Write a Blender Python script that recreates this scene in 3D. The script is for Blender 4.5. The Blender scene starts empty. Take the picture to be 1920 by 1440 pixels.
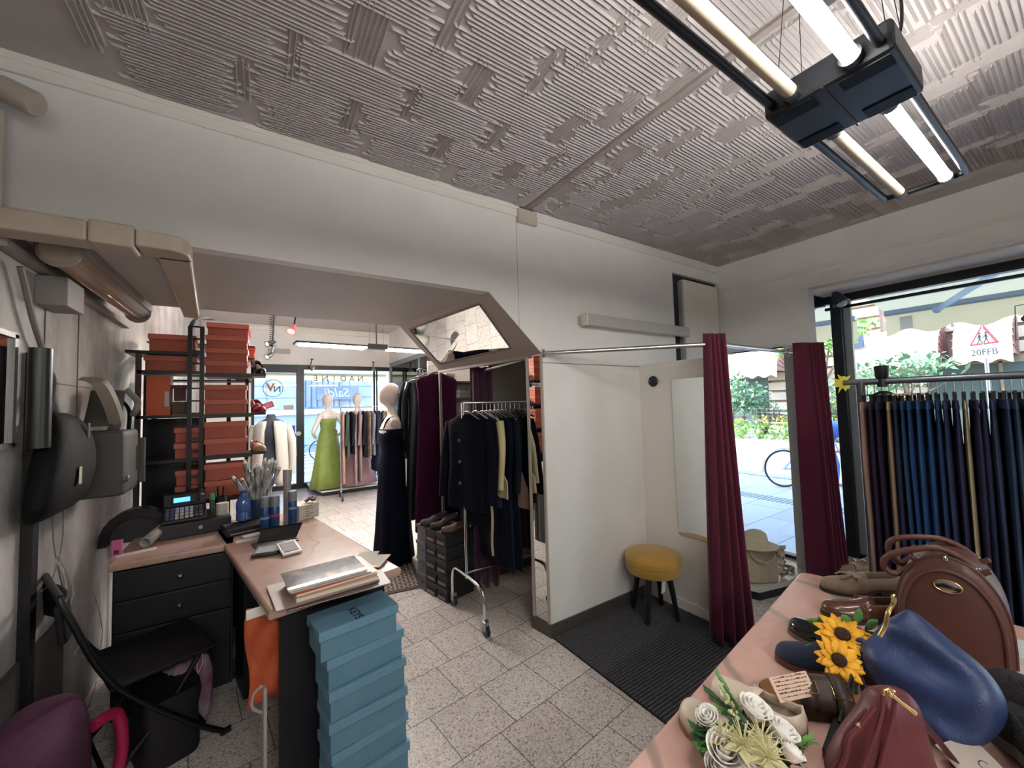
import bpy, math, random
from mathutils import Vector, Matrix, Euler, noise
V = Vector
R = math.radians
PI = math.pi
rnd = random.Random(7)
scene = bpy.context.scene
COL = scene.collection

# ------------------------------------------------------------------ camera
CAM_LOC = V((0, 0, 1.6))
YAW, PITCH, ROLL, FPX = R(33.24), R(2.85), R(-1.63), 735.0
_fw = V((math.sin(YAW) * math.cos(PITCH), math.cos(YAW) * math.cos(PITCH), math.sin(PITCH)))
_r0 = V((math.cos(YAW), -math.sin(YAW), 0))
_u0 = _r0.cross(_fw)
_rt = math.cos(ROLL) * _r0 + math.sin(ROLL) * _u0
_up = -math.sin(ROLL) * _r0 + math.cos(ROLL) * _u0
cd = bpy.data.cameras.new('camera')
cam = bpy.data.objects.new('camera', cd)
COL.objects.link(cam)
cam.matrix_world = Matrix(((_rt.x, _up.x, -_fw.x, CAM_LOC.x), (_rt.y, _up.y, -_fw.y, CAM_LOC.y), (_rt.z, _up.z, -_fw.z, CAM_LOC.z), (0, 0, 0, 1)))
cd.sensor_fit = 'HORIZONTAL'
cd.sensor_width = 36
cd.lens = 36 * FPX / 1920
cd.clip_start = 0.02
cd.clip_end = 300
scene.camera = cam


def at(px, py, ax, val):
    """the point of the plane ax = val that the photograph shows at pixel px, py"""
    d = _rt * (px - 960) - _up * (py - 720) + _fw * FPX
    i = 'XYZ'.index(ax)
    return CAM_LOC + d * ((val - CAM_LOC[i]) / d[i])


# ------------------------------------------------------------------ materials
def lin(h):
    h = h.lstrip('#')
    c = [int(h[i:i + 2], 16) / 255 for i in (0, 2, 4)]
    return tuple(x / 12.92 if x <= .04045 else ((x + .055) / 1.055) ** 2.4 for x in c) + (1,)


MATS = {}


def mat(key, hexc=None, rough=.6, metal=0, var=0, vs=8, bump=0, bs=60, spec=None, sheen=0, coat=0, hex2=None, stretch=None, detail=3, emit=None, es=0, trans=0, alpha=None, dist=.01):
    if key in MATS:
        return MATS[key]
    m = bpy.data.materials.new(key)
    m.use_nodes = True
    nt = m.node_tree
    b = nt.nodes['Principled BSDF']
    c = lin(hexc)
    b.inputs['Base Color'].default_value = c
    b.inputs['Roughness'].default_value = rough
    b.inputs['Metallic'].default_value = metal
    if spec is not None:
        b.inputs['Specular IOR Level'].default_value = spec
    if sheen:
        b.inputs['Sheen Weight'].default_value = sheen
    if coat:
        b.inputs['Coat Weight'].default_value = coat
    if trans:
        b.inputs['Transmission Weight'].default_value = trans
    if emit:
        b.inputs['Emission Color'].default_value = lin(emit)
        b.inputs['Emission Strength'].default_value = es
    if var or hex2 or bump:
        tc = nt.nodes.new('ShaderNodeTexCoord')
        src = tc.outputs['Object']
        if stretch:
            mp = nt.nodes.new('ShaderNodeMapping')
            mp.inputs['Scale'].default_value = stretch
            nt.links.new(src, mp.inputs['Vector'])
            src = mp.outputs['Vector']
    if var or hex2:
        n = nt.nodes.new('ShaderNodeTexNoise')
        n.inputs['Scale'].default_value = vs
        n.inputs['Detail'].default_value = detail
        nt.links.new(src, n.inputs['Vector'])
        r = nt.nodes.new('ShaderNodeValToRGB')
        if hex2:
            a, d = c, lin(hex2)
        else:
            a = tuple(x * (1 - var) for x in c[:3]) + (1,)
            d = tuple(min(1, x * (1 + var)) for x in c[:3]) + (1,)
        r.color_ramp.elements[0].position = .35
        r.color_ramp.elements[1].position = .65
        r.color_ramp.elements[0].color = a
        r.color_ramp.elements[1].color = d
        nt.links.new(n.outputs['Fac'], r.inputs['Fac'])
        nt.links.new(r.outputs['Color'], b.inputs['Base Color'])
    if bump:
        n = nt.nodes.new('ShaderNodeTexNoise')
        n.inputs['Scale'].default_value = bs
        n.inputs['Detail'].default_value = 2
        nt.links.new(src, n.inputs['Vector'])
        bp = nt.nodes.new('ShaderNodeBump')
        bp.inputs['Strength'].default_value = bump
        bp.inputs['Distance'].default_value = dist
        nt.links.new(n.outputs['Fac'], bp.inputs['Height'])
        nt.links.new(bp.outputs['Normal'], b.inputs['Normal'])
    MATS[key] = m
    return m


def nodes_mat(key, fn):
    if key in MATS:
        return MATS[key]
    m = bpy.data.materials.new(key)
    m.use_nodes = True
    fn(m.node_tree, m.node_tree.nodes['Principled BSDF'])
    MATS[key] = m
    return m


def glass_mat(key, tint='ffffff', mixr=.08):
    if key in MATS:
        return MATS[key]
    m = bpy.data.materials.new(key)
    m.use_nodes = True
    nt = m.node_tree
    nt.nodes.clear()
    o = nt.nodes.new('ShaderNodeOutputMaterial')
    t = nt.nodes.new('ShaderNodeBsdfTransparent')
    t.inputs['Color'].default_value = lin(tint)
    g = nt.nodes.new('ShaderNodeBsdfGlossy')
    g.inputs['Roughness'].default_value = .02
    lw = nt.nodes.new('ShaderNodeFresnel')
    lw.inputs['IOR'].default_value = 1.4
    mx = nt.nodes.new('ShaderNodeMixShader')
    nt.links.new(lw.outputs['Fac'], mx.inputs['Fac'])
    nt.links.new(t.outputs[0], mx.inputs[1])
    nt.links.new(g.outputs[0], mx.inputs[2])
    nt.links.new(mx.outputs[0], o.inputs['Surface'])
    MATS[key] = m
    return m


# ------------------------------------------------------------------ mesh building
def basis(d):
    d = V(d).normalized()
    a = V((0, 0, 1)) if abs(d.z) < .9 else V((1, 0, 0))
    u = a.cross(d).normalized()
    return u, d.cross(u), d


class MB:
    def __init__(self, M=None):
        self.v, self.f, self.M = [], [], M

    def add(self, vs, fs):
        b = len(self.v)
        M = self.M
        self.v += [(M @ V(p)) if M else V(p) for p in vs]
        self.f += [tuple(b + i for i in q) for q in fs]
        return self

    def box(self, x0, x1, y0, y1, z0, z1):
        return self.add([(x0, y0, z0), (x1, y0, z0), (x1, y1, z0), (x0, y1, z0), (x0, y0, z1), (x1, y0, z1), (x1, y1, z1), (x0, y1, z1)],
                        [(0, 3, 2, 1), (4, 5, 6, 7), (0, 1, 5, 4), (1, 2, 6, 5), (2, 3, 7, 6), (3, 0, 4, 7)])

    def obox(self, c, s, rot=(0, 0, 0)):
        E = Euler(rot).to_matrix()
        c = V(c)
        vs = []
        for z in (-.5, .5):
            for x, y in ((-.5, -.5), (.5, -.5), (.5, .5), (-.5, .5)):
                vs.append(c + E @ V((x * s[0], y * s[1], z * s[2])))
        return self.add(vs, [(0, 3, 2, 1), (4, 5, 6, 7), (0, 1, 5, 4), (1, 2, 6, 5), (2, 3, 7, 6), (3, 0, 4, 7)])

    def bar(self, a, b, w, h, up=(0, 0, 1)):
        a, b = V(a), V(b)
        d = (b - a).normalized()
        u = d.cross(V(up))
        u = u.normalized() if u.length > 1e-6 else basis(d)[0]
        w2 = u * w / 2
        h2 = u.cross(d) * h / 2
        vs = [a - w2 - h2, a + w2 - h2, a + w2 + h2, a - w2 + h2, b - w2 - h2, b + w2 - h2, b + w2 + h2, b - w2 + h2]
        return self.add(vs, [(0, 3, 2, 1), (4, 5, 6, 7), (0, 1, 5, 4), (1, 2, 6, 5), (2, 3, 7, 6), (3, 0, 4, 7)])

    def tube(self, pts, r, n=8, closed=False, cap=True, flat=1.0, up=None):
        pts = [V(p) for p in pts]
        N = len(pts)
        rs = r if isinstance(r, (list, tuple)) else [r] * N
        vs, fs = [], []
        pu = None
        for i, p in enumerate(pts):
            if closed:
                d = pts[(i + 1) % N] - pts[i - 1]
            else:
                d = pts[min(i + 1, N - 1)] - pts[max(i - 1, 0)]
            d = d.normalized() if d.length > 1e-9 else V((0, 0, 1))
            if pu is None:
                u = V(up).cross(d).normalized() if up else basis(d)[0]
            else:
                u = (pu - d * pu.dot(d))
                u = u.normalized() if u.length > 1e-6 else basis(d)[0]
            pu = u
            w = d.cross(u)
            for k in range(n):
                t = 2 * PI * k / n
                vs.append(p + (u * math.cos(t) + w * (math.sin(t) * flat)) * rs[i])
        for i in range(N if closed else N - 1):
            j = (i + 1) % N
            for k in range(n):
                l = (k + 1) % n
                fs.append((i * n + k, i * n + l, j * n + l, j * n + k))
        if cap and not closed:
            fs.append(tuple(reversed(range(n))))
            fs.append(tuple((N - 1) * n + k for k in range(n)))
        return self.add(vs, fs)

    def rod(self, a, b, r, n=10):
        return self.tube([a, b], r, n)

    def lathe(self, prof, n=20, c=(0, 0, 0), ax=None, sx=1, sy=1):
        c = V(c)
        if ax is None:
            u, w, d = V((1, 0, 0)), V((0, 1, 0)), V((0, 0, 1))
        else:
            u, w, d = basis(ax)
        vs, fs = [], []
        for r, z in prof:
            for k in range(n):
                t = 2 * PI * k / n
                vs.append(c + u * (r * sx * math.cos(t)) + w * (r * sy * math.sin(t)) + d * z)
        for i in range(len(prof) - 1):
            for k in range(n):
                l = (k + 1) % n
                fs.append((i * n + k, i * n + l, (i + 1) * n + l, (i + 1) * n + k))
        if prof[0][0] > 1e-5:
            fs.append(tuple(reversed(range(n))))
        if prof[-1][0] > 1e-5:
            fs.append(tuple((len(prof) - 1) * n + k for k in range(n)))
        return self.add(vs, fs)

    def ell(self, c, r, n=14, m=9, rot=None):
        E = Euler(rot).to_matrix() if rot else Matrix.Identity(3)
        c = V(c)
        r = (r, r, r) if not isinstance(r, (tuple, list)) else r
        vs, fs = [], []
        for i in range(m + 1):
            a = PI * i / m
            for k in range(n):
                t = 2 * PI * k / n
                vs.append(c + E @ V((r[0] * math.sin(a) * math.cos(t), r[1] * math.sin(a) * math.sin(t), -r[2] * math.cos(a))))
        for i in range(m):
            for k in range(n):
                l = (k + 1) % n
                fs.append((i * n + k, i * n + l, (i + 1) * n + l, (i + 1) * n + k))
        return self.add(vs, fs)

    def prism(self, poly, t0, t1, fn):
        """poly of 2D points, fn(u, v, t) -> 3D point"""
        n = len(poly)
        vs = [fn(u, v, t0) for u, v in poly] + [fn(u, v, t1) for u, v in poly]
        fs = [tuple(reversed(range(n))), tuple(range(n, 2 * n))]
        fs += [(k, (k + 1) % n, n + (k + 1) % n, n + k) for k in range(n)]
        return self.add(vs, fs)

    def loft(self, rings, caps=True, closed=True):
        n = len(rings[0])
        vs = [p for r in rings for p in r]
        fs = []
        for i in range(len(rings) - 1):
            for k in range(n if closed else n - 1):
                l = (k + 1) % n
                fs.append((i * n + k, i * n + l, (i + 1) * n + l, (i + 1) * n + k))
        if caps and closed:
            fs.append(tuple(reversed(range(n))))
            fs.append(tuple((len(rings) - 1) * n + k for k in range(n)))
        return self.add(vs, fs)

    def grid(self, fn, nu, nv):
        vs = [fn(i / nu, j / nv) for i in range(nu + 1) for j in range(nv + 1)]
        fs = [(i * (nv + 1) + j, (i + 1) * (nv + 1) + j, (i + 1) * (nv + 1) + j + 1, i * (nv + 1) + j + 1) for i in range(nu) for j in range(nv)]
        return self.add(vs, fs)

    def quad(self, a, b, c, d):
        return self.add([a, b, c, d], [(0, 1, 2, 3)])

    def build(self, name, m, parent=None, smooth=False, bevel=0, sub=0, solid=0, ang=40, seg=2, weld=False):
        me = bpy.data.meshes.new(name)
        me.from_pydata([tuple(p) for p in self.v], [], self.f)
        me.validate()
        import bmesh
        bm = bmesh.new()
        bm.from_mesh(me)
        if weld:
            bmesh.ops.remove_doubles(bm, verts=bm.verts, dist=1e-5)
        bmesh.ops.recalc_face_normals(bm, faces=bm.faces)
        bm.to_mesh(me)
        bm.free()
        if smooth:
            me.shade_smooth()
            if ang < 180:
                me.set_sharp_from_angle(angle=R(ang))
        me.materials.append(m)
        o = bpy.data.objects.new(name, me)
        COL.objects.link(o)
        if parent:
            o.parent = parent
        if solid:
            s = o.modifiers.new('solid', 'SOLIDIFY')
            s.thickness = solid
            s.offset = 0
        if bevel:
            b = o.modifiers.new('bevel', 'BEVEL')
            b.width = bevel
            b.segments = seg
            b.limit_method = 'ANGLE'
            b.angle_limit = R(35)
            b.harden_normals = False
        if sub:
            s = o.modifiers.new('sub', 'SUBSURF')
            s.levels = s.render_levels = sub
        return o


def tag(o, label, cat, group=None, kind=None):
    o['label'] = label
    o['category'] = cat
    if group:
        o['group'] = group
    if kind:
        o['kind'] = kind
    return o


def thing(name, label, cat, loc=(0, 0, 0), rz=0, group=None):
    o = bpy.data.objects.new(name, None)
    COL.objects.link(o)
    o.empty_display_size = .05
    o.location = loc
    o.rotation_euler = (0, 0, rz)
    return tag(o, label, cat, group)


def struct(o):
    o['kind'] = 'structure'
    return o


def dup(root, loc=None, rz=None, label=None, group=None, rot=None):
    r = root.copy()
    COL.objects.link(r)
    if loc is not None:
        r.location = loc
    if rz is not None:
        r.rotation_euler = (0, 0, rz)
    if rot is not None:
        r.rotation_euler = rot
    if label:
        r['label'] = label
    if group:
        r['group'] = group
    for ch in list(root.children):
        c = ch.copy()
        COL.objects.link(c)
        c.parent = r
        for g in ch.children:
            d = g.copy()
            COL.objects.link(d)
            d.parent = c
    return r


def recolor(root, mp):
    """give the parts of a copied thing another material: mp maps part stem -> material"""
    for o in [root] + list(root.children) + [g for c in root.children for g in c.children]:
        st = o.name.split('.')[0]
        if st in mp and o.type == 'MESH':
            o.data = o.data.copy()
            o.data.materials[0] = mp[st]


def text(name, body, size, m, parent, mw, ext=.001, space=1.0, align='CENTER', shear=0, bold=0):
    cu = bpy.data.curves.new(name, 'FONT')
    cu.body = body
    cu.size = size
    cu.extrude = ext
    cu.offset = bold
    cu.shear = shear
    cu.space_character = space
    cu.align_x = align
    cu.align_y = 'CENTER'
    cu.materials.append(m)
    t = bpy.data.objects.new('tmp', cu)
    COL.objects.link(t)
    dg = bpy.context.evaluated_depsgraph_get()
    me = bpy.data.meshes.new_from_object(t.evaluated_get(dg))
    me.name = name
    bpy.data.objects.remove(t)
    bpy.data.curves.remove(cu)
    me.transform(mw)
    o = bpy.data.objects.new(name, me)
    COL.objects.link(o)
    if parent:
        o.parent = parent
    return o


def frame(o, x, y, z):
    """matrix with axes x, y (z = normal) at origin o"""
    x = V(x).normalized()
    z = V(z).normalized()
    y = z.cross(x)
    return Matrix(((x.x, y.x, z.x, o[0]), (x.y, y.y, z.y, o[1]), (x.z, y.z, z.z, o[2]), (0, 0, 0, 1)))


ORD = ['first', 'second', 'third', 'fourth', 'fifth', 'sixth', 'seventh', 'eighth', 'ninth', 'tenth', 'eleventh', 'twelfth', 'thirteenth', 'fourteenth', 'fifteenth',
       'sixteenth', 'seventeenth', 'eighteenth', 'nineteenth', 'twentieth', 'twenty-first', 'twenty-second', 'twenty-third', 'twenty-fourth', 'twenty-fifth', 'twenty-sixth', 'twenty-seventh', 'twenty-eighth']


def spline(pts, n=8):
    """Catmull-Rom through pts"""
    pts = [V(p) for p in pts]
    out = []
    for i in range(len(pts) - 1):
        p0, p1, p2, p3 = pts[max(i - 1, 0)], pts[i], pts[i + 1], pts[min(i + 2, len(pts) - 1)]
        for k in range(n):
            t = k / n
            out.append(.5 * ((2 * p1) + (p2 - p0) * t + (2 * p0 - 5 * p1 + 4 * p2 - p3) * t * t + (3 * p1 - p0 - 3 * p2 + p3) * t ** 3))
    out.append(pts[-1])
    return out


def fbm(x, y=0, z=0):
    return noise.noise(V((x, y, z)))


# palette
WHITE = mat('white_paint', 'e6e4e1', .55, var=.03, vs=3, bump=.05, bs=120)
WHITE2 = mat('white_panel', 'e4e0d8', .45, var=.02, vs=2)
GREYTRIM = mat('grey_trim', 'a1978f', .5)
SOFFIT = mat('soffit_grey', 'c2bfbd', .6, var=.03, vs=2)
MIRROR = mat('mirror', 'e6eae8', .015, 1)
BLACK = mat('black_paint', '0c0c0f', .45)
BLACKM = mat('black_metal', '0f1012', .4, .2)
DKFRAME = mat('dark_frame', '23272c', .35, .4)
CHROME = mat('chrome', 'd0d2d4', .12, 1)
STEEL = mat('steel', '9fa1a2', .3, .9)
GOLD = mat('gold', 'e3c98a', .2, 1)
CREAM = mat('cream_plastic', 'c3b9a8', .4, var=.03)
NAVY = mat('navy_board', '0b0f17', .5)
PAPER = mat('paper', 'e8e4dc', .7)
GRANITE = mat('granite', '3a3735', .4, hex2='5a5550', vs=120, detail=2)
MARBLE_W = mat('white_stone', 'c9c4ba', .3, var=.06, vs=5)
GLASS = glass_mat('window_glass', 'f4f8f8')


def sring(c, ux, uy, a, b, p=4, n=24):
    """superellipse ring round c in the plane of ux, uy"""
    c, ux, uy = V(c), V(ux), V(uy)
    out = []
    for k in range(n):
        t = 2 * PI * (k + .5) / n
        x, y = math.cos(t), math.sin(t)
        out.append(c + ux * (a * math.copysign(abs(x) ** (2 / p), x)) + uy * (b * math.copysign(abs(y) ** (2 / p), y)))
    return out


def lay(name, label, cat, pl, pr, group=None):
    """a thing whose base front edge runs from pl to pr; local x along it, y away from the viewer"""
    pl, pr = V(pl), V(pr)
    d = pr - pl
    return thing(name, label, cat, (pl + pr) / 2, math.atan2(d.y, d.x), group), d.length


def shoe_outline(u, W):
    """half width of a shoe at u = 0 heel .. 1 toe"""
    pts = [(0, 0), (.02, .45), (.07, .66), (.18, .74), (.4, .72), (.58, .9), (.72, 1), (.85, .9), (.94, .64), (.985, .34), (1, 0)]
    for (a, x), (b, y) in zip(pts, pts[1:]):
        if u <= b:
            t = (u - a) / (b - a)
            t = t * t * (3 - 2 * t) if a > .05 and b < .94 else t
            return (x + (y - x) * t) * W / 2
    return 0


US = [0, .008, .03, .07, .12, .2, .3, .4, .5, .58, .66, .74, .82, .88, .93, .965, .985, .996, 1]


def shoe(name, label, loc, rz, upper, sole, lining, L=.27, W=.095, heel=.022, rim=.062, vamp=.62, hgt=.06, group=None, sole_t=.012, open_to=.60, point=1.0, toe_h=.035, tilt=0):
    o = thing(name, label, 'shoe', loc, rz, group)
    lift = lambda u: heel * max(0, min(1, (.62 - u) / .3)) + .004 * max(0, u - .75) / .25
    mb = MB()
    rings = []
    for u in US:
        w = shoe_outline(u, W) * 1.06 + 1e-4
        z = lift(u)
        x = (u - .5) * L * 1.02
        rings.append([V((x, -w, z)), V((x, w, z)), V((x, w, z + sole_t)), V((x, -w, z + sole_t))])
    mb.loft(rings)
    so_ = mb.build('sole', sole, o, smooth=True, ang=50)
    if heel > .008:
        mb = MB()
        rings = []
        hw = .3 if heel < .05 else .12
        for u in [.01, .04, .1, hw * .8, hw]:
            w = shoe_outline(u, W) * 1.0
            x = (u - .5) * L
            rings.append([V((x * (1 if heel < .05 else 1) , -w, 0)), V((x, w, 0)), V((x, w, heel + .004)), V((x, -w, heel + .004))])
        mb.loft(rings)
        mb.build('heel', sole, o)
    # quarters: wall from one side round the heel to the other
    path = [u for u in US if u <= open_to]
    pts = [(u, -1) for u in reversed(path)] + [(u, 1) for u in path[1:]]
    mb = MB()
    rows = []
    for u, s in pts:
        w = shoe_outline(u, W)
        x = (u - .5) * L
        z = lift(u) + sole_t * .8
        h = rim * (1 - .25 * math.sin(PI * min(1, u / open_to))) if u > .1 else rim
        lean = .72 + .2 * (1 - u)
        if u > .45:
            h = h + (hgt - h) * ((u - .45) / max(.01, open_to - .45)) * .6
        rows.append([V((x, s * w, z)), V((x - .0, s * w * 1.02, z + h * .4)), V((x + (.006 if u < .05 else 0), s * w * lean, z + h))])
    mb.loft(rows, caps=False, closed=False)
    mb.build('quarters', upper, o, smooth=True, solid=.004, ang=180)
    # vamp: closed dome over the toes
    v0 = open_to - .12
    mb = MB()
    us = [v0 + (1 - v0) * (1 - (1 - k / 14) ** 1.6) for k in range(15)]
    rows = []
    for u in us:
        w = shoe_outline(min(u, .999), W)
        x = (u - .5) * L
        z = lift(u) + sole_t * .8
        t = (u - v0) / (1 - v0)
        h = (hgt * (1 - t) + toe_h * t) * (1 if t < .8 else math.sqrt(max(0, 1 - ((t - .8) / .2) ** 2)) * .85 + .15)
        row = []
        for k in range(13):
            a = PI * k / 12
            row.append(V((x - (.012 * math.sin(a) if t < .05 else 0), -math.cos(a) * w, z + h * math.sin(a) ** .7)))
        rows.append(row)
    mb.loft(rows, caps=False, closed=False)
    mb.build('vamp', upper, o, smooth=True, solid=.003, ang=180)
    mb = MB()
    rows = []
    for u in [.02, .06, .12, .25, .4, .55, open_to + .05]:
        w = shoe_outline(u, W) * .93
        x = (u - .5) * L
        z = lift(u) + sole_t + .004
        rows.append([V((x, -w, z)), V((x, w, z))])
    mb.loft(rows, caps=False, closed=False)
    mb.build('insole', lining, o)
    return o
# ------------------------------------------------------------------ room shell
H = 2.96
YM = 2.18          # face of the main wall
XL, XW = -.8, 4.03
YF = 9.14          # front wall of the far room
TROT = R(6.6)      # the floor tiles are laid a little askew


def _floor(nt, b):
    tc = nt.nodes.new('ShaderNodeTexCoord')
    mp = nt.nodes.new('ShaderNodeMapping')
    mp.vector_type = 'TEXTURE'
    mp.inputs['Location'].default_value = (1.069 + .318 * 0, 2.052, 0)
    mp.inputs['Rotation'].default_value = (0, 0, TROT)
    nt.links.new(tc.outputs['Object'], mp.inputs['Vector'])
    br = nt.nodes.new('ShaderNodeTexBrick')
    br.offset = .32
    br.offset_frequency = 2
    br.inputs['Scale'].default_value = 1
    br.inputs['Mortar Size'].default_value = .0028
    br.inputs['Mortar Smooth'].default_value = .1
    br.inputs['Brick Width'].default_value = .318
    br.inputs['Row Height'].default_value = .318
    br.inputs['Color1'].default_value = (1, 1, 1, 1)
    br.inputs['Color2'].default_value = (.86, .84, .84, 1)
    br.inputs['Mortar'].default_value = (.32, .30, .30, 1)
    nt.links.new(mp.outputs['Vector'], br.inputs['Vector'])
    vo = nt.nodes.new('ShaderNodeTexVoronoi')
    vo.inputs['Scale'].default_value = 150
    nt.links.new(tc.outputs['Object'], vo.inputs['Vector'])
    rp = nt.nodes.new('ShaderNodeValToRGB')
    e = rp.color_ramp.elements
    e[0].position, e[0].color = .0, lin('8a837d')
    e[1].position, e[1].color = .25, lin('c6beb8')
    x = e.new(.7)
    x.color = lin('d4cdc7')
    x = e.new(.9)
    x.color = lin('e0dbd6')
    sep = nt.nodes.new('ShaderNodeSeparateColor')
    nt.links.new(vo.outputs['Color'], sep.inputs['Color'])
    nt.links.new(sep.outputs[0], rp.inputs['Fac'])
    mx = nt.nodes.new('ShaderNodeMix')
    mx.data_type = 'RGBA'
    mx.blend_type = 'MULTIPLY'
    mx.inputs['Factor'].default_value = 1
    nt.links.new(rp.outputs['Color'], mx.inputs['A'])
    nt.links.new(br.outputs['Color'], mx.inputs['B'])
    nt.links.new(mx.outputs['Result'], b.inputs['Base Color'])
    b.inputs['Roughness'].default_value = .26
    bp = nt.nodes.new('ShaderNodeBump')
    bp.inputs['Strength'].default_value = .3
    bp.inputs['Distance'].default_value = .002
    bp.invert = True
    nt.links.new(br.outputs['Fac'], bp.inputs['Height'])
    nt.links.new(bp.outputs['Normal'], b.inputs['Normal'])


FLOOR = nodes_mat('terrazzo', _floor)
struct(MB().box(XL - .1, 4.5, -2.7, YF + .2, -.12, 0).build('floor', FLOOR))

# textured plaster ceiling: raked ridges in a basket pattern, one module repeated
CEIL = mat('ceiling_plaster', 'b4adab', .75, var=.05, vs=6, bump=.15, bs=150)


def seg(mb, p, q):
    t = (q - p).normalized()
    s = V((-t.y, t.x, 0)) * .0056
    dz = V((0, 0, -.0105))
    m0, m1 = p + t * .012 + dz, q - t * .012 + dz
    up = V((0, 0, .001))
    mb.add([p - s + up, p + s + up, q + s + up, q - s + up, m0, m1], [(0, 1, 4), (1, 2, 5, 4), (2, 3, 5), (3, 0, 4, 5)])


def ceiling():
    mb = MB()
    mb.box(XL - .1, XW + .1, -2.7, YM + .05, H, H + .1)
    r = random.Random(3)
    ridges = []
    y = -1.75
    row = 0
    while y < YM:
        hgt = r.uniform(.17, .25)
        x = XL - r.uniform(0, .3)
        while x < XW:
            w = r.uniform(.26, .42)
            k = y + .006
            while k < y + hgt - .004:
                ridges.append((x - r.uniform(-.02, .05), k, x + w + r.uniform(-.05, .04), k + r.uniform(-.004, .004)))
                k += r.uniform(.0155, .0205)
            x += w
            vw = r.choice((.06, .08, .1, .13))
            v0, v1 = y - r.uniform(-.02, .07), y + hgt + r.uniform(-.02, .07)
            k = x + .006
            while k < x + vw:
                ridges.append((k, v0 + r.uniform(-.02, .03), k + r.uniform(-.003, .003), v1 + r.uniform(-.03, .02)))
                k += r.uniform(.016, .023)
            x += vw + .004
            if r.random() < .3:
                x += r.uniform(.0, .05)
        y += hgt
        row += 1
    for (a, b_, c, d) in ridges:
        p, q = V((a, b_, H)), V((c, d, H))
        if min(p.x, q.x) < XL or max(p.x, q.x) > XW - .01 or max(p.y, q.y) > YM - .02 or min(p.y, q.y) < -1.7:
            continue
        if abs(p.x - 1.58) < .03 or abs(q.x - 1.58) < .03 or min(p.x, q.x) < 1.58 < max(p.x, q.x):
            if abs(p.x - q.x) < .05:
                continue
            for (m, n_) in ((min(p.x, q.x), 1.555), (1.605, max(p.x, q.x))):
                if n_ - m > .05:
                    seg(mb, V((m, p.y, H)), V((n_, q.y, H)))
            continue
        seg(mb, p, q)
    return mb


struct(ceiling().build('ceiling', CEIL))
# flat batten across the ceiling that covers the joint of the boards
struct(MB().box(1.565, 1.595, -2.6, YM, H - .012, H).build('trim_ceiling', mat('batten', '9d918c', .6, var=.1, vs=20)))


def _soot(nt, b):
    tc = nt.nodes.new('ShaderNodeTexCoord')
    mp = nt.nodes.new('ShaderNodeMapping')
    mp.inputs['Scale'].default_value = (1, 1.5, .8)
    nt.links.new(tc.outputs['Object'], mp.inputs['Vector'])
    n = nt.nodes.new('ShaderNodeTexNoise')
    n.inputs['Scale'].default_value = 2.2
    n.inputs['Detail'].default_value = 7
    n.inputs['Roughness'].default_value = .6
    nt.links.new(mp.outputs['Vector'], n.inputs['Vector'])
    r = nt.nodes.new('ShaderNodeValToRGB')
    r.color_ramp.elements[0].position, r.color_ramp.elements[0].color = .3, lin('77726f')
    r.color_ramp.elements[1].position, r.color_ramp.elements[1].color = .62, lin('b9b4b1')
    nt.links.new(n.outputs['Fac'], r.inputs['Fac'])
    nt.links.new(r.outputs['Color'], b.inputs['Base Color'])
    b.inputs['Roughness'].default_value = .55


SOOT = nodes_mat('stained_wall', _soot)
struct(MB().box(XL - .1, XL, -2.7, YF + .1, 0, 3.4).build('wall_left', SOOT))
struct(MB().box(XL - .1, XW + .3, -2.7, -2.6, 0, 3.0).build('wall_back', WHITE))

# main wall with the chamfered opening
mb = MB()
fn = lambda u, v, t: (u, t, v)
mb.prism([(XL, H), (XL, 2.33), (1.27, 2.33), (1.69, 1.945), (1.69, 0), (3.25, 0), (3.25, 2.78), (XW, 2.78), (XW, H)], YM, YM + .07, fn)
struct(mb.build('wall_main', WHITE))
# deep soffit over the passage
struct(MB().prism([(XL, YM + .07), (1.26, YM + .07), (1.086, 3.5), (XL, 3.5)], 2.33, H + .3, lambda u, v, t: (u, v, t)).build('ceiling_soffit', SOFFIT))
# chamfer block and its mirror
A0, A1 = V((1.27, YM + .006, 2.33)), V((1.69, YM + .006, 1.945))
B0, B1 = V((1.086, 3.5, 2.337)), V((1.475, 3.5, 1.933))
up = V((.1, 0, .12))
struct(MB().loft([[A0, A1, A1 + up, A0 + up], [B0, B1, B1 + up, B0 + up]]).build('wall_chamfer', GREYTRIM))


def bil(u, v, off=0):
    p = (A0 * (1 - u) + A1 * u) * (1 - v) + (B0 * (1 - u) + B1 * u) * v
    return p + V((-.68, 0, -.73)) * off


mm = thing('slanted_mirror', 'slanted mirror panel under the chamfered corner of the passage opening', 'mirror', bil(.5, .5))
inv = Matrix.Translation(-mm.location)
mb = MB(inv)
mb.quad(bil(.1, .12, .004), bil(.82, .17, .004), bil(.86, .93, .004), bil(.12, .92, .004))
mb.build('glass', MIRROR, mm)
mb = MB(inv)
ed = [bil(.1, .12, .004), bil(.82, .17, .004), bil(.86, .93, .004), bil(.12, .92, .004)]
for k in range(4):
    mb.bar(ed[k], ed[(k + 1) % 4], .012, .01, up=(-.68, 0, -.73))
mb.build('frame', mat('mirror_edge', '6d6663', .4, .3), mm)

# brown metal posts and top rail framing the alcove opening
FR = mat('brown_metal', '857c78', .4, .3)
struct(MB().bar(B1 + V((0, 0, -.01)), V((1.485, 3.5, 0)), .022, .022, up=(1, 0, 0)).build('trim_post', FR))
struct(MB().bar(B1 + V((-.004, 0, -.01)), A1 + V((-.004, .1, -.01)), .03, .022).build('trim_rail', FR))
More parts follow.
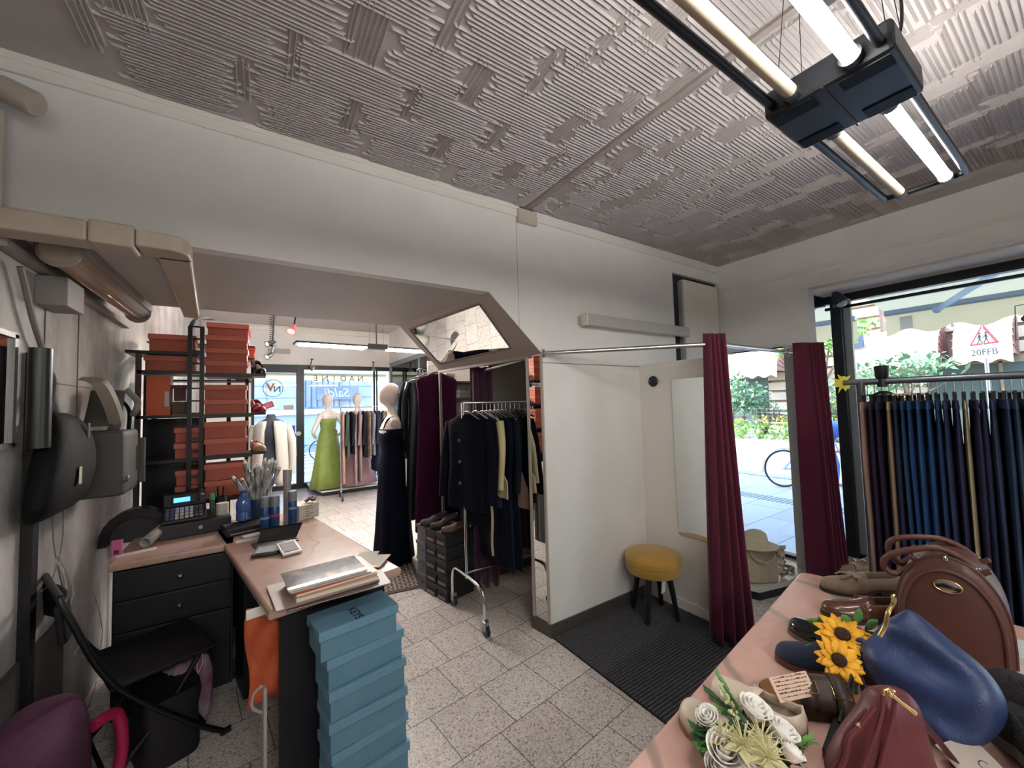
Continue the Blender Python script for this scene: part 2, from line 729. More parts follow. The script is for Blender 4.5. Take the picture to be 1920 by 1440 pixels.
# narrow angled mirror on the end of the wall, with its frame
p0, p1 = V((1.69, YM, 0)), V((1.67, 2.35, 0))
jm = thing('narrow_mirror', 'tall narrow mirror strip on the angled end of the white wall', 'mirror', (p0 + p1) / 2)
inv = Matrix.Translation(-jm.location)
nrm = V((-(p1 - p0).y, (p1 - p0).x, 0)).normalized() * -1
if nrm.x > 0:
    nrm = -nrm
z0, z1 = .09, 1.935
d = (p1 - p0)
MB(inv).quad(p0 + d * .12 + nrm * .003 + V((0, 0, z0)), p0 + d * .84 + nrm * .003 + V((0, 0, z0)), p0 + d * .84 + nrm * .003 + V((0, 0, z1)), p0 + d * .12 + nrm * .003 + V((0, 0, z1))).build('glass', MIRROR, jm)
mb = MB(inv)
for k in (.05, .92):
    q = p0 + d * k
    mb.bar(q + nrm * .004 + V((0, 0, z0)), q + nrm * .004 + V((0, 0, z1)), .02, .012, up=nrm)
mb.build('frame', mat('mirror_frame', 'b3a99f', .4), jm)
struct(MB().prism([(1.69, YM + .001), (1.671, 2.35), (1.75, 2.35), (1.75, YM + .07)], 0, 1.95, lambda u, v, t: (u, v, t)).build('wall_jamb', WHITE2))
struct(MB().prism([(1.694, YM - .012), (1.683, YM - .01), (1.658, 2.352), (1.672, 2.352), (1.70, YM + .01)], 0, .088, lambda u, v, t: (u, v, t)).build('baseboard_jamb', GRANITE))
struct(MB().box(1.692, 2.72, YM - .012, YM, 0, .088).build('baseboard_main', GRANITE))
# seams in the panelling
LINE = mat('seam_line', '6f6a64', .6)
struct(MB().box(1.69, 2.72, YM - .0015, YM, 1.879, 1.884).build('trim_1', LINE))
struct(MB().box(1.499, 1.502, YM - .001, YM, 2.12, H - .06).build('trim_2', mat('seam_pale', '9c9a95', .6)))
# cornice strips under the ceiling, with the boxed joint below the batten
mb = MB()
mb.box(XL, 1.52, YM - .015, YM, H - .075, H)
mb.box(XL, 1.52, YM - .022, YM, H - .03, H)
struct(mb.build('trim_cornice', WHITE2, bevel=.003))
struct(MB().box(1.64, XW, YM - .015, YM, H - .075, H).build('trim_cornice_right', WHITE2, bevel=.003))
tag(MB().box(1.50, 1.66, YM - .035, YM, H - .115, H - .02).build('cable_joint_box', CREAM, bevel=.004), 'small cream joint box where the ceiling batten meets the wall', 'junction box')

# alcove behind the main wall
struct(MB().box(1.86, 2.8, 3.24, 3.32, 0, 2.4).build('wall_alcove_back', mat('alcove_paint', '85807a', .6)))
struct(MB().box(2.72, 2.8, YM + .07, 3.24, 0, 2.4).build('wall_alcove_side', WHITE2))
struct(MB().box(1.5, 2.8, YM + .07, 3.5, 2.36, 2.42).build('ceiling_alcove', SOFFIT))
struct(MB().box(1.862, 2.72, 3.228, 3.24, 0, .08).build('baseboard_alcove', GRANITE))

# recessed service door high in the corner
dr = struct(thing('door_1', 'white door leaf in a dark recess beside the window wall', 'door', (3.64, YM, 0)))
inv = Matrix.Translation(-dr.location)
MB(inv).box(3.25, XW, YM + .035, YM + .07, 0, 2.78).build('door_recess', mat('dark_recess', '262b33', .6), dr)
MB(inv).box(3.40, 3.985, YM - .012, YM + .035, .1, 2.735).build('door_leaf', WHITE2, dr, bevel=.004)
MB(inv).box(3.375, 3.398, YM - .002, YM + .035, .1, 2.72).build('door_edge', mat('door_edge', 'a9a7a4', .5), dr)

# fitting-cabin back panel
struct(MB().box(2.72, 2.78, 1.585, YM, 0, 1.895).build('wall_cabin_panel', WHITE2, bevel=.003))
struct(MB().box(2.712, 2.72, 1.59, YM, 0, .08).build('baseboard_cabin', WHITE2))
struct(MB().box(2.7175, 2.72, 1.86, 1.864, .59, 1.75).build('trim_3', LINE))

# window wall of this room: pier over the small display window, big opening beyond
mb = MB()
mb.box(XW, XW + .12, 1.40, YM + .1, 2.05, H)
mb.box(XW, XW + .12, -2.6, 1.40, 2.535, H)
mb.box(XW, XW + .015, 2.125, YM + .1, 0, 2.05)
struct(mb.build('wall_window_side', WHITE))
struct(MB().box(XW - .03, XW + .3, 1.475, 1.605, 0, 2.05).build('wall_pier', mat('pier_grey', 'b4b6b4', .35)))
struct(MB().box(XW + .12, XW + .62, -2.6, 2.75, 2.5, 2.56).build('ceiling_window_niche', WHITE))
struct(MB().box(XW - .012, XW, -2.6, YM, 2.675, 2.705).build('trim_wall_rail', WHITE2, bevel=.003))
struct(MB().box(XW - .01, XW, -2.6, 1.40, 2.53, 2.55).build('trim_opening', WHITE2))
tag(MB().box(XW - .006, XW, 1.17, 1.30, 2.57, 2.64).build('cover_plate', WHITE2, bevel=.002), 'blank white cover plate on the beam above the window corner', 'cover plate')

# shop-window frames and glass on the street side
XG = 4.42
struct(MB().box(XW - .02, 4.6, -2.6, 1.42, -.12, .16).build('window_plinth', MARBLE_W))
w1 = struct(thing('window_1', 'tall shop window with dark metal frame facing the street', 'window', (XG, 0, 0)))
inv = Matrix.Translation(-w1.location)
mb = MB(inv)
mb.box(XG, XG + .07, -2.6, 1.42, 2.43, 2.52)
mb.box(XG + .02, XG + .05, -2.6, 1.42, 2.375, 2.40)
mb.box(XG, XG + .08, -2.6, 1.42, .16, .2)
mb.box(XG, XG + .08, 1.42, 2.75, -.1, .03)
mb.build('window_frame', DKFRAME, w1)
MB(inv).box(XG - .01, XG + .08, 1.285, 1.375, .16, 2.5).build('mullion', DKFRAME, w1, bevel=.012)
MB(inv).box(XG + .02, XG + .06, 1.235, 1.285, .16, 2.44).build('mullion_cover', mat('pale_metal', '9ba3a8', .35, .5), w1)
MB(inv).box(XG + .03, XG + .036, -2.6, 1.24, .2, 2.43).build('pane', GLASS, w1)
MB(inv).box(XG + .03, XG + .036, 1.37, 2.75, .03, 2.5).build('pane', GLASS, w1)
mb = MB(inv)
mb.prism([(1.42, 2.5), (1.62, 2.5), (1.62, 2.25), (1.605, 2.25), (1.56, 2.38), (1.49, 2.42), (1.42, 2.42)], XG, XG + .05, lambda u, v, t: (t, u, v))
mb.build('corner_bracket', DKFRAME, w1)
struct(MB().box(XW - .05, XW, YM + .07, 2.8, 0, H).build('wall_window_return', WHITE))
# header of the small display window
struct(MB().box(XW + .12, XG + .06, 1.42, 2.75, 2.5, H).build('wall_window_head', WHITE))
struct(MB().box(XW - .05, XG + .08, 2.75, 2.85, 0, H).build('wall_window_end', WHITE))
struct(MB().box(XW - .01, XW + .12, 1.60, 2.12, 2.05, 2.075).build('trim_window_track', mat('track_white', 'd6d6d4', .3), bevel=.003))

# ------------------------------------------------------------------ far room
H2 = 3.31
CEIL2 = mat('far_ceiling', 'c9bfbb', .7, var=.03)
struct(MB().box(XL - .1, 4.2, 3.5, YF + .2, H2, H2 + .1).build('ceiling_far', CEIL2))
struct(MB().box(XL, 1.086, 3.5, 3.56, 2.345, H2).build('wall_far_lintel', WHITE))
struct(MB().box(1.0, 2.8, 3.5, 3.56, 2.34, H2).build('wall_far_over_alcove', WHITE))
mb = MB()
mb.box(XL, -.07, YF, YF + .12, 0, H2)
mb.box(-.07, 2.62, YF, YF + .12, 2.52, H2)
struct(mb.build('wall_front', WHITE))
struct(MB().box(XL, 2.6, YF - .05, YF, H2 - .12, H2 - .04).build('trim_far_cornice', WHITE2))
struct(MB().box(-.07, 2.6, YF - .03, YF, 2.52, 2.56).build('trim_far_head', WHITE2))
mb = MB()
mb.box(2.6, 2.7, 3.9, YF + .12, 2.62, H2)
mb.box(2.6, 2.7, 3.32, 6.3, 0, 2.62)
struct(mb.build('wall_far_right', WHITE))
struct(MB().box(2.58, 2.6, 5.2, YF, 2.60, 2.66).build('trim_far_side', WHITE2))
w2 = struct(thing('window_2', 'glazed shop front of the far room with dark frame posts', 'window', (1.6, YF, 0)))
inv = Matrix.Translation(-w2.location)
mb = MB(inv)
mb.box(-.07, 2.6, YF, YF + .08, 2.43, 2.52)
mb.box(.70, .84, YF - .02, YF + .08, 0, 2.52)
mb.box(.84, 2.6, YF, YF + .08, 0, .1)
mb.box(2.24, 2.275, YF, YF + .06, .1, 2.43)
mb.box(2.30, 2.33, YF, YF + .06, .1, 2.43)
mb.build('window_frame', DKFRAME, w2)
MB(inv).box(.84, 2.58, YF + .03, YF + .036, .1, 2.43).build('pane', GLASS, w2)
d2 = struct(thing('door_2', 'glass entrance door of the far room with dark frame', 'door', (.3, YF, 0)))
inv = Matrix.Translation(-d2.location)
mb = MB(inv)
mb.box(-.07, -.02, YF, YF + .07, 0, 2.43)
mb.box(-.02, .70, YF, YF + .07, 2.36, 2.43)
mb.box(-.02, .70, YF, YF + .07, 0, .1)
mb.build('door_frame', DKFRAME, d2)
MB(inv).box(-.02, .70, YF + .03, YF + .036, .1, 2.36).build('pane', GLASS, d2)
w3 = struct(thing('window_3', 'side shop window of the far room beyond the coats', 'window', (2.64, 7.7, 0)))
inv = Matrix.Translation(-w3.location)
mb = MB(inv)
mb.box(2.6, 2.66, 6.3, YF, 2.52, 2.62)
mb.box(2.6, 2.66, 6.3, YF, 0, .1)
mb.box(2.6, 2.66, YF - .05, YF + .08, 0, 2.52)
mb.box(2.61, 2.65, 7.2, 7.24, .1, 2.52)
mb.build('window_frame', mat('grey_frame', '8b9694', .4, .3), w3)
MB(inv).box(2.625, 2.631, 6.3, YF, .1, 2.52).build('pane', GLASS, w3)
LAMP, LAMPF = 17.0, 85.0
# ------------------------------------------------------------------ lamps
TUBE_ON = mat('tube_lit', 'ffffff', .4, emit='fdfbf6', es=LAMP)
TUBE_OFF = mat('tube_unlit', 'a39380', .5, spec=.2)
lamp = thing('suspended_tube_lamp', 'black suspended lamp with two lit and two unlit fluorescent tubes', 'lamp', (1.486, .40, 2.5))
mb = MB()
mb.box(-.145, .145, -.152, .152, -.03, .055)
mb.build('housing', mat('lamp_black', '1c1e22', .4, .2), lamp, bevel=.012)
for sy in (-1, 1):
    mb = MB()
    for i in range(13):
        x = -.13 + i * .0045
        mb.box(x, x + .002, sy * .085 - .055, sy * .085 + .055, -.034, -.029)
    mb.build('cooling_fins', BLACKM, lamp)
    mb = MB()
    for i in range(13):
        x = .13 - i * .0045
        mb.box(x - .002, x, sy * .085 - .055, sy * .085 + .055, -.034, -.029)
    mb.build('cooling_fins', BLACKM, lamp)

MB().box(-.145, .145, -.003, .003, -.033, -.029).build('centre_seam', BLACK, lamp)
for sx in (-1, 1):
    L = .97
    pts = spline([(sx * .14, -.125, 0), (sx * .5, -.125, 0), (sx * (L - .05), -.125, 0), (sx * (L - .012), -.112, 0), (sx * L, -.08, 0)], 6) + \
        spline([(sx * L, .08, 0), (sx * (L - .012), .112, 0), (sx * (L - .05), .125, 0), (sx * .5, .125, 0), (sx * .14, .125, 0)], 6)
    MB().tube(pts, .0125, 10).build('side_rail', BLACKM, lamp, smooth=True)
    for sy, m in ((-.07, TUBE_ON), (.07, TUBE_OFF)):
        t = MB().rod((sx * .165, sy, -.002), (sx * .93, sy, -.002), .019, 16).build('lit_tube' if m is TUBE_ON else 'unlit_tube', m, lamp, smooth=True)
        MB().rod((sx * .14, sy, -.002), (sx * .17, sy, -.002), .026, 14).build('socket', BLACK, lamp, smooth=True)
        MB().rod((sx * .925, sy, -.002), (sx * .955, sy, -.002), .024, 14).build('socket', BLACK, lamp, smooth=True)
for x, y in ((-.1, -.13), (.1, -.13), (-.1, .13), (.1, .13)):
    MB().rod((x, y, .05), (x * .5, y * .8 , .455), .0012, 5).build('wire', BLACK, lamp)
mb = MB()
mb.box(-.16, .16, -.1, .1, .43, .46)
mb.box(-.07, .07, -.07, .07, .40, .43)
mb.build('ceiling_canopy', mat('canopy', '4a4340', .5), lamp, bevel=.01)
MB().tube(spline([(-.05, 0, .40), (.02, -.12, .33), (.06, -.13, .15), (.03, -.08, .05)]), .004, 6).build('cord', BLACK, lamp, smooth=True)

fill_lamp = dup(lamp, (-.1, -1.35, 2.5), 0, 'added unseen copy of the suspended tube lamp, filling the room with light')  # unseen lamp copy, added behind the camera to even out the light
recolor(fill_lamp, {'lit_tube': mat('tube_fill_back', 'ffffff', .4, emit='fdfbf6', es=60)})

# batten with ribbed clear cover under the soffit, close to the stained wall
RIB = mat('ribbed_diffuser', 'b9a892', .15, coat=.6, spec=.8)
c0, c1 = at(112, 478, 'Z', 2.26), at(258, 590, 'Z', 2.26)
bl = thing('ribbed_batten_lamp', 'unlit batten lamp with yellowed ribbed cover under the grey soffit', 'lamp', c0 * .5 + c1 * .5 + V((0, 0, .02)))
inv = Matrix.Translation(-bl.location)
d = (c1 - c0).normalized()
rings = []
for i in range(2):
    p = (c0, c1)[i]
    ring = []
    for k in range(49):
        t = PI * k / 48
        r_ = .06 + (.007 if k % 2 else 0)
        ring.append(p + V((math.cos(t) * r_, 0, -math.sin(t) * r_ * .75 + .02)))
    rings.append(ring)
MB(inv).loft(rings).build('ribbed_cover', RIB, bl)
mb = MB(inv)
mb.bar(c0 + V((0, 0, .045)), c1 + V((0, 0, .045)), .15, .05)
mb.bar(c0 + V((0, 0, .065)), c1 + V((0, 0, .065)), .06, .06)
mb.build('batten_body', mat('batten_grey', '948d87', .4), bl, bevel=.006)
for p, s in ((c0, -1), (c1, 1)):
    MB(inv).lathe([(.066, 0), (.066, .012), (.05, .03), (0, .032)], 20, p + V((0, 0, .012)), d * s).build('end_cap', mat('cap_clear', 'a6998c', .2), bl, smooth=True)

# flat wall lamp above the cabin rod
wl = thing('wall_batten_lamp', 'long white batten lamp on the white wall above the curtain rod', 'lamp', (2.70, YM, 2.21))
MB().box(-.64, .64, -.085, -.03, -.04, .045).build('diffuser', mat('diffuser', 'b9b5af', .4), wl, bevel=.006)
MB().box(-.66, .66, -.032, 0, -.03, .03).build('back_plate', CREAM, wl)
for s in (-1, 1):
    MB().box(s * .645 - .006, s * .645 + .006, -.088, -.03, -.043, .048).build('end_cap', WHITE2, wl)

# two suspended tubes in the far room
fl = thing('far_tube_lamp', 'black suspended lamp with long lit tubes in the far room', 'lamp', at(706, 652, 'Y', 5.0), R(4))
MB().box(-.13, .13, -.06, .06, -.02, .04).build('housing', BLACKM, fl, bevel=.008)
for sx in (-1, 1):
    for y in (-.05, .05):
        MB().rod((sx * .14, y, -.01), (sx * .86, y, -.01), .018, 12).build('lit_tube', mat('tube_far', 'ffffff', .4, emit='fff8f0', es=LAMPF), fl, smooth=True)
    mb = MB()
    mb.rod((sx * .12, -.1, 0), (sx * .9, -.1, 0), .012, 8)
    mb.rod((sx * .12, .1, 0), (sx * .9, .1, 0), .012, 8)
    mb.rod((sx * .9, -.1, 0), (sx * .9, .1, 0), .012, 8)
    mb.build('side_rail', BLACKM, fl, smooth=True)
hz = H2 - fl.location.z
MB().rod((0, 0, .03), (0, 0, hz), .009, 8).build('stem', BLACKM, fl)
MB().lathe([(.02, hz - .14), (.03, hz - .06), (.09, hz - .03), (.09, hz)], 16).build('canopy', BLACKM, fl, smooth=True)
for x in (-.09, .09):
    MB().rod((x, 0, .04), (x * .8, 0, hz - .03), .0012, 5).build('wire', BLACK, fl)

# spot lamps on the far room's ceiling and window heads


def spot(name, p_top, p_head, aim, label, m, cone=.045, lit=True, group=None):
    o = thing(name, label, 'spotlight', p_top, 0, group)
    q = V(p_head) - V(p_top)
    MB().rod((0, 0, 0), q, .009, 8).build('arm', BLACKM, o)
    MB().lathe([(.03, -.012), (.03, .004)], 14).build('ceiling_plate', BLACKM, o)
    a = V(aim).normalized()
    MB().lathe([(.014, -.03), (.02, 0), (cone, .085), (cone * .9, .085), (.018, .01)], 16, q, a).build('shade', m, o, smooth=True)
    MB().ell(q + a * .06, cone * .62).build('bulb', mat('bulb_lit', 'ffffff', .3, emit='ffe9d0', es=6) if lit else mat('bulb_off', 'd8d8d4', .2), o, smooth=True)
    return o


p = at(555, 596, 'Y', 4.6)
spot('ceiling_spotlight', (p.x, p.y, p.z + .02), at(551, 612, 'Y', 4.6), (-.35, -.5, -.8), 'red spotlight hanging below the grey soffit edge', mat('red_shade', 'a52a30', .35))
p = at(514, 590, 'Y', 5.2)
spot('ceiling_spotlight', (p.x, p.y, p.z), at(512, 642, 'Y', 5.2), (-.6, -.4, -.3), 'black spotlight on a long coiled cord, upper of the pair', BLACKM, .035)
mb = MB()
hx = [V((math.cos(k * .9) * .018, math.sin(k * .9) * .018, -k * .0035)) for k in range(90)]
tag(mb.tube([p + V((-.03, 0, 0)) + q for q in hx], .003, 5).build('coiled_cable', BLACK, smooth=True), 'black coiled cord beside the hanging spotlights', 'cord')
spot('ceiling_spotlight', at(512, 648, 'Y', 5.2), at(510, 664, 'Y', 5.2), (-.5, -.4, -.4), 'black spotlight on a long coiled cord, lower of the pair', BLACKM, .032)
p = at(585, 676, 'Y', YF - .12)
spot('window_spotlight', (p.x, p.y, p.z + .03), at(582, 686, 'Y', YF - .12), (.55, -.3, -.6), 'grey spotlight under the window head of the far room', STEEL, .07, False)
p = at(700, 681, 'Y', YF - .15)
spot('window_spotlight', (p.x, p.y, p.z + .03), at(700, 688, 'Y', YF - .15), (0, -.1, -1), 'grey spotlight beside the double window post of the far room', STEEL, .06, False)
sp = thing('corner_spotlight', 'grey clip spotlight at the top corner of the street window', 'spotlight', at(1566, 533, 'X', 4.28))
MB().lathe([(.09, 0), (.1, .008), (.1, .014), (0, .016)], 24).build('base_disc', DKFRAME, sp, smooth=True)
MB().rod((0, 0, 0), (-.005, 0, -.1), .014, 10).build('arm', DKFRAME, sp, smooth=True)
a = V((.02, -.42, -.9)).normalized()
MB().lathe([(.016, -.03), (.035, 0), (.062, .09), (.055, .09), (.03, .02)], 18, (-.005, 0, -.1), a).build('shade', mat('spot_grey', '3c4650', .3, .5), sp, smooth=True)
MB().ell(V((-.005, 0, -.1)) + a * .075, .045).build('bulb', mat('bulb_glass', 'c4cdd2', .1), sp, smooth=True)
tag(MB().box(2.11, 2.2, YF - .012, YF, 2.86, 2.96).build('alarm_box', WHITE2, bevel=.006), 'small white alarm box on the far wall above the window', 'alarm')
q0, q1 = at(502, 653, 'Y', YF), at(544, 664, 'Y', YF)
tag(MB().box(q0.x, q1.x, YF - .03, YF, q1.z, q0.z).build('emergency_lamp', mat('plate', 'a8a29b', .4), bevel=.01), 'flat cream emergency lamp on the wall above the entrance', 'lamp')

# ------------------------------------------------------------------ the street outside


def _paving(nt, b):
    tc = nt.nodes.new('ShaderNodeTexCoord')
    br = nt.nodes.new('ShaderNodeTexBrick')
    br.inputs['Scale'].default_value = 1
    br.inputs['Brick Width'].default_value = 1.1
    br.inputs['Row Height'].default_value = .55
    br.inputs['Mortar Size'].default_value = .008
    br.inputs['Color1'].default_value = lin('a5abb0')
    br.inputs['Color2'].default_value = lin('9299a0')
    br.inputs['Mortar'].default_value = lin('6a7077')
    nt.links.new(tc.outputs['Object'], br.inputs['Vector'])
    n = nt.nodes.new('ShaderNodeTexNoise')
    n.inputs['Scale'].default_value = 40
    nt.links.new(tc.outputs['Object'], n.inputs['Vector'])
    mx = nt.nodes.new('ShaderNodeMix')
    mx.data_type = 'RGBA'
    mx.blend_type = 'OVERLAY'
    mx.inputs['Factor'].default_value = .35
    nt.links.new(br.outputs['Color'], mx.inputs['A'])
    nt.links.new(n.outputs['Fac'], mx.inputs['B'])
    nt.links.new(mx.outputs['Result'], b.inputs['Base Color'])
    b.inputs['Roughness'].default_value = .55


PAVE = nodes_mat('granite_paving', _paving)
ASPH = mat('asphalt', '8d9092', .8, var=.08, vs=30)
struct(MB().box(4.6, 9.2, -20, 9.3, -.3, -.1).build('street_pavement', PAVE))
struct(MB().box(9.2, 15.6, -20, 40, -.34, -.12).build('street_road', ASPH))
struct(MB().box(9.05, 9.2, -20, 9.3, -.3, -.085).build('street_kerb', mat('kerb', '8f949a', .6)))
struct(MB().box(15.6, 40, -20, 40, -.3, -.06).build('street_far_pavement', mat('far_pave', '989690', .7, var=.06)))
struct(MB().box(-10, 9.2, 9.3, 12.0, -.3, -.1).build('street_front_pavement', PAVE))
struct(MB().box(-10, 9.2, 12.0, 40, -.34, -.12).build('street_front_road', ASPH))
for k in range(6):
    struct(MB().box(-1.5, 3.6, 12.3 + k * .95, 12.8 + k * .95, -.121, -.116).build('street_crossing', mat('road_paint', 'd9d9d6', .7)))
# drainage grate strips in the pavement
mb = MB()
for i in range(60):
    y = .5 + i * .07
    mb.box(7.0, 7.35, y, y + .035, -.1, -.096)
tag(mb.build('drain_grate', mat('grate', '60666c', .5)), 'dark drain grate set in the pavement near the bicycle', 'grate')
# upper floors of this building: they cast its shadow on the pavement
struct(MB().box(-6, 4.62, -14, 9.3, 3.45, 4.9).build('exterior_upper_floors', mat('render', 'b8b0a4', .8)))

# houses opposite (right-hand street): banded stone front
STONE = mat('pale_stone', 'bca892', .8, var=.06, vs=1.5)
STONE2 = mat('rose_stone', '9c8070', .8, var=.06, vs=1.5)
hs = struct(thing('exterior_stone_house', 'pale banded stone house across the street', 'house', (22, 2, 0)))
inv = Matrix.Translation(-hs.location)
mb = MB(inv)
mb.box(22.2, 30, -14, 16, -.1, 14)
mb.build('wall', STONE2, hs)
mb = MB(inv)
k = 0
z = 2.9
while z < 12:
    for (y0, y1) in ((-14, -8.2), (-6.2, -1.3), (1.0, 3.0), (5.2, 9.0), (11, 16)):
        mb.box(22, 22.25, y0, y1, z, z + .38)
    z += .5
z = -.1
while z < 2.9:
    for (y0, y1) in ((-8.7, -7.9), (-4.6, -3.8), (-.7, .3), (3.9, 5.0), (8.7, 9.6), (13.5, 14.2)):
        mb.box(22, 22.25, y0, y1, z, z + .38)
    z += .5
mb.build('stone_bands', STONE, hs)
for y0, y1 in ((-7.9, -4.6), (-3.8, -.7), (.3, 3.9), (5.0, 8.7), (9.6, 13.5)):
    f = MB(inv).box(22.1, 22.22, y0, y1, -.1, 2.7).build('shop_window', mat('shop_dark', '4d5550', .15), hs)
    MB(inv).box(22.05, 22.12, y0, y1, 2.55, 2.8).build('lintel', mat('shop_wood', '7d6a54', .6), f)
    MB(inv).box(22.05, 22.12, (y0 + y1) / 2 - .05, (y0 + y1) / 2 + .05, -.1, 2.6).build('mullion', mat('shop_wood'), f)
for y0, y1 in ((-8, -6.4), (-1.1, .8), (3.2, 5.0), (9.2, 10.8)):
    f = MB(inv).box(22.12, 22.22, y0, y1, 4.0, 6.6).build('window', mat('upper_glass', '9aa3b5', .2), hs)
    MB(inv).box(21.9, 22.2, y0 - .1, y1 + .1, 3.85, 4.0).build('sill', STONE, f)
AWN = mat('awning_cream', 'bcae90', .8, var=.03, vs=4)
AWNR = mat('awning_rib', 'a87a70', .8)


def dutch_awning(px0, px1, label):
    p0, p1 = at(px0, 665, 'X', 20.8), at(px1, 665, 'X', 20.8)
    y0, y1 = min(p0.y, p1.y), max(p0.y, p1.y)
    o = thing('shop_awning', label, 'awning', (22, (y0 + y1) / 2, 2.9), 0, 'awnings on the house opposite')
    hw = (y1 - y0) / 2
    arc = [V((-1.5 * math.sin(a), 0, 1.35 * math.cos(a) - .1)) for a in [k * PI / 2 / 7 for k in range(8)]]
    mb = MB()
    mb.loft([[q + V((0, -hw, 0)) for q in arc], [q + V((0, hw, 0)) for q in arc]], caps=False, closed=False)
    mb.build('canopy', AWN, o, smooth=True)
    for s in (-1, 1):
        mb = MB()
        mb.add([V((0, s * hw, -.1))] + [q + V((0, s * hw, 0)) for q in arc], [(0, k + 1, k + 2) for k in range(7)])
        e = mb.build('end_fan', AWNR, o)
        mb = MB()
        for q in arc:
            mb.bar(V((0, s * (hw + .01), -.1)), q + V((0, s * (hw + .01), 0)), .04, .03)
        mb.build('rib', mat('awning_line', '8b6e68', .8), e)
    mb = MB()
    n = 40
    for k in range(n):
        ya, yb = -hw + 2 * hw * k / n, -hw + 2 * hw * (k + 1) / n
        f_ = lambda y: -.35 - .06 * math.cos((y + hw) * 2 * PI / .55)
        mb.quad(V((-1.5, ya, -.1)), V((-1.5, yb, -.1)), V((-1.5, yb, f_(yb))), V((-1.5, ya, f_(ya))))
    mb.build('valance', AWN, o)
    return o


dutch_awning(1604, 1762, 'cream rounded awning across the street above the trouser rail')
dutch_awning(1790, 1902, 'cream rounded awning across the street behind the warning sign')
dutch_awning(1352, 1460, 'cream rounded awning across the street seen through the display window')
g = thing('hanging_shop_sign', 'dark blue shop sign with white italic letters across the street', 'sign', at(1592, 634, 'X', 20.5))
MB().box(-.04, .04, -.45, .45, -.42, .42).build('board', mat('sign_navy', '2a3550', .5), g)
text('lettering', 'ic', .55, mat('sign_white', 'c4c8cc', .5), g, frame((-.05, 0, .0), (0, -1, 0), (0, 0, 1), (-1, 0, 0)), shear=.3)

# awnings on this shop front, seen from below
AWNU = mat('awning_cloth', 'cdbf9e', .8, var=.02, vs=6)
nt_ = AWNU.node_tree
b_ = nt_.nodes['Principled BSDF']
mix_ = nt_.nodes.new('ShaderNodeMixShader')
tr_ = nt_.nodes.new('ShaderNodeBsdfTranslucent')
tr_.inputs['Color'].default_value = lin('d0bf98')
mix_.inputs['Fac'].default_value = .5
out_ = nt_.nodes['Material Output']
nt_.links.new(b_.outputs[0], mix_.inputs[1])
nt_.links.new(tr_.outputs[0], mix_.inputs[2])
nt_.links.new(mix_.outputs[0], out_.inputs['Surface'])
ALU = mat('awning_bar', '8e9aa8', .4, .5)


def own_awning(y0, y1, label, arm, x1=6.0, z1=2.5):
    o = thing('shop_awning', label, 'awning', (4.65, (y0 + y1) / 2, 2.75), 0)
    inv = Matrix.Translation(-o.location)
    MB(inv).quad((4.66, y0, 2.75), (4.66, y1, 2.75), (x1, y1, z1 + .02), (x1, y0, z1 + .02)).build('cloth', AWNU, o)
    MB(inv).bar((x1, y0, z1), (x1, y1, z1), .07, .06).build('front_bar', ALU, o, bevel=.01)
    mb = MB(inv)
    n = 90
    f_ = lambda y: z1 - .23 - .035 * math.cos((y1 - y) * 2 * PI / .36)
    for k in range(n):
        a, b = y0 + (y1 - y0) * k / n, y0 + (y1 - y0) * (k + 1) / n
        mb.quad((x1 + .03, a, z1 - .02), (x1 + .03, b, z1 - .02), (x1 + .03, b, f_(b)), (x1 + .03, a, f_(a)))
    mb.build('valance', AWNU, o)
    mb = MB(inv)
    for a, b in arm:
        mb.bar(a, b, .03, .045)
        mb.ell(b, .035, 10, 6)
    mb.build('folding_arm', mat('arm_blue', '9fb2c8', .4, .3), o)
    MB(inv).box(x1 + .026, x1 + .034, y1 - .22, y1 - .12, z1 - .2, z1 - .06).build('care_label', WHITE2, o)


own_awning(-4.5, 1.37, 'cream shop awning over the street window seen from below', [((4.8, .36, 2.56), (5.95, .95, 2.45))])
own_awning(1.62, 4.2, 'cream neighbouring awning seen through the narrow corner pane', [((4.8, 3.2, 2.56), (5.95, 2.2, 2.45))])

# warning sign with plate on a pole
sg = thing('warning_sign', 'red bordered triangular children warning sign with plate on a pole', 'traffic sign', (at(1848, 660, 'X', 13.8).x, at(1848, 660, 'X', 13.8).y, -.1), R(-32))
zt, zb = at(1848, 607, 'X', 13.8).z + .1, at(1848, 646, 'X', 13.8).z + .1
zc = (zt + zb) / 2
hh = (zt - zb)
face = lambda r_, x: [V((x, -r_ * .577 * hh * 1.03, zb + (1 - r_) * hh * .33)), V((x, r_ * .577 * hh * 1.03, zb + (1 - r_) * hh * .33)), V((x, 0, zt - (1 - r_) * hh * .66))]
mb = MB()
mb.loft([face(1, -.03), face(1, -.01)])
mb.build('border', mat('sign_red', 'c8202a', .4), sg)
mb = MB()
mb.loft([face(.74, -.036), face(.74, -.029)])
mb.build('panel', mat('sign_white'), sg)
mb = MB()
for s in (-1, 1):
    c = V((-.04, s * .06, zb + hh * .2))
    mb.ell(c + V((0, 0, .17)), (.004, .025, .025), 8, 6)
    mb.bar(c + V((0, 0, .03)), c + V((0, 0, .14)), .004, .04, up=(0, 1, 0))
    mb.bar(c + V((0, 0, .04)), c + V((0, -.05, -.06)), .004, .018, up=(0, 1, 0))
    mb.bar(c + V((0, 0, .04)), c + V((0, .05, -.06)), .004, .018, up=(0, 1, 0))
    mb.bar(c + V((0, 0, .12)), c + V((0, -.06, .06)), .004, .014, up=(0, 1, 0))
    mb.bar(c + V((0, 0, .12)), c + V((0, .06, .07)), .004, .014, up=(0, 1, 0))
mb.build('pictogram', BLACK, sg)
za, zb2 = at(1848, 649, 'X', 13.8).z + .1, at(1848, 672, 'X', 13.8).z + .1
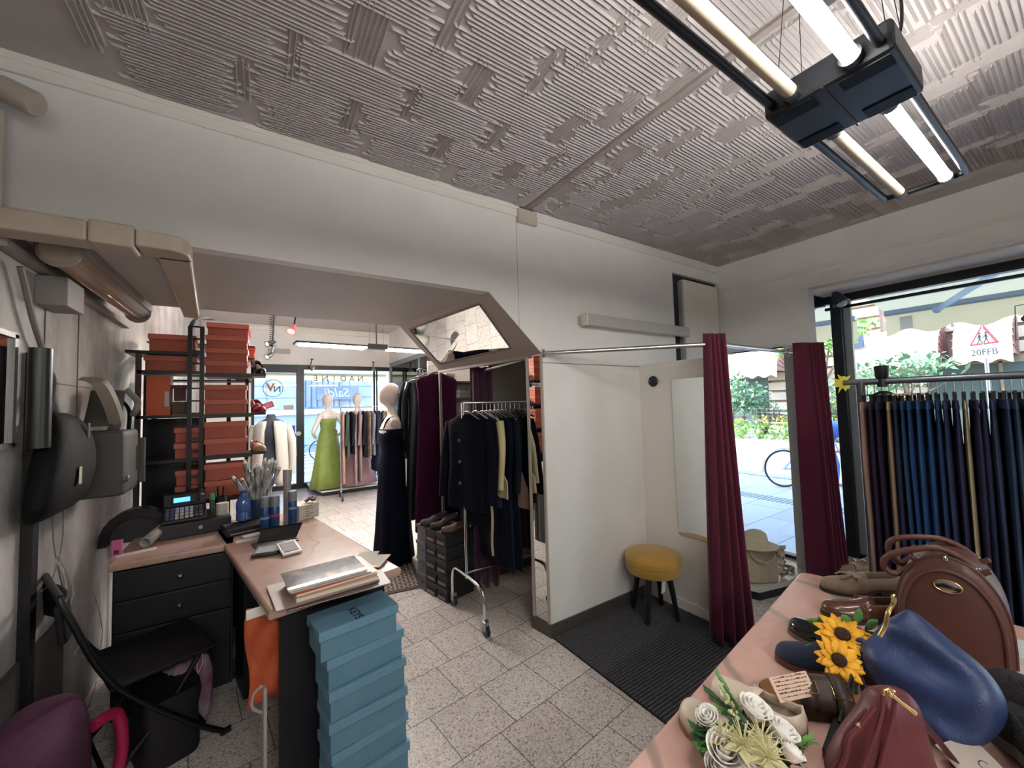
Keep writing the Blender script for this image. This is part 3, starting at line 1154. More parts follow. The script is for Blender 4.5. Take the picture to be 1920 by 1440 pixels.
MB().box(-.03, -.012, -.3, .3, zb2, za).build('plate', mat('sign_white'), sg)
text('plate_lettering', '20FFB', .2, BLACK, sg, frame((-.034, 0, (za + zb2) / 2), (0, -1, 0), (0, 0, 1), (-1, 0, 0)))
MB().rod((0, 0, 0), (0, 0, zt - .05), .035, 10).build('pole', STEEL, sg, smooth=True)


# hedge, shrubs and trees on the far side of the street
def leaf_cloud(mb, c, r, n, size, rng, squash=1):
    for _ in range(n):
        while True:
            q = V((rng.uniform(-1, 1), rng.uniform(-1, 1), rng.uniform(-1, 1)))
            if .35 < q.length < 1:
                break
        p = V(c) + V((q.x * r[0], q.y * r[1], q.z * r[2]))
        E = Euler((rng.uniform(-1.2, 1.2), rng.uniform(-1.2, 1.2), rng.uniform(0, 6.3))).to_matrix()
        s = size * rng.uniform(.6, 1.3)
        mb.add([p + E @ V((-s, 0, 0)), p + E @ V((0, -s * .45, s * .12)), p + E @ V((s, 0, 0)), p + E @ V((0, s * .45, s * .12))], [(0, 1, 2, 3)])


LEAF = mat('leaf_green', '5f8a3a', .6, hex2='8fb04c', vs=2)
LEAF2 = mat('leaf_dark', '4d7048', .6, hex2='7d9c78', vs=2)
LEAFY = mat('leaf_yellow', 'c9a83e', .6, hex2='b8b04c', vs=2)
rg = random.Random(11)
hd = thing('clipped_hedge', 'low bright green hedge with yellow flowers across the road', 'hedge', (16.6, 8, -.06))
mb = MB()
for k in range(26):
    leaf_cloud(mb, (rg.uniform(-.35, .5), -4.2 + k * .36, rg.uniform(.28, .42)), (.55, .4, .42), 70, .085, rg)
mb.build('foliage', LEAF, hd)
mb = MB()
for k in range(10):
    leaf_cloud(mb, (rg.uniform(-.2, .5), -3.6 + k * .85, .72), (.4, .35, .2), 40, .07, rg)
mb.build('flowers', LEAFY, hd)
fence = thing('wire_fence', 'thin wire mesh fence standing behind the hedge', 'fence', (17.6, 7, -.06))
for k in range(5):
    MB().rod((0, -6 + k * 3, 0), (0, -6 + k * 3, 1.2), .02, 6).build('post', STEEL, fence)
mb = MB()
for k in range(60):
    mb.bar((0, -6 + k * .2, .1), (0, -6 + k * .2, 1.15), .008, .008)
for k in range(8):
    mb.bar((0, -6, .1 + k * .15), (0, 6, .1 + k * .15), .008, .008)
mb.build('mesh_panel', STEEL, fence)


def tree(px, py, X, r, h, label, m, n=520, size=.16):
    c = at(px, py, 'X', X)
    o = thing('street_tree', label, 'tree', (c.x, c.y, -.06), 0, 'trees and tall shrubs across the road')
    hz = c.z + .06
    mb = MB()
    mb.tube(spline([(0, 0, 0), (.05, .02, hz * .5), (0, 0, hz)]), [.09] * 8 + [.05] * 9, 8)
    for k in range(4):
        a = k * 1.6
        mb.tube([(0, 0, hz * .6), (math.cos(a) * r * .6, math.sin(a) * r * .6, hz + rg.uniform(-.1, .4) * h)], [.04, .015], 6)
    mb.build('trunk', mat('bark', '6b5a48', .9, var=.2), o)
    mb = MB()
    for k in range(7):
        leaf_cloud(mb, (rg.uniform(-.5, .5) * r, rg.uniform(-.5, .5) * r, hz + rg.uniform(-.5, .5) * h), (r * .62, r * .62, h * .5), n // 7, size, rg)
    mb.build('crown', m, o)


tree(1392, 740, 18.2, 1.0, 1.5, 'pale green tall shrub behind the hedge, left in the display window', LEAF2, 900, .11)
tree(1425, 760, 19.0, .8, .8, 'shorter pale shrub behind the hedge, beside the tall shrub', LEAF2, 500, .1)
tree(1556, 770, 17.0, 1.3, 1.3, 'grey green shrub behind the curtain edge and the black post', LEAF2, 900, .11)
tree(1540, 640, 15.0, 1.3, .7, 'bright green tree crown below the neighbouring awning', LEAF, 500, .13)
tree(1700, 705, 18.5, 2.0, .9, 'green shrub seen above the trouser rail across the street', LEAF2, 600, .12)
tree(1608, 775, 17.0, .7, .8, 'yellow green shrub beside the pale window post', LEAFY, 400, .09)
bs = thing('street_bench', 'dark wooden bench behind the hedge across the road', 'bench', (18.6, 7.6, -.06))
MB().box(-.25, .25, -.9, .9, .42, .48).build('seat', mat('bench_wood', '5b4a3c', .7), bs)
MB().box(.22, .28, -.9, .9, .55, .9).build('backrest', mat('bench_wood'), bs)
for s in (-1, 1):
    MB().box(-.2, .25, s * .75 - .04, s * .75 + .04, 0, .42).build('leg', BLACKM, bs)

# the street in front of the far room: bluish house in the shade
fh = struct(thing('exterior_front_house', 'blue grey stone house across the street from the entrance', 'house', (2, 21, 0)))
inv = Matrix.Translation(-fh.location)
BLU = mat('shade_stone', 'b2b8c2', .8, var=.05, vs=1)
mb = MB(inv)
mb.box(-16, 5.1, 21.2, 28, -.1, 14)
mb.build('wall', BLU, fh)
mb = MB(inv)
for k in range(14):
    mb.box(-16, 5.1, 21.17, 21.2, 1.6 + k * .55, 1.635 + k * .55)
for y in range(-8, 3):
    mb.box(y * 1.8 + .4, y * 1.8 + .43, 21.16, 21.2, 1.6, 9)
mb.build('stone_joints', mat('joint', '8b93a2', .8), fh)
MB(inv).box(-16, 5.1, 21.02, 21.2, 1.35, 1.6).build('plinth_ledge', mat('ledge', 'dcdee0', .8), fh)
for x0, x1 in ((-5.5, -3.5), (1.9, 3.6)):
    f = MB(inv).box(x0, x1, 21.1, 21.22, 1.7, 3.9).build('window', mat('upper_glass'), fh)
    mb = MB(inv)
    for k in range(7):
        mb.box(x0 + .1 + k * (x1 - x0 - .2) / 6 - .02, x0 + .1 + k * (x1 - x0 - .2) / 6 + .02, 21.04, 21.08, 1.7, 3.9)
    mb.build('bars', mat('iron', '50586a', .5), f)
g = thing('sale_sign', 'dark shop sign with pale lettering on the house across the front street', 'sign', at(634, 737, 'Y', 20.9))
MB().box(-.95, .95, -.03, .05, -.32, .32).build('board', mat('sale_board', '76808a', .6), g)
text('lettering', 'Saldi', .62, mat('sign_white'), g, frame((0, -.04, 0), (-1, 0, 0), (0, 0, 1), (0, 1, 0)) @ Matrix.Rotation(0, 4, 'Z'), shear=.25)
# awning along the front
o = thing('shop_awning', 'cream awning with scalloped edge outside the far entrance', 'awning', (1.2, 9.4, 2.9))
inv = Matrix.Translation(-o.location)
yb, zb3 = 10.5, at(520, 700, 'Y', 10.5).z
MB(inv).quad((-1.5, 9.32, 2.95), (2.9, 9.32, 2.95), (2.9, yb, zb3), (-1.5, yb, zb3)).build('cloth', AWNU, o)
mb = MB(inv)
f_ = lambda x: at(520, 714, 'Y', 10.5).z - .03 * math.cos(x * 2 * PI / .42)
for k in range(80):
    a, b = -1.5 + 4.4 * k / 80, -1.5 + 4.4 * (k + 1) / 80
    mb.quad((a, yb, zb3), (b, yb, zb3), (b, yb, f_(b)), (a, yb, f_(a)))
mb.build('valance', AWNU, o)
MB(inv).bar((-1.5, yb, zb3), (2.9, yb, zb3), .05, .05).build('front_bar', ALU, o)


# bicycle and the person bending over it
def bicycle(label, loc, rz, red=True, name='bicycle'):
    o = thing(name, label, 'bicycle', loc, rz)
    for x, m in ((-.53, BLACK), (.53, mat('rim_red', 'c02a3a', .4) if red else BLACK)):
        wh = MB().tube([(x + .33 * math.cos(t), 0, .345 + .33 * math.sin(t)) for t in [k * 2 * PI / 32 for k in range(32)]], .018, 8, closed=True).build('wheel', m if x > 0 else BLACK, o, smooth=True)
        mb = MB()
        for k in range(16):
            t = k * PI / 8
            mb.rod((x, 0, .345), (x + .32 * math.cos(t), 0, .345 + .32 * math.sin(t)), .002, 4)
        mb.rod((x, -.05, .345), (x, .05, .345), .02, 8)
        mb.build('spokes', STEEL, wh)
    mb = MB()
    bb, st, hd_ = V((-.08, 0, .3)), V((-.2, 0, .8)), V((.36, 0, .82))
    for a, b in ((bb, st), (st, hd_ - V((0, 0, .05))), (bb, hd_ - V((0, 0, .15))), (V((-.53, 0, .345)), bb), (V((-.53, 0, .345)), st - V((0, 0, .1))), (hd_, V((.53, 0, .345)))):
        mb.rod(a, b, .016, 8)
    mb.build('frame', mat('bike_paint', '9fb4c8' if red else '3c4450', .3, .2), o, smooth=True)
    MB().tube([(.3, -.28, .98), (.36, -.1, .96), (.36, .1, .96), (.3, .28, .98)], .012, 8).rod((.36, 0, .8), (.36, 0, .97), .014, 8).build('handlebar', STEEL, o, smooth=True)
    MB().ell((-.22, 0, .9), (.13, .07, .035)).rod((-.2, 0, .8), (-.22, 0, .89), .012, 8).build('saddle', BLACK, o, smooth=True)
    mb = MB()
    mb.rod((-.08, -.07, .3), (-.08, .07, .3), .05, 14)
    mb.bar((-.08, -.09, .3), (.07, -.09, .2), .015, .02)
    mb.bar((-.08, .09, .3), (-.23, .09, .4), .015, .02)
    mb.build('crank', BLACKM, o)
    mb = MB()
    ar = [(-.53 + .37 * math.cos(t), 0, .345 + .37 * math.sin(t)) for t in [PI * (.25 + k * .08) for k in range(11)]]
    mb.tube(ar, .022, 6, flat=.4)
    mb.build('mudguard', STEEL, o, smooth=True)
    return o


bp0, bp1 = at(1457, 913, 'Z', -.1), at(1606, 913, 'Z', -.1)
bd = bp1 - bp0
bicycle('pale blue bicycle with one red wheel on the pavement outside', ((bp0 + bp1) / 2).to_tuple(), math.atan2(bd.y, bd.x))
bicycle('dark bicycle parked across the street beyond the entrance', (1.3, 14.6, -.12), R(8), False)


def skin(name, verts, edges, radii, m, parent, sub=2, root=0):
    me = bpy.data.meshes.new(name)
    me.from_pydata([tuple(v) for v in verts], edges, [])
    o = bpy.data.objects.new(name, me)
    COL.objects.link(o)
    o.parent = parent
    me.materials.append(m)
    sk = o.modifiers.new('skin', 'SKIN')
    sk.use_smooth_shade = True
    for i, d in enumerate(me.skin_vertices[0].data):
        r_ = radii[i]
        d.radius = r_ if isinstance(r_, tuple) else (r_, r_)
        d.use_root = i == root
    s = o.modifiers.new('sub', 'SUBSURF')
    s.levels = s.render_levels = sub
    return o


fp = at(1556, 921, 'Z', -.1)
pe = thing('person', 'person in a blue top and jeans bending over the bicycle outside', 'person', fp.to_tuple(), math.atan2(bd.y, bd.x))
SKIN = mat('skin', 'c99a80', .6)
# body: pelvis, spine forward (+x), head down, arms to the frame
vb = [(-.12, 0, .93), (.0, 0, 1.0), (.2, 0, 1.1), (.38, 0, 1.13), (.46, 0, 1.14), (.58, 0, 1.12), (.37, .2, 1.1), (.45, .26, .86), (.52, .2, .64), (.37, -.2, 1.1), (.47, -.26, .86), (.55, -.2, .66)]
eb = [(0, 1), (1, 2), (2, 3), (3, 4), (4, 5), (3, 6), (6, 7), (7, 8), (3, 9), (9, 10), (10, 11)]
skin('body', vb, eb, [.13, .13, .15, .13, .06, .09, .075, .05, .035, .075, .05, .035], SKIN, pe)
vt = [(-.13, 0, .94), (.0, 0, 1.01), (.2, 0, 1.11), (.37, 0, 1.13), (.37, .2, 1.1), (.42, .245, .95), (.37, -.2, 1.1), (.43, -.245, .95)]
skin('top', vt, [(0, 1), (1, 2), (2, 3), (3, 4), (4, 5), (3, 6), (6, 7)], [.16, .16, .175, .15, .095, .075, .095, .075], mat('top_blue', '2f4f95', .8), pe)
vl = [(-.12, 0, .92), (-.1, .1, .86), (.0, .12, .48), (-.06, .12, .09), (-.1, -.1, .86), (.04, -.12, .48), (.0, -.12, .09)]
skin('jeans', vl, [(0, 1), (1, 2), (2, 3), (0, 4), (4, 5), (5, 6)], [.15, .115, .08, .065, .115, .08, .065], mat('denim', '3f5f8a', .85, var=.1), pe)
for x, y in ((-.06, .12), (0, -.12)):
    MB().loft([[V((x - .08 + .27 * t, y + sy * w, z)) for sy, z in ((-1, 0), (1, 0), (.8, h_), (-.8, h_))] for t, w, h_ in ((0, .035, .08), (.3, .042, .1), (.6, .045, .07), (.9, .04, .05), (1, .02, .035))]).build('shoe', mat('shoe_white', 'cfcfcf', .6), pe, smooth=True, ang=60)
MB().ell((.6, 0, 1.1), (.11, .1, .1)).build('hair', mat('hair', '3a2a20', .8), pe, smooth=True)

# sticker outline on the glass
st = thing('window_sticker', 'thin brown outlined sticker on the street window above the rail', 'sticker', at(1925, 605, 'X', XG + .02))
q = [at(1903, 574, 'X', XG + .02), at(1990, 556, 'X', XG + .02), at(1990, 622, 'X', XG + .02), at(1905, 638, 'X', XG + .02)]
mb = MB(Matrix.Translation(-st.location))
for k in range(4):
    mb.bar(q[k], q[(k + 1) % 4], .004, .006, up=(1, 0, 0))
mb.build('outline', mat('sticker_brown', '5a4a40', .6), st)
MB().ell((0, -.02, .03), (.002, .045, .03)).build('emblem', mat('sticker_grey', '5c6670', .6), st)
# ------------------------------------------------------------------ stained wall on the left and what hangs on it
struct(MB().bar(at(0, 452, 'X', XL + .02), at(238, 612, 'X', XL + .02), .03, .035, up=(1, 0, 0)).build('trim_wall_channel', mat('channel_grey', 'a19c98', .5)))
struct(MB().box(XL, XL + .004, 3.02, 3.026, 1.2, 2.2).build('trim_wall_seam', LINE))
struct(MB().box(XL, XL + .004, 2.62, 2.626, 1.88, 2.3).build('trim_wall_joint', LINE))
struct(MB().box(XL, XL + .003, 2.7, 3.45, 1.755, 1.76).build('trim_wall_joint_low', LINE))
p = at(118, 560, 'X', XL + .06)
tag(MB().box(XL, XL + .1, p.y - .09, p.y + .11, p.z - .05, p.z + .08).build('junction_box', mat('box_grey', '8e8985', .5), bevel=.004), 'grey junction box on the stained wall below the batten lamp', 'junction box')
# beige cable trunking along the passage edge and its branch under the soffit
TR = mat('trunking', 'c2b5a3', .35, var=.04)
ct = thing('cable_trunking', 'beige cable trunking running along the beam and turning under the soffit', 'trunking', (-.4, 2.15, 2.3))
inv = Matrix.Translation(-ct.location)
MB(inv).box(XL, -.53, 2.06, YM, 2.255, 2.335).build('trunking_run', TR, ct, bevel=.01)
MB(inv).box(-.528, -.40, 2.055, YM, 2.25, 2.34).build('trunking_joint', TR, ct, bevel=.01)
MB(inv).prism([(-.398, 2.06), (-.29, 2.06), (-.255, 2.075), (-.238, 2.105), (-.235, YM), (-.235, 2.2), (-.398, 2.2)], 2.262, 2.328, lambda u, v, t: (u, v, t)).build('trunking_corner', TR, ct, bevel=.008)
MB(inv).prism([(-.35, 2.17), (-.237, 2.17), (-.335, 3.5), (-.42, 3.5)], 2.262, 2.328, lambda u, v, t: (u, v, t)).build('trunking_branch', TR, ct, bevel=.008)
# round speaker near the ceiling and the twin pipes below it
s0 = at(40, 183, 'X', XL + .1)
o = thing('round_wall_speaker', 'round cream wall speaker near the ceiling corner', 'speaker', s0)
MB().lathe([(.045, -.08), (.055, -.07), (.058, .05), (.05, .06), (0, .058)], 24, (0, 0, 0), (.75, -.2, -.35)).build('body', mat('speaker_cream', 'b5aba0', .5), o, smooth=True)
MB().rod((-.1, .02, .03), (0, 0, 0), .018, 10).build('bracket', mat('speaker_cream'), o)
o.scale = (.78, .78, .78)
for px_, nm in ((4, 'outer'), (19, 'inner')):
    a, b = at(px_, 225, 'X', XL + .03), at(px_, 402, 'X', XL + .03)
    a, b = V((XL + .03, 2.12 if nm == 'inner' else 2.02, 2.7)), V((XL + .03, 2.12 if nm == 'inner' else 2.02, 2.34))
    tag(MB().rod(a, b, .014, 10).build('conduit_pipe', CREAM, smooth=True), f'cream conduit pipe below the round speaker, {"nearer the corner" if nm == "inner" else "farther from the corner"}', 'pipe', 'conduit pipes below the round speaker')

# mirror with thin frame at the edge of the view
wm = thing('wall_mirror', 'tall mirror in a thin grey frame on the stained wall', 'mirror', (XL + .02, 2.05, 1.7))
inv = Matrix.Translation(-wm.location)
MB(inv).box(XL, XL + .02, 1.75, 2.30, 1.50, 1.91).build('glass', MIRROR, wm)
mb = MB(inv)
mb.box(XL, XL + .03, 2.285, 2.31, 1.49, 1.92)
mb.box(XL, XL + .03, 1.74, 2.31, 1.905, 1.925)
mb.box(XL, XL + .03, 1.74, 2.31, 1.485, 1.505)
mb.build('frame', mat('mirror_grey', '7d7a78', .4, .4), wm)
# black vertical channel and rolled tube
struct(MB().box(XL, XL + .035, 2.46, 2.515, .2, 1.87).build('trim_black_channel', BLACK))
a = at(74, 655, 'X', XL + .06)
rt = thing('black_roll', 'black roll standing upright against the stained wall beside the mirror', 'roll', (XL + .075, a.y - .035, a.z - .40))
MB().lathe([(.034, 0), (.034, .40), (.029, .40), (.029, .15), (0, .15)], 22).build('sleeve', mat('roll_black', '161516', .35), rt, smooth=True)
# cables
GC = mat('cable_grey', '77726f', .5)
pts = [at(x, y, 'X', XL + .03) for x, y in ((38, 500), (48, 540), (62, 600), (78, 650), (92, 690), (98, 740), (108, 780))]
tag(MB().tube(spline(pts), .011, 8).build('thick_cable', GC, smooth=True), 'thick grey cable curving down the stained wall to the black bag', 'cable')
WC = mat('cord_white', 'b9b3ad', .5)
for i, (lab, q, r_) in enumerate((('thin grey cable hanging straight below the black bag', ((100, 945), (100, 1010), (108, 1060), (122, 1120), (128, 1150)), .003),
                                 ('thin grey cable slanting below the black bag towards the counter', ((118, 950), (118, 1000), (112, 1040), (96, 1090), (78, 1108)), .003),
                                 ('white looped cord hanging in front of the stained wall beside the drawers', ((104, 1050), (122, 1090), (118, 1130), (122, 1150), (147, 1176), (150, 1205), (140, 1228), (160, 1232)), .0045),
                                 ('second thin white cord crossing the looped cord beside the drawers', ((110, 1040), (136, 1100), (134, 1130), (124, 1160), (122, 1200), (140, 1226)), .003),
                                 ('fine pale wire beside the drawer cabinet reaching the floor', ((158, 1085), (172, 1105), (184, 1140), (192, 1185), (186, 1226)), .002))):
    pts = [at(x, y, 'X', XL + .05) for x, y in q]
    tag(MB().tube(spline(pts, 6), r_, 6).build('wall_cable', GC if i < 2 else WC, smooth=True), lab, 'cord')
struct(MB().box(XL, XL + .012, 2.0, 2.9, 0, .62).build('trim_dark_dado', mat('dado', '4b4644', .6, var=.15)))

# black sling bag on the wall
BAGB = mat('bag_black', '080809', .7, spec=.2, bump=.2, bs=200)
ba = thing('black_sling_bag', 'large black shoulder bag hanging on the stained wall', 'bag', (XL + .012, 2.52, 1.17))
rings = []
for z, y0, y1, th in ((0, -.16, .12, .03), (.01, -.22, .2, .07), (.06, -.26, .25, .11), (.16, -.25, .27, .13), (.26, -.20, .27, .13), (.36, -.13, .25, .11), (.42, -.07, .19, .08), (.45, -.02, .12, .04)):
    rings.append(sring((.015 + th / 2, (y0 + y1) / 2 + .03, z), (1, 0, 0), (0, 1, 0), th / 2, (y1 - y0) / 2, 3, 26))
MB().loft(rings).build('body', BAGB, ba, smooth=True, sub=1)
MB().tube(spline([(.07, .27, .36), (.11, .29, .25), (.10, .29, .12), (.06, .24, .03)]), .012, 8).build('piping', mat('bag_grey', '4b4a4e', .6), ba, smooth=True)
MB().tube(spline([(.03, .05, .44), (.03, .08, .6), (.02, .0, .62), (.03, -.1, .42)]), .014, 6, flat=.35).build('strap', BAGB, ba, smooth=True)
MB().obox((.148, -.03, .17), (.006, .03, .075), (0, 0, .1)).build('buckle', mat('buckle_cream', 'd8cfae', .3, .4), ba, bevel=.002)
MB().obox((.13, .13, .36), (.006, .022, .07)).build('zip_pull', mat('bag_grey'), ba, bevel=.002)
# olive-grey boxy bag with its shoulder strap pad
OL = mat('bag_olive', '3d3b37', .6, bump=.15, bs=200)
b2 = thing('boxy_grey_bag', 'grey green boxy camera bag hanging beside the black bag', 'bag', (XL + .02, 2.99, 1.18), 0)
b2.scale = (1, .6, 1)
MB().loft([sring((.11, 0, z), (1, 0, 0), (0, 1, 0), .1 * s, .27 * s, 8, 28) for z, s in ((0, .9), (.012, .99), (.03, 1), (.30, 1), (.325, .98), (.335, .9))]).build('body', OL, b2, smooth=True, ang=50)
MB().loft([sring((.19, .32, z), (1, 0, 0), (0, 1, 0), .04, .04, 4, 20) for z in (.02, .04, .26, .28)]).build('side_pocket', OL, b2, smooth=True)
mb = MB()
rows = []
for p, w in zip(spline([(.05, -.2, .60), (.10, -.24, .58), (.13, -.18, .50), (.14, -.02, .38), (.12, .08, .335)]), [.05] * 33):
    rows.append([p + V((.03, -w, 0)), p + V((.03, w, .02)), p + V((-.02, w, .02)), p + V((-.02, -w, 0))])
mb.loft(rows)
mb.build('strap_pad', mat('strap_tan', '8b8276', .7), b2, smooth=True)
MB().loft([sring((.08, .06 + k * .04, .36 + k * .05), (1, 0, 0), (0, 1, 0), .07, .15 - k * .025, 2.5, 20) for k in range(5)]).build('flap', mat('flap_olive', '44443c', .7), b2, smooth=True)
MB().tube(spline([(.1, .16, .55), (.16, .26, .45), (.16, .30, .30), (.2, .36, .2), (.19, .34, .06), (.2, .27, .02)]), .012, 6, flat=.4).build('strap', BLACK, b2, smooth=True)
mb = MB()
for k in range(14):
    mb.ell((.2, -.22 + .005 * math.sin(k), .30 - k * .011), (.004, .006, .007), 6, 4)
mb.build('chain', STEEL, b2)
MB().tube([(.215, -.2 + .03 * math.cos(t), .1 + .03 * math.sin(t)) for t in [k * PI / 10 + PI for k in range(11)]], .005, 6).build('ring', STEEL, b2, smooth=True)
MB().tube(spline([(.16, .18, .56), (.2, .22, .5), (.2, .2, .45), (.18, .24, .42)]), .016, 8).build('scarf', mat('scarf_grey', '77746e', .8), b2, smooth=True)
MB().box(.212, .216, .13, .145, .1, .24).build('zip', BLACK, b2)
# magenta bag and pink handle at the bottom edge of the view
mg = thing('magenta_bag', 'magenta fabric bag on the floor at the stained wall', 'bag', (-.66, 2.12, 0))
MB().loft([sring((0, 0, z), (1, 0, 0), (0, 1, 0), a_, b_, 3, 24) for z, a_, b_ in ((0, .1, .22), (.02, .13, .26), (.2, .14, .28), (.42, .13, .27), (.5, .11, .24), (.53, .07, .18))]).build('body', mat('magenta_cloth', '430f36', .85, bump=.2, bs=90), mg, smooth=True, sub=1)
MB().tube(spline([(.12, .18, .36), (.17, .26, .34), (.19, .27, .22), (.18, .26, .1), (.15, .2, .05)]), .022, 10).build('handle', mat('hot_pink', 'a8204f', .4), mg, smooth=True)

# folding chair
ch = thing('folding_chair', 'black folding chair with a square seat beside the drawers', 'chair', (-.43, 2.63, 0), R(22))
CB = mat('chair_black', '0d0d0f', .6, spec=.25)
MB().box(-.17, .21, -.22, .22, .43, .455).build('seat', CB, ch, bevel=.012)
rings = []
for k in range(9):
    y = -.215 + .43 * k / 8
    x = -.30 + .035 * (1 - ((y) / .2) ** 2)
    rings.append([V((x - .012, y, .70)), V((x + .012, y, .70)), V((x - .005, y, .85)), V((x - .029, y, .85))])
MB().loft(rings).build('backrest', CB, ch, smooth=True, bevel=.006)
for s in (-1, 1):
    MB().tube(spline([(-.315, s * .2, .88), (-.29, s * .215, .8), (-.16, s * .225, .47), (.1, s * .225, .15), (.24, s * .225, .012)]), .0125, 10).build('front_leg', BLACKM, ch, smooth=True)
    MB().tube(spline([(.14, s * .2, .43), (.02, s * .2, .25), (-.22, s * .2, .012)]), .0115, 10).build('rear_leg', BLACKM, ch, smooth=True)
MB().rod((-.315, -.2, .88), (-.315, .2, .88), .0125, 10).build('top_bar', BLACKM, ch, smooth=True)
for x, z in ((.16, .1), (-.17, .08)):
    MB().rod((x, -.21, z), (x, .21, z), .009, 8).build('crossbar', BLACKM, ch, smooth=True)
for s in (-1, 1):
    for x in (.245, -.225):
        MB().rod((x - .02, s * (.225 if x > 0 else .2), .012), (x + .02, s * (.225 if x > 0 else .2), .012), .015, 8).build('foot_cap', BLACK, ch)
# bags under the chair
sb = thing('dark_shopping_bag', 'dark shopping bag with pink string handles under the folding chair', 'bag', (-.36, 2.58, 0), R(20))
MB().loft([sring((0, 0, z), (1, 0, 0), (0, 1, 0), .11 + .01 * math.sin(z * 30), .15, 5, 24) for z in (0, .02, .1, .2, .26, .30)]).build('body', mat('bag_dark', '0c0b0d', .6), sb, smooth=True)
for y in (-.04, .04):
    MB().tube(spline([(.11, y, .28), (.14, y * .7, .34), (.13, y * .3, .40), (.12, -y * .4, .33), (.115, -y, .16)]), .0035, 6).build('string_handle', mat('string_pink', 'c99aa0', .6), sb, smooth=True)
pb = thing('crumpled_purple_bag', 'crumpled purple and white plastic bag under the folding chair', 'bag', (-.30, 2.72, .0), R(20))
rings = []
rg2 = random.Random(5)
for z, s in ((.0, .7), (.05, .95), (.15, 1.05), (.25, .95), (.33, .75), (.38, .4)):
    ring = sring((0, 0, z), (1, 0, 0), (0, 1, 0), .11 * s, .12 * s, 2.5, 24)
    rings.append([q + V((rg2.uniform(-.014, .014), rg2.uniform(-.014, .014), rg2.uniform(-.012, .012))) for q in ring])
MB().loft(rings).build('body', mat('plastic_purple', '7a3a6a', .35, hex2='b9a8b4', vs=7), pb, smooth=True)
# ------------------------------------------------------------------ counter
CZ = .82


def _pink(nt, b, base='a98778', vein='a58b7c', light='bf9f90', pos=.012):
    tc = nt.nodes.new('ShaderNodeTexCoord')
    n = nt.nodes.new('ShaderNodeTexNoise')
    n.inputs['Scale'].default_value = 3.5
    n.inputs['Detail'].default_value = 8
    n.inputs['Roughness'].default_value = .65
    nt.links.new(tc.outputs['Object'], n.inputs['Vector'])
    r = nt.nodes.new('ShaderNodeValToRGB')
    r.color_ramp.elements[0].position, r.color_ramp.elements[0].color = .3, lin(base)
    r.color_ramp.elements[1].position, r.color_ramp.elements[1].color = .7, lin(light)
    nt.links.new(n.outputs['Fac'], r.inputs['Fac'])
    wv = nt.nodes.new('ShaderNodeTexWave')
    wv.inputs['Scale'].default_value = .9
    wv.inputs['Distortion'].default_value = 7
    wv.inputs['Detail'].default_value = 4
    wv.inputs['Detail Scale'].default_value = 1.3
    mp = nt.nodes.new('ShaderNodeMapping')
    mp.inputs['Rotation'].default_value = (0, 0, .5)
    nt.links.new(tc.outputs['Object'], mp.inputs['Vector'])
    nt.links.new(mp.outputs['Vector'], wv.inputs['Vector'])
    r2 = nt.nodes.new('ShaderNodeValToRGB')
    r2.color_ramp.elements[0].position, r2.color_ramp.elements[0].color = .0, (1, 1, 1, 1)
    r2.color_ramp.elements[1].position, r2.color_ramp.elements[1].color = pos, (0, 0, 0, 1)
    nt.links.new(wv.outputs['Fac'], r2.inputs['Fac'])
    mx = nt.nodes.new('ShaderNodeMix')
    mx.data_type = 'RGBA'
    nt.links.new(r2.outputs['Color'], mx.inputs['Factor'])
    nt.links.new(r.outputs['Color'], mx.inputs['A'])
    mx.inputs['B'].default_value = lin(vein)
    nt.links.new(mx.outputs['Result'], b.inputs['Base Color'])
    b.inputs['Roughness'].default_value = .22


CTOP = nodes_mat('counter_marble', _pink)
co = thing('sales_counter', 'dark sales counter with a pinkish marble top beside the blue boxes', 'counter', (at(503, 1148, 'Z', CZ).x, at(503, 1148, 'Z', CZ).y, 0), R(10.5))
MB().box(0, .565, 0, 1.62, CZ - .04, CZ).build('worktop', CTOP, co, bevel=.014, seg=3)
MB().box(.07, .535, .13, .15, 0, CZ - .04).build('front_panel', NAVY, co, bevel=.002)
MB().box(.515, .535, .15, 1.6, 0, CZ - .04).build('side_panel', NAVY, co)
MB().box(.07, .09, .9, 1.6, 0, CZ - .04).build('inner_panel', NAVY, co)
MB().box(.09, .515, .9, .92, 0, CZ - .04).build('divider', NAVY, co)
dc = thing('drawer_cabinet', 'black drawer cabinet with two brass knobs under the cash register', 'cabinet', (-.37, 2.9, 0))
MB().box(-.27, .27, 0, .62, CZ - .04, CZ).build('worktop', CTOP, dc, bevel=.01)
MB().box(-.26, .26, .05, .6, 0, CZ - .04).build('body', NAVY, dc)
for z0_, z1_ in ((.615, .765), (.45, .605), (.05, .44)):
    d_ = MB().box(-.25, .25, .03, .05, z0_, z1_).build('drawer', NAVY, dc, bevel=.003)
    if z0_ > .1:
        MB().lathe([(.006, 0), (.006, .012), (.013, .018), (.014, .024), (.008, .031), (0, .032)], 16, (.02, .03, (z0_ + z1_) / 2), (0, -1, 0)).build('knob', mat('brass', 'c9a878', .2, 1), d_, smooth=True)
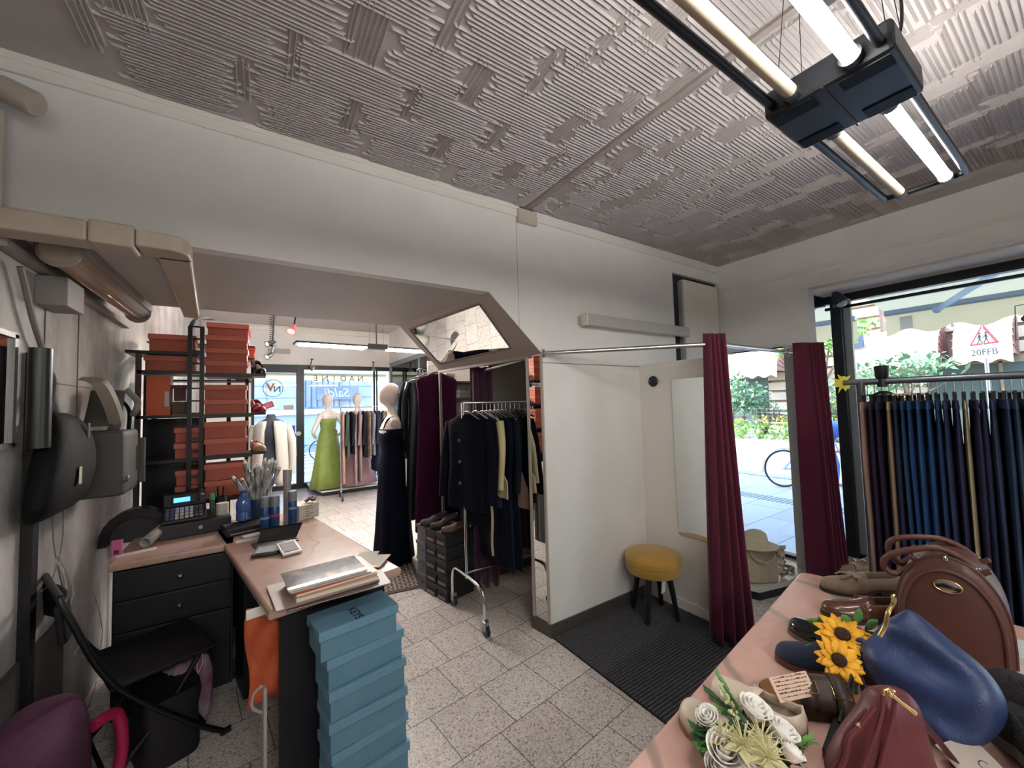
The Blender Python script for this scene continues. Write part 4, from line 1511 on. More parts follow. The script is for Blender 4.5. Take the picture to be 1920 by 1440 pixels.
# left end: black padded bag behind the register
bp = thing('black_handbag', 'shiny black handbag behind the counter at the stained wall', 'bag', (-.62, 3.42, CZ - .02))
rings = []
for k in range(13):
    a = PI * k / 12
    rings.append([V((-.17 * math.cos(a), -.05, .21 * math.sin(a) ** .8)), V((-.17 * math.cos(a), .05, .21 * math.sin(a) ** .8)), V((-.13 * math.cos(a), .05, .16 * math.sin(a) ** .8)), V((-.13 * math.cos(a), -.05, .16 * math.sin(a) ** .8))])
MB().loft(rings).build('rim', mat('bag_gloss', '151417', .3), bp, smooth=True, ang=60)
MB().prism([(-.14 * math.cos(PI * k / 14), .17 * math.sin(PI * k / 14) ** .8) for k in range(15)], .0, .03, lambda u, v, t: (u, t, v)).build('lining', mat('bag_lining', '2a272a', .6), bp)

# cash register
rg_, rw = lay('cash_register', 'black cash register with lit blue display on the drawer cabinet', 'cash register', at(297, 1016, 'Z', CZ), at(434, 991, 'Z', CZ))
hw = rw / 2
MB().box(-hw, hw, 0, .36, 0, .085).build('cash_drawer', mat('reg_black', '16171c', .5), rg_, bevel=.006)
MB().lathe([(.011, 0), (.011, .004), (0, .005)], 12, (.02, 0, .045), (0, -1, 0)).build('lock', STEEL, rg_)
prof = [(.03, .085), (.03, .105), (.20, .16), (.235, .235), (.29, .24), (.34, .16), (.34, .085)]
MB().prism(prof, -hw + .01, hw - .13, lambda u, v, t: (t, u, v)).build('body', mat('reg_black'), rg_, bevel=.006)
mb, mb2, mb3 = MB(), MB(), MB()
for r_ in range(4):
    for c_ in range(8):
        u = .045 + r_ * .036
        x = -hw + .035 + c_ * .024
        (mb if 1 < c_ < 6 else mb2 if c_ < 2 else mb3).obox((x, u, .112 + (u - .03) * .3235), (.018, .022, .008), (.313, 0, 0))
mb.build('keypad', mat('key_cream', 'b3ac98', .5), rg_, bevel=.001)
mb2.build('function_keys', mat('key_grey', '53535a', .5), rg_, bevel=.001)
mb3.build('function_keys', mat('key_grey'), rg_, bevel=.001)
ds = MB().obox((-hw + .115, .214, .20), (.13, .01, .055), (-.42, 0, 0)).build('display', BLACK, rg_, bevel=.003)
MB().obox((-hw + .105, .2075, .2), (.085, .002, .03), (-.42, 0, 0)).build('display_screen', mat('screen_blue', '1440d0', .3, emit='3a78ff', es=1.6), ds)
MB().box(-hw + .19, hw - .14, .2, .33, .17, .245).build('printer_cover', mat('reg_grey', '2b2c31', .35), rg_, bevel=.012)
MB().obox((hw - .15, .17, .2), (.02, .16, .012), (-.5, 0, 0)).build('paper_slot', mat('slot_pale', 'a5a5a8', .3, .5), rg_)
# things on the register and cabinet
mk = thing('green_marker', 'dark green marker pen standing beside the cash register display', 'marker', rg_.location + Matrix.Rotation(rg_.rotation_euler.z, 3, 'Z') @ V((hw - .1, .14, .085)))
MB().lathe([(.014, 0), (.014, .1), (.011, .105)], 12).build('barrel', mat('marker_green', '173a2a', .4), mk, smooth=True)
MB().lathe([(.016, .1), (.015, .13), (.012, .14), (0, .141)], 12).build('cap', mat('cap_green', '2f9a50', .4), mk, smooth=True)
rp = thing('receipt_roll', 'white paper roll in a holder beside the cash register', 'roll', rg_.location + Matrix.Rotation(rg_.rotation_euler.z, 3, 'Z') @ V((hw - .045, .1, .085)))
MB().lathe([(.008, 0), (.036, 0), (.036, .075), (.008, .075)], 22).build('paper', mat('roll_paper', 'bdb8ae', .8), rp, smooth=True)
pn = thing('pen_cup', 'black cup of pens behind the paper roll', 'pen holder', rg_.location + Matrix.Rotation(rg_.rotation_euler.z, 3, 'Z') @ V((hw - .05, .22, .085)))
MB().lathe([(.03, 0), (.036, .1), (.033, .1), (.028, .01)], 16).build('cup', BLACK, pn, smooth=True)
for k in range(6):
    a = k * 1.05
    MB().rod((.012 * math.cos(a), .012 * math.sin(a), .03), (.035 * math.cos(a), .035 * math.sin(a), .15 + .01 * (k % 3)), .004, 6).build('pen', BLACKM if k % 3 else mat('pen_green', '2c6b48', .4), pn)
rl = thing('rolled_paper_tube', 'rolled grey paper tube lying beside the cash register', 'paper roll', at(272, 1018, 'Z', CZ + .03))
d_ = V((.06, .2, .04))
MB().tube([(0, 0, 0), d_ * .5, d_], .028, 16, cap=False).build('tube', mat('tube_grey', '9b9691', .6), rl, smooth=True, solid=.003)
pk = thing('pink_device', 'small pink gadget standing at the end of the drawer cabinet', 'gadget', at(219, 1042, 'Z', CZ))
MB().box(-.024, .024, -.012, .012, 0, .085).build('body', mat('pink_plastic', 'b5628a', .4), pk, bevel=.006)
MB().box(-.01, .01, -.014, -.011, .012, .034).build('button', mat('dark_red', '5a1a30', .4), pk)
rc = thing('receipt_slip', 'white receipt slip lying beside the pink gadget', 'receipt', at(256, 1036, 'Z', CZ), R(10))
MB().box(-.085, .085, -.025, .025, 0, .004).build('slip', mat('slip_paper', 'c9c3bd', .8), rc)

# black box tray, bottle, spray cans, shoelace packs
ty = thing('black_printer', 'low black printer box on the marble counter under the blue bottle', 'printer', at(465, 1000, 'Z', CZ) + V((0, .02, 0)), R(12))
MB().box(-.12, .1, -.03, .14, 0, .05).build('body', BLACK, ty, bevel=.006)
MB().box(-.1, .08, -.034, -.03, .012, .02).build('slot', STEEL, ty)
for i, (x, y, rz_) in enumerate(((468, 1012, 8), (480, 1004, 14))):
    tag(MB().box(-.07, .07, -.03, .03, 0, .002 + .003 * i).build('paper_slip', mat('slip_paper')), ('upper' if i else 'lower') + ' white paper slip lying in front of the black printer box', 'paper').location = at(x, y, 'Z', CZ) + V((0, 0, .0005 + .004 * i))
    bpy.data.objects['paper_slip' if not i else 'paper_slip.001'].rotation_euler.z = R(rz_)
bo = thing('blue_water_bottle', 'clear blue plastic water bottle beside the spray cans', 'bottle', at(456, 992, 'Z', CZ) + V((0, .02, .05)))
MB().lathe([(.03, 0), (.042, .008), (.042, .05), (.038, .06), (.042, .07), (.042, .12), (.03, .155), (.016, .17), (.015, .185)], 20).build('body', mat('bottle_blue', '3d5f9c', .1, coat=.5), bo, smooth=True)
MB().lathe([(.017, .18), (.017, .2), (0, .2)], 14).build('cap', mat('cap_blue', '2b4a90', .4), bo, smooth=True)
cans = ((497, 1000, 'blue spray can with grey cap, nearest the bottle'), (516, 1000, 'blue spray can with a red band, second from the bottle'), (549, 985, 'blue spray can with grey cap, beside the white carton'))
CANB = mat('can_blue', '24477a', .3, .3, var=.25, vs=25)
for i, (x, y, lab) in enumerate(cans):
    c = thing('spray_can', lab, 'spray can', at(x, y, 'Z', CZ) + V((0, .03 if i != 1 else .06, 0)), 0, 'blue spray cans on the counter')
    MB().lathe([(.026, 0), (.0275, .004), (.0275, .15), (.022, .162)], 18).build('can', CANB, c, smooth=True)
    MB().lathe([(.0275, .158), (.0275, .215), (.024, .225), (0, .226)], 18).build('cap', mat('can_cap', '737b80', .4), c, smooth=True)
    MB().lathe([(.0278, .085 + .01 * i), (.0278, .1 + .01 * i)], 18).build('band', mat('can_red', 'a83448', .4) if i == 1 else mat('can_pale', '7f95b0', .4), c, smooth=True)
cu = thing('blue_container', 'dark blue round container holding wrapped umbrellas', 'container', at(484, 985, 'Z', CZ) + V((0, .07, 0)))
MB().lathe([(.045, 0), (.05, .006), (.052, .17), (.048, .17), (.044, .01)], 20).build('cup', mat('cup_blue', '2c4262', .4), cu, smooth=True)
cq = thing('cardboard_sleeve', 'small brown cardboard sleeve between bottle and blue container', 'carton', at(474, 985, 'Z', CZ) + V((-.0, .03, 0)))
MB().box(-.02, .02, -.015, .015, 0, .15).build('sleeve', mat('cardboard', '9a7a5c', .8), cq, bevel=.002)
# bunch of wrapped collapsible umbrellas / insole packs fanned out of the container
WR = mat('wrap_clear', 'b9b8b2', .2, coat=.4, hex2='55565a', vs=45, stretch=(1, 1, .3))
TIP = mat('tip_white', 'e0ddd6', .4)
base = cu.location + V((0, 0, .1))
tips = [(436, 893), (444, 903), (452, 896), (458, 862), (466, 880), (474, 888), (483, 869), (490, 873), (497, 858), (505, 862), (511, 859), (518, 862), (526, 874), (478, 872), (488, 884), (502, 876)]
for i, (x, y) in enumerate(tips):
    yy = base.y + .04 * (i % 3 - 1)
    tp = at(x, y, 'Y', yy)
    o = thing('wrapped_stick', f'clear wrapped thin shoe stick in the fanned bunch, {ORD[i]} from the ladder side' if False else 'thin grey stick wrapped in clear film, fanned out of the blue container', 'stick', base + V(((i - 8) * .003, .004 * (i % 3 - 1), 0)), 0, 'wrapped sticks in the blue container')
    q = tp - o.location
    if x > 530:
        continue
    MB().tube([(0, 0, 0), q * .55, q * .93], [.009, .014, .013], 8).build('wrap', WR, o, smooth=True)
    MB().tube([q * .92, q], [.012, .007], 8).build('tip', TIP, o, smooth=True)
cp = thing('silver_tube', 'pale upright tube with clear top behind the spray cans', 'tube', at(541, 985, 'Z', CZ) + V((0, .12, 0)))
MB().lathe([(.025, 0), (.025, .27), (.028, .28), (.028, .36), (0, .362)], 16).build('tube', mat('tube_silver', 'a8a6a4', .25, .3), cp, smooth=True)
wb, ww = lay('white_carton', 'white carton with brown sketch lettering on the counter', 'carton', at(561, 977, 'Z', CZ), at(598, 967, 'Z', CZ))
MB().box(-ww / 2, ww / 2, 0, .16, 0, .1).build('body', mat('carton_white', 'c9bfb4', .7), wb, bevel=.002)
mb = MB()
for z, x0_, x1_ in ((.085, -.03, .02), (.07, -.035, .03), (.05, -.03, .0), (.035, -.025, .03), (.02, -.03, .01)):
    mb.box(x0_, x1_, -.001, 0, z, z + .004)
mb.build('print', mat('brown_print', '6a564c', .7), wb)
tag(MB().tube(spline([(0, 0, .0), (.03, .01, .015), (.05, -.01, .008), (.06, .02, .02), (.02, .03, .012)]), .012, 8).build('brown_ribbon', mat('ribbon', '6a4a3c', .6), smooth=True), 'crumpled brown ribbon lying on the white carton', 'ribbon').location = wb.location + V((-.02, .05, .112))
# open black case, calculator, white tablet
cs, cw = lay('black_folder', 'open black mesh folder lying on the counter in front of the cans', 'folder', at(493, 1030, 'Z', CZ), at(560, 1014, 'Z', CZ))
MB().box(-cw / 2 - .03, cw / 2, .0, .14, 0, .008).build('base', BLACK, cs, bevel=.002)
MB().add([(-cw / 2, .13, .01), (cw / 2, .06, .01), (cw / 2 + .05, .11, .07), (-cw / 2 + .03, .2, .06)], [(0, 1, 2, 3)]).build('flap', mat('mesh_black', '25252a', .4), cs, solid=.004)
MB().tube([(cw / 2, .06, .012), (cw / 2 + .05, .11, .072), (-cw / 2 + .03, .2, .062)], .005, 6).build('flap_rim', BLACK, cs)
ca, cw = lay('calculator', 'black desktop calculator with grey keys on the marble counter', 'calculator', at(470, 1048, 'Z', CZ), at(520, 1041, 'Z', CZ))
MB().box(-cw / 2, cw / 2, 0, .16, 0, .018).build('body', mat('calc_black', '26272b', .4), ca, bevel=.005)
mb = MB()
for r_ in range(5):
    for c_ in range(5):
        mb.box(-cw / 2 + .014 + c_ * (cw - .03) / 5, -cw / 2 + .014 + c_ * (cw - .03) / 5 + .018, .01 + r_ * .021, .024 + r_ * .021, .018, .023)
mb.build('keypad', mat('calc_key', '9a9da2', .5), ca, bevel=.002)
MB().box(-cw / 2 + .015, cw / 2 - .015, .125, .15, .018, .02).build('display', mat('lcd', '7d8a80', .2), ca)
tb, tw = lay('card_terminal', 'small white tablet terminal with grey screen beside the calculator', 'terminal', at(530, 1046, 'Z', CZ), at(567, 1036, 'Z', CZ))
MB().obox((0, .06, .025), (tw, .13, .012), (.25, 0, 0)).build('body', mat('tablet_white', 'd2cec9', .4), tb, bevel=.004)
MB().obox((0, .062, .033), (tw - .025, .095, .002), (.25, 0, 0)).build('screen', mat('tablet_screen', '4a4c50', .15), tb)
MB().box(-tw / 2 + .01, tw / 2 - .01, .02, .11, 0, .02).build('stand', BLACK, tb)

# catalogues stacked on the counter corner
ang = co.rotation_euler.z + R(-8)
base = at(616, 1095, 'Z', CZ)
stack = (('thin maroon folder at the bottom of the catalogue pile', .40, .30, .006, 'catalogue_maroon', '4a2c34', -3, (.03, -.02)),
         ('pale brown envelope under the catalogues', .40, .28, .004, 'envelope_brown', 'a38d80', 3, (-.02, .0)),
         ('thick cream catalogue in the middle of the pile', .33, .24, .016, 'catalogue_cream', 'c9bda6', 1, (.02, -.005)),
         ('orange edged catalogue below the glossy one', .33, .23, .012, 'catalogue_orange', 'cc5a44', 4, (.015, .005)),
         ('grey catalogue with white edge near the top', .32, .22, .006, 'catalogue_grey', 'b0aca8', 0, (.0, .01)))
z_ = CZ
for lab, lx, ly, th, mk_, hx_, rr, off in stack:
    o = thing('catalogue', lab, 'catalogue', base + V((off[0], off[1], z_ - CZ)), ang + R(rr), 'catalogues piled on the counter')
    MB().box(-lx / 2, lx / 2, -ly / 2, ly / 2, 0, .0015).build('back_cover', mat(mk_, hx_, .4), o)
    MB().box(-lx / 2 + .002, lx / 2 - .003, -ly / 2 + .003, ly / 2 - .003, .0015, th - .001).build('pages', mat('pages', 'd8d0c0', .8), o)
    MB().box(-lx / 2, lx / 2, -ly / 2, ly / 2, th - .001, th).build('front_cover', mat(mk_), o)
    z_ += th + .0005


def _gloss(nt, b):
    tc = nt.nodes.new('ShaderNodeTexCoord')
    n = nt.nodes.new('ShaderNodeTexNoise')
    n.inputs['Scale'].default_value = 9
    n.inputs['Detail'].default_value = 3
    nt.links.new(tc.outputs['Object'], n.inputs['Vector'])
    r = nt.nodes.new('ShaderNodeValToRGB')
    e = r.color_ramp.elements
    e[0].position, e[0].color = .35, lin('3c3d42')
    e[1].position, e[1].color = .6, lin('6c6d74')
    x = e.new(.72)
    x.color = lin('b98a60')
    nt.links.new(n.outputs['Fac'], r.inputs['Fac'])
    nt.links.new(r.outputs['Color'], b.inputs['Base Color'])
    b.inputs['Roughness'].default_value = .12
    b.inputs['Coat Weight'].default_value = .6


o = thing('glossy_magazine', 'glossy dark magazine on top of the catalogue pile', 'magazine', base + V((-.015, .015, z_ - CZ)), ang + R(2), 'catalogues piled on the counter')
MB().box(-.155, .155, -.105, .105, 0, .006).build('pages', mat('pages'), o)
MB().box(-.157, .157, -.107, .107, .006, .0075).build('front_cover', nodes_mat('gloss_cover', _gloss), o)
MB().box(-.157, .157, -.107, -.075, .0075, .008).build('title_strip', mat('strip_pale', 'c4c0c0', .2), o)
for i, (x, y, rr) in enumerate(((686, 1046, -30), (704, 1052, -38))):
    o = thing('paper_sheet', ('upper' if i else 'lower') + ' loose sheet in clear sleeve sticking out of the catalogue pile', 'sheet', at(x, y, 'Z', CZ + .004 + .006 * i) - V((0, 0, .0)), ang + R(rr))
    MB().box(-.05, .05, -.08, .08, 0, .003).build('sleeve', mat('sleeve_pale', 'b9b0a4', .15, coat=.5), o)
    MB().box(-.048, .048, -.08, -.06, .003, .0035).build('tab', mat('tab_orange', 'b8744c', .5), o)
# orange paper bag and white strip hanging inside the counter
ob = thing('orange_paper_bag', 'crumpled orange paper bag hanging on the inner side of the counter', 'bag', co.location, co.rotation_euler.z)
rg3 = random.Random(2)
rows = []
for i in range(9):
    rows.append([V((-.035 - .01 * math.sin(i * .8) + j * .02, .2 + .012 * math.sin(i * 1.7 + j * 1.3) + rg3.uniform(-.004, .004), .775 - i * .05 - .012 * math.sin(j * .9 + i))) for j in range(9)])
MB().loft(rows, caps=False, closed=False).build('sheet', mat('orange_paper', 'b5512c', .6), ob, smooth=True, solid=.006, ang=180)
MB().box(-.04, .07, .185, .19, .735, .775).build('white_fold', PAPER, ob)
wt = thing('white_strip_bag', 'white folded strip hanging below the orange paper bag', 'strip', co.location, co.rotation_euler.z)
MB().box(.02, .032, .17, .22, .02, .44).build('strip', mat('strip_white', 'a8a19b', .7), wt)
MB().tube(spline([(.02, .2, .44), (-.01, .2, .42), (-.015, .2, .37), (.02, .2, .33)]), .006, 6).build('loop', mat('strip_white'), wt, smooth=True)
fb = thing('floor_storage_box', 'dark storage box on the floor inside the counter', 'box', (-.12, 3.02, 0))
MB().box(-.0, .1, -.04, .3, 0, .3).build('body', BLACK, fb)
MB().box(.005, .09, -.044, -.04, .12, .2).build('label_card', mat('grey_card', '5a564c', .8), fb)


# ------------------------------------------------------------------ shoe boxes
def shoebox(label, loc, rz, L, D, Hh, body, lid, group, lidh=.035, name='shoe_box', label_card=None):
    o = thing(name, label, 'shoe box', loc, rz, group)
    MB().box(-L / 2 + .008, L / 2 - .008, -D / 2 + .008, D / 2 - .008, 0, Hh - .006).build('body', body, o)
    MB().box(-L / 2, L / 2, -D / 2, D / 2, Hh - lidh, Hh - .003).build('lid', lid, o, bevel=.0015)
    if label_card:
        MB().box(*label_card).build('label_card', mat('card_white', 'b9b6b0', .7), o)
    return o


BLUE = mat('box_blue', '5b8399', .6, var=.03, vs=20)  # darker than the lid: shade under its edge put into the colour
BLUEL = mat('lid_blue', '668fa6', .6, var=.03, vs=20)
pL, pR = at(598.4, 1187, 'Z', .73), at(744.5, 1132, 'Z', .73)
d = (pR - pL)
rzb = math.atan2(d.y, d.x)
ux, uy = d.normalized(), V((-d.normalized().y, d.normalized().x, 0))
cb = pL + ux * .163 + uy * .092
offs = [(0.075, 0.0), (.068, .006), (.06, -.004), (.055, 0.0), (.045, .01), (.0, 0)]
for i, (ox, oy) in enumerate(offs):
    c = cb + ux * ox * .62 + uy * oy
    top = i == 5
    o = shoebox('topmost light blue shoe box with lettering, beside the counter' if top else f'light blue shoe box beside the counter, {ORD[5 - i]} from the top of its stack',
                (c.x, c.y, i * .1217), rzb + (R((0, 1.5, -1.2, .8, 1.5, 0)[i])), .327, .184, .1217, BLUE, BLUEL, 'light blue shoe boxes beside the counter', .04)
    if top:
        text('lettering', 'KEYS', .05, mat('ink', '1a222a', .6), o, frame((-.005, -.035, .119), (0, -1, 0), (1, 0, 0), (0, 0, 1)), ext=.0003, bold=.001)
        text('side_lettering', 'KEYS', .03, mat('ink'), o, frame((-.1641, .02, .095), (0, -1, 0), (0, 0, 1), (-1, 0, 0)), ext=.0003)

# dark boxes in three columns at the passage
DG, LG = mat('box_dark', '232124', .6, var=.08), mat('box_pale', '585c62', .6, var=.06)
g0, g1 = V((1.297, 3.027, 0)), V((1.199, 3.478, 0))
dd = (g1 - g0).normalized()
rzd = math.atan2(-dd.x, dd.y)
wx = V((dd.y, -dd.x, 0))
for col in range(3):
    n, hh_, wdt = ((4, .1385, .15) if col == 2 else (5, .11, .15))
    for i in range(n):
        c = g0 + dd * (.075 + col * .153) + wx * (.15 + (.005 if i % 2 else 0)) + V((0, 0, i * hh_))
        o = shoebox(f'{"pale grey" if col == 2 else "dark grey"} shoe box, {ORD[n - 1 - i]} from the top of the {["column nearest the chrome wheels", "middle column", "column nearest the floor mat"][col]}',
                    c, rzd, .30, .148, hh_, LG if col == 2 else DG, LG if col == 2 else DG, 'shoe boxes stacked at the passage', .03)
        if col < 2:
            MB().box(-.151, -.1495, -.05, .055, .015, .04).build('label_card', mat('card_grey', '6d6b68', .7), o)
        else:
            MB().lathe([(.008, 0), (.008, .002)], 10, (-.15, -.03, .07), (-1, 0, 0)).build('finger_hole', BLACK, o)

# ------------------------------------------------------------------ steel shelf of orange boxes
SY = 3.72
sh = thing('black_shoe_rack', 'black metal shoe rack with ladder frame behind the cash register', 'rack', (-.4, SY, 0))
inv = Matrix.Translation(-sh.location)
for x in (-.405, -.335):
    MB(inv).box(x - .013, x + .013, SY - .03, SY - .004, 0, 2.24).build('upright', BLACKM, sh)
mb = MB(inv)
for k in range(22):
    z_ = .3 + k * .092
    mb.box(-.392, -.348, SY - .024, SY - .01, z_, z_ + .012)
mb.build('ladder_rungs', BLACKM, sh)
MB(inv).tube(spline([(-.405, SY - .017, 2.2), (-.395, SY, 2.27), (-.36, SY + .08, 2.32), (-.30, SY + .25, 2.36)]), .013, 8).build('top_hook', BLACKM, sh, smooth=True)
for x0_, x1_, y0_, y1_, z_, nm in ((-.70, -.672, SY - .02, SY + .01, 1.0, 'side_post'),):
    MB(inv).box(x0_, x1_, y0_, y1_, 0, 2.03).build(nm, mat('post_maroon', '3c2229', .5), sh)
for z_ in (1.865, 1.555, 1.245, .93):
    MB(inv).box(-.32, -.02, SY - .02, SY + .26, z_, z_ + .03).build('shelf_board', BLACK, sh)
for z_ in (2.025, 1.885, 1.565, 1.245):
    MB(inv).box(-.755 if z_ > 2 else -.69, -.35, SY - .02, SY + .26, z_, z_ + .022).build('shelf_board', BLACK, sh)
for x in (-.69, -.06):
    MB(inv).box(x - .012, x + .012, SY + .24, SY + .262, 0, 1.9).build('back_post', BLACKM, sh)
ORA = mat('box_orange', 'a6503d', .55, var=.06, vs=6)  # body painted darker than its lid, standing in for the lid's shadow
ORB = mat('box_orange_sunlit', 'd8502a', .5)  # lighter copy of the orange: sunlight on the far boxes is in the colour
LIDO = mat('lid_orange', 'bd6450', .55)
GRP = 'orange shoe boxes on the black rack'
names = ['top shelf', 'second shelf', 'third shelf', 'lowest shelf']
for si, (zb_, n) in enumerate(((1.895, 4), (1.585, 2), (1.275, 2), (.96, 2))):
    for i in range(n):
        hh_ = (.098, .112, .125, .125)[si]
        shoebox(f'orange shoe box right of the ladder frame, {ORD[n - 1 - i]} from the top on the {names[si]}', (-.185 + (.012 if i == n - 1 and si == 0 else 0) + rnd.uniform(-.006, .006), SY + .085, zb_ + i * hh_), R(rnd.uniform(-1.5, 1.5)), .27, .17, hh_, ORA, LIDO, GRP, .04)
for i, (x, z_, l_, lab) in enumerate(((-.51, 2.048, .27, 'orange shoe box on the top board left of the ladder frame'), (-.52, 1.908, .29, 'orange shoe box just below the top board, left of the ladder frame'),
                                      (-.42, 1.268, .15, 'narrow orange shoe box behind the ladder frame, lower of two on the third shelf'), (-.42, 1.383, .15, 'narrow orange shoe box behind the ladder frame, upper of two on the third shelf'),
                                      (-.42, .955, .13, 'narrow orange shoe box behind the ladder frame, lower of two at the bottom'), (-.42, 1.07, .13, 'narrow orange shoe box behind the ladder frame, upper of two at the bottom'))):
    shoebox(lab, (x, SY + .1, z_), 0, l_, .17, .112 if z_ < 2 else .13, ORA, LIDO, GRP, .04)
MB(inv).box(-.69, -.33, SY + .262, SY + .272, .5, 1.56).build('back_panel', mat('dark_panel', '16181d', .25), sh)
MB(inv).box(-.44, -.38, SY + .0, SY + .2, .93, .955).build('shelf_board', BLACK, sh)
o = shoebox('bright orange shoe box standing on end with a white label', (-.585, SY + .09, 1.588), 0, .145, .14, .285, mat('box_orange_front', 'c2562f', .5), mat('box_orange_front'), GRP, .004)
MB().box(.035, .06, -.0715, -.07, .06, .17).build('label_card', mat('card_white', 'b9b6b0', .7), o)
shoebox('maroon shoe box beside the upright orange box', (-.47, SY + .12, 1.69), 0, .085, .14, .12, mat('box_maroon', '5a2a2e', .6), mat('box_maroon'), GRP, .03)
shoebox('brown shoe carton under the maroon box', (-.47, SY + .12, 1.588), 0, .1, .15, .1, mat('box_brown', '5c4a3c', .7), mat('box_brown'), GRP, .03)
# shelf behind it facing the far room: bright boxes and shoes on its end
for i, (px0, px1, py0, py1) in enumerate(((455, 470, 622, 650), (458, 479, 652, 673), (448, 466, 676, 713), (447, 458, 722, 774), (446, 457, 794, 846), (446, 456, 866, 905))):
    a, b = at(px0 - 8, py1, 'Y', 4.25), at(px1, py0, 'Y', 4.25)
    shoebox(('bright orange shoe box on the far side of the rack, topmost', 'bright orange shoe box on the far side of the rack, tilted second one', 'red orange shoe box on the far side of the rack, third from top',
             'red orange shoe box on the far side of the rack, fourth from top', 'red orange shoe box on the far side of the rack, fifth from top', 'red orange shoe box on the far side of the rack, lowest')[i],
            ((a.x + b.x) / 2, 4.25, a.z), 0, b.x - a.x, .2, b.z - a.z, ORB, ORB, 'bright orange shoe boxes behind the rack', .04)
r2 = thing('far_shoe_rack', 'second black shoe rack behind the first, facing the far room', 'rack', (-.3, 4.25, 0))
inv = Matrix.Translation(-r2.location)
for i, (px0, py0) in enumerate(((455, 651), (455, 674), (448, 714), (447, 775), (446, 847), (446, 906))):
    a = at(px0, py0, 'Y', 4.25)
    MB(inv).box(-.72, a.x + .09, 4.14, 4.36, a.z - .012, a.z - .001).build('shelf_board', BLACK, r2)
for x in (-.7, -.2):
    MB(inv).box(x - .015, x + .015, 4.33, 4.36, 0, 2.1).build('upright', BLACKM, r2)
TAN, PUMP = mat('shoe_tan', '9c7f68', .5), mat('pump_black', '131316', .25)
for i, (px_, z_, m_, lab, rz_, ht, hl) in enumerate(((-.06, 1.8955, PUMP, 'black high heel pump on the end of the top shelf', 200, .05, .08), (-.02, 1.5855, mat('shoe_red', '8f2030', .3), 'dark red pump on the end of the second shelf', 190, .05, .06),
                                              (.0, 1.2755, TAN, 'tan suede shoe on the end of the third shelf', 200, .06, .02), (.0, .9605, mat('shoe_taupe', '7a6250', .6), 'taupe suede shoe on the end of the lowest shelf', 195, .06, .02))):
    pass
for z_ in (1.865, 1.555, 1.245, .93):
    MB(Matrix.Translation(-sh.location)).box(-.03, .07, SY + .0, SY + .24, z_ + .012, z_ + .03).build('shelf_end', BLACK, sh)
for i, (z_, m_, lab, ht, hl) in enumerate(((1.8955, PUMP, 'black high heel pump on the end of the top shelf', .055, .07), (1.5855, mat('shoe_red', '8f2030', .3), 'dark red pump on the end of the second shelf', .05, .05),
                                           (1.2755, TAN, 'tan suede shoe on the end of the third shelf', .06, .02), (.9605, mat('shoe_taupe', '7a6250', .6), 'taupe suede shoe on the end of the lowest shelf', .06, .02))):
    shoe('display_shoe', lab, (.018, SY + .11, z_), R(-75), m_, m_, mat('lining_cream', 'c9bda8', .6), L=.23, W=.08, heel=hl, rim=.05, hgt=.045, group='shoes on the ends of the shelves')
hp = at(430, 668, 'Y', SY - .02)
# ------------------------------------------------------------------ fitting cabin
PLUM = mat('curtain_plum', '6b1238', .75, var=.06, vs=3, sheen=.3)
nt_ = PLUM.node_tree
mix_ = nt_.nodes.new('ShaderNodeMixShader')
tr_ = nt_.nodes.new('ShaderNodeBsdfTranslucent')
tr_.inputs['Color'].default_value = lin('a01848')
mix_.inputs['Fac'].default_value = .3
nt_.links.new(nt_.nodes['Principled BSDF'].outputs[0], mix_.inputs[1])
nt_.links.new(tr_.outputs[0], mix_.inputs[2])
nt_.links.new(mix_.outputs[0], nt_.nodes['Material Output'].inputs['Surface'])
PLUM2 = mat('curtain_dark_plum', '3f1230', .8, sheen=.2)
rod = thing('curtain_rod', 'bent chrome curtain rod round the fitting cabin with wall flanges', 'curtain rod', (1.69, YM - .001, 1.945))
rc_ = at(1342, 645, 'Z', 1.958)
inv = Matrix.Translation(-rod.location)
a_, e_ = V((1.70, YM - .003, 1.947)), V((XW - .032, 1.50, 1.972))
p1, p2 = rc_.lerp(a_, .08), rc_.lerp(e_, .06)
MB(inv).tube([a_, p1] + spline([p1, rc_.lerp((p1 + p2) / 2, .4), p2], 6)[1:-1] + [p2, e_], .0155, 14).build('rod', mat('rod_chrome', 'c4c2bf', .22, .9), rod, smooth=True)
MB(inv).lathe([(.03, 0), (.03, .01), (.018, .012)], 18, a_, (rc_ - a_)).build('flange', STEEL, rod, smooth=True)
MB(inv).lathe([(.03, 0), (.03, .01), (.018, .012)], 18, e_, (rc_ - e_)).build('flange', STEEL, rod, smooth=True)


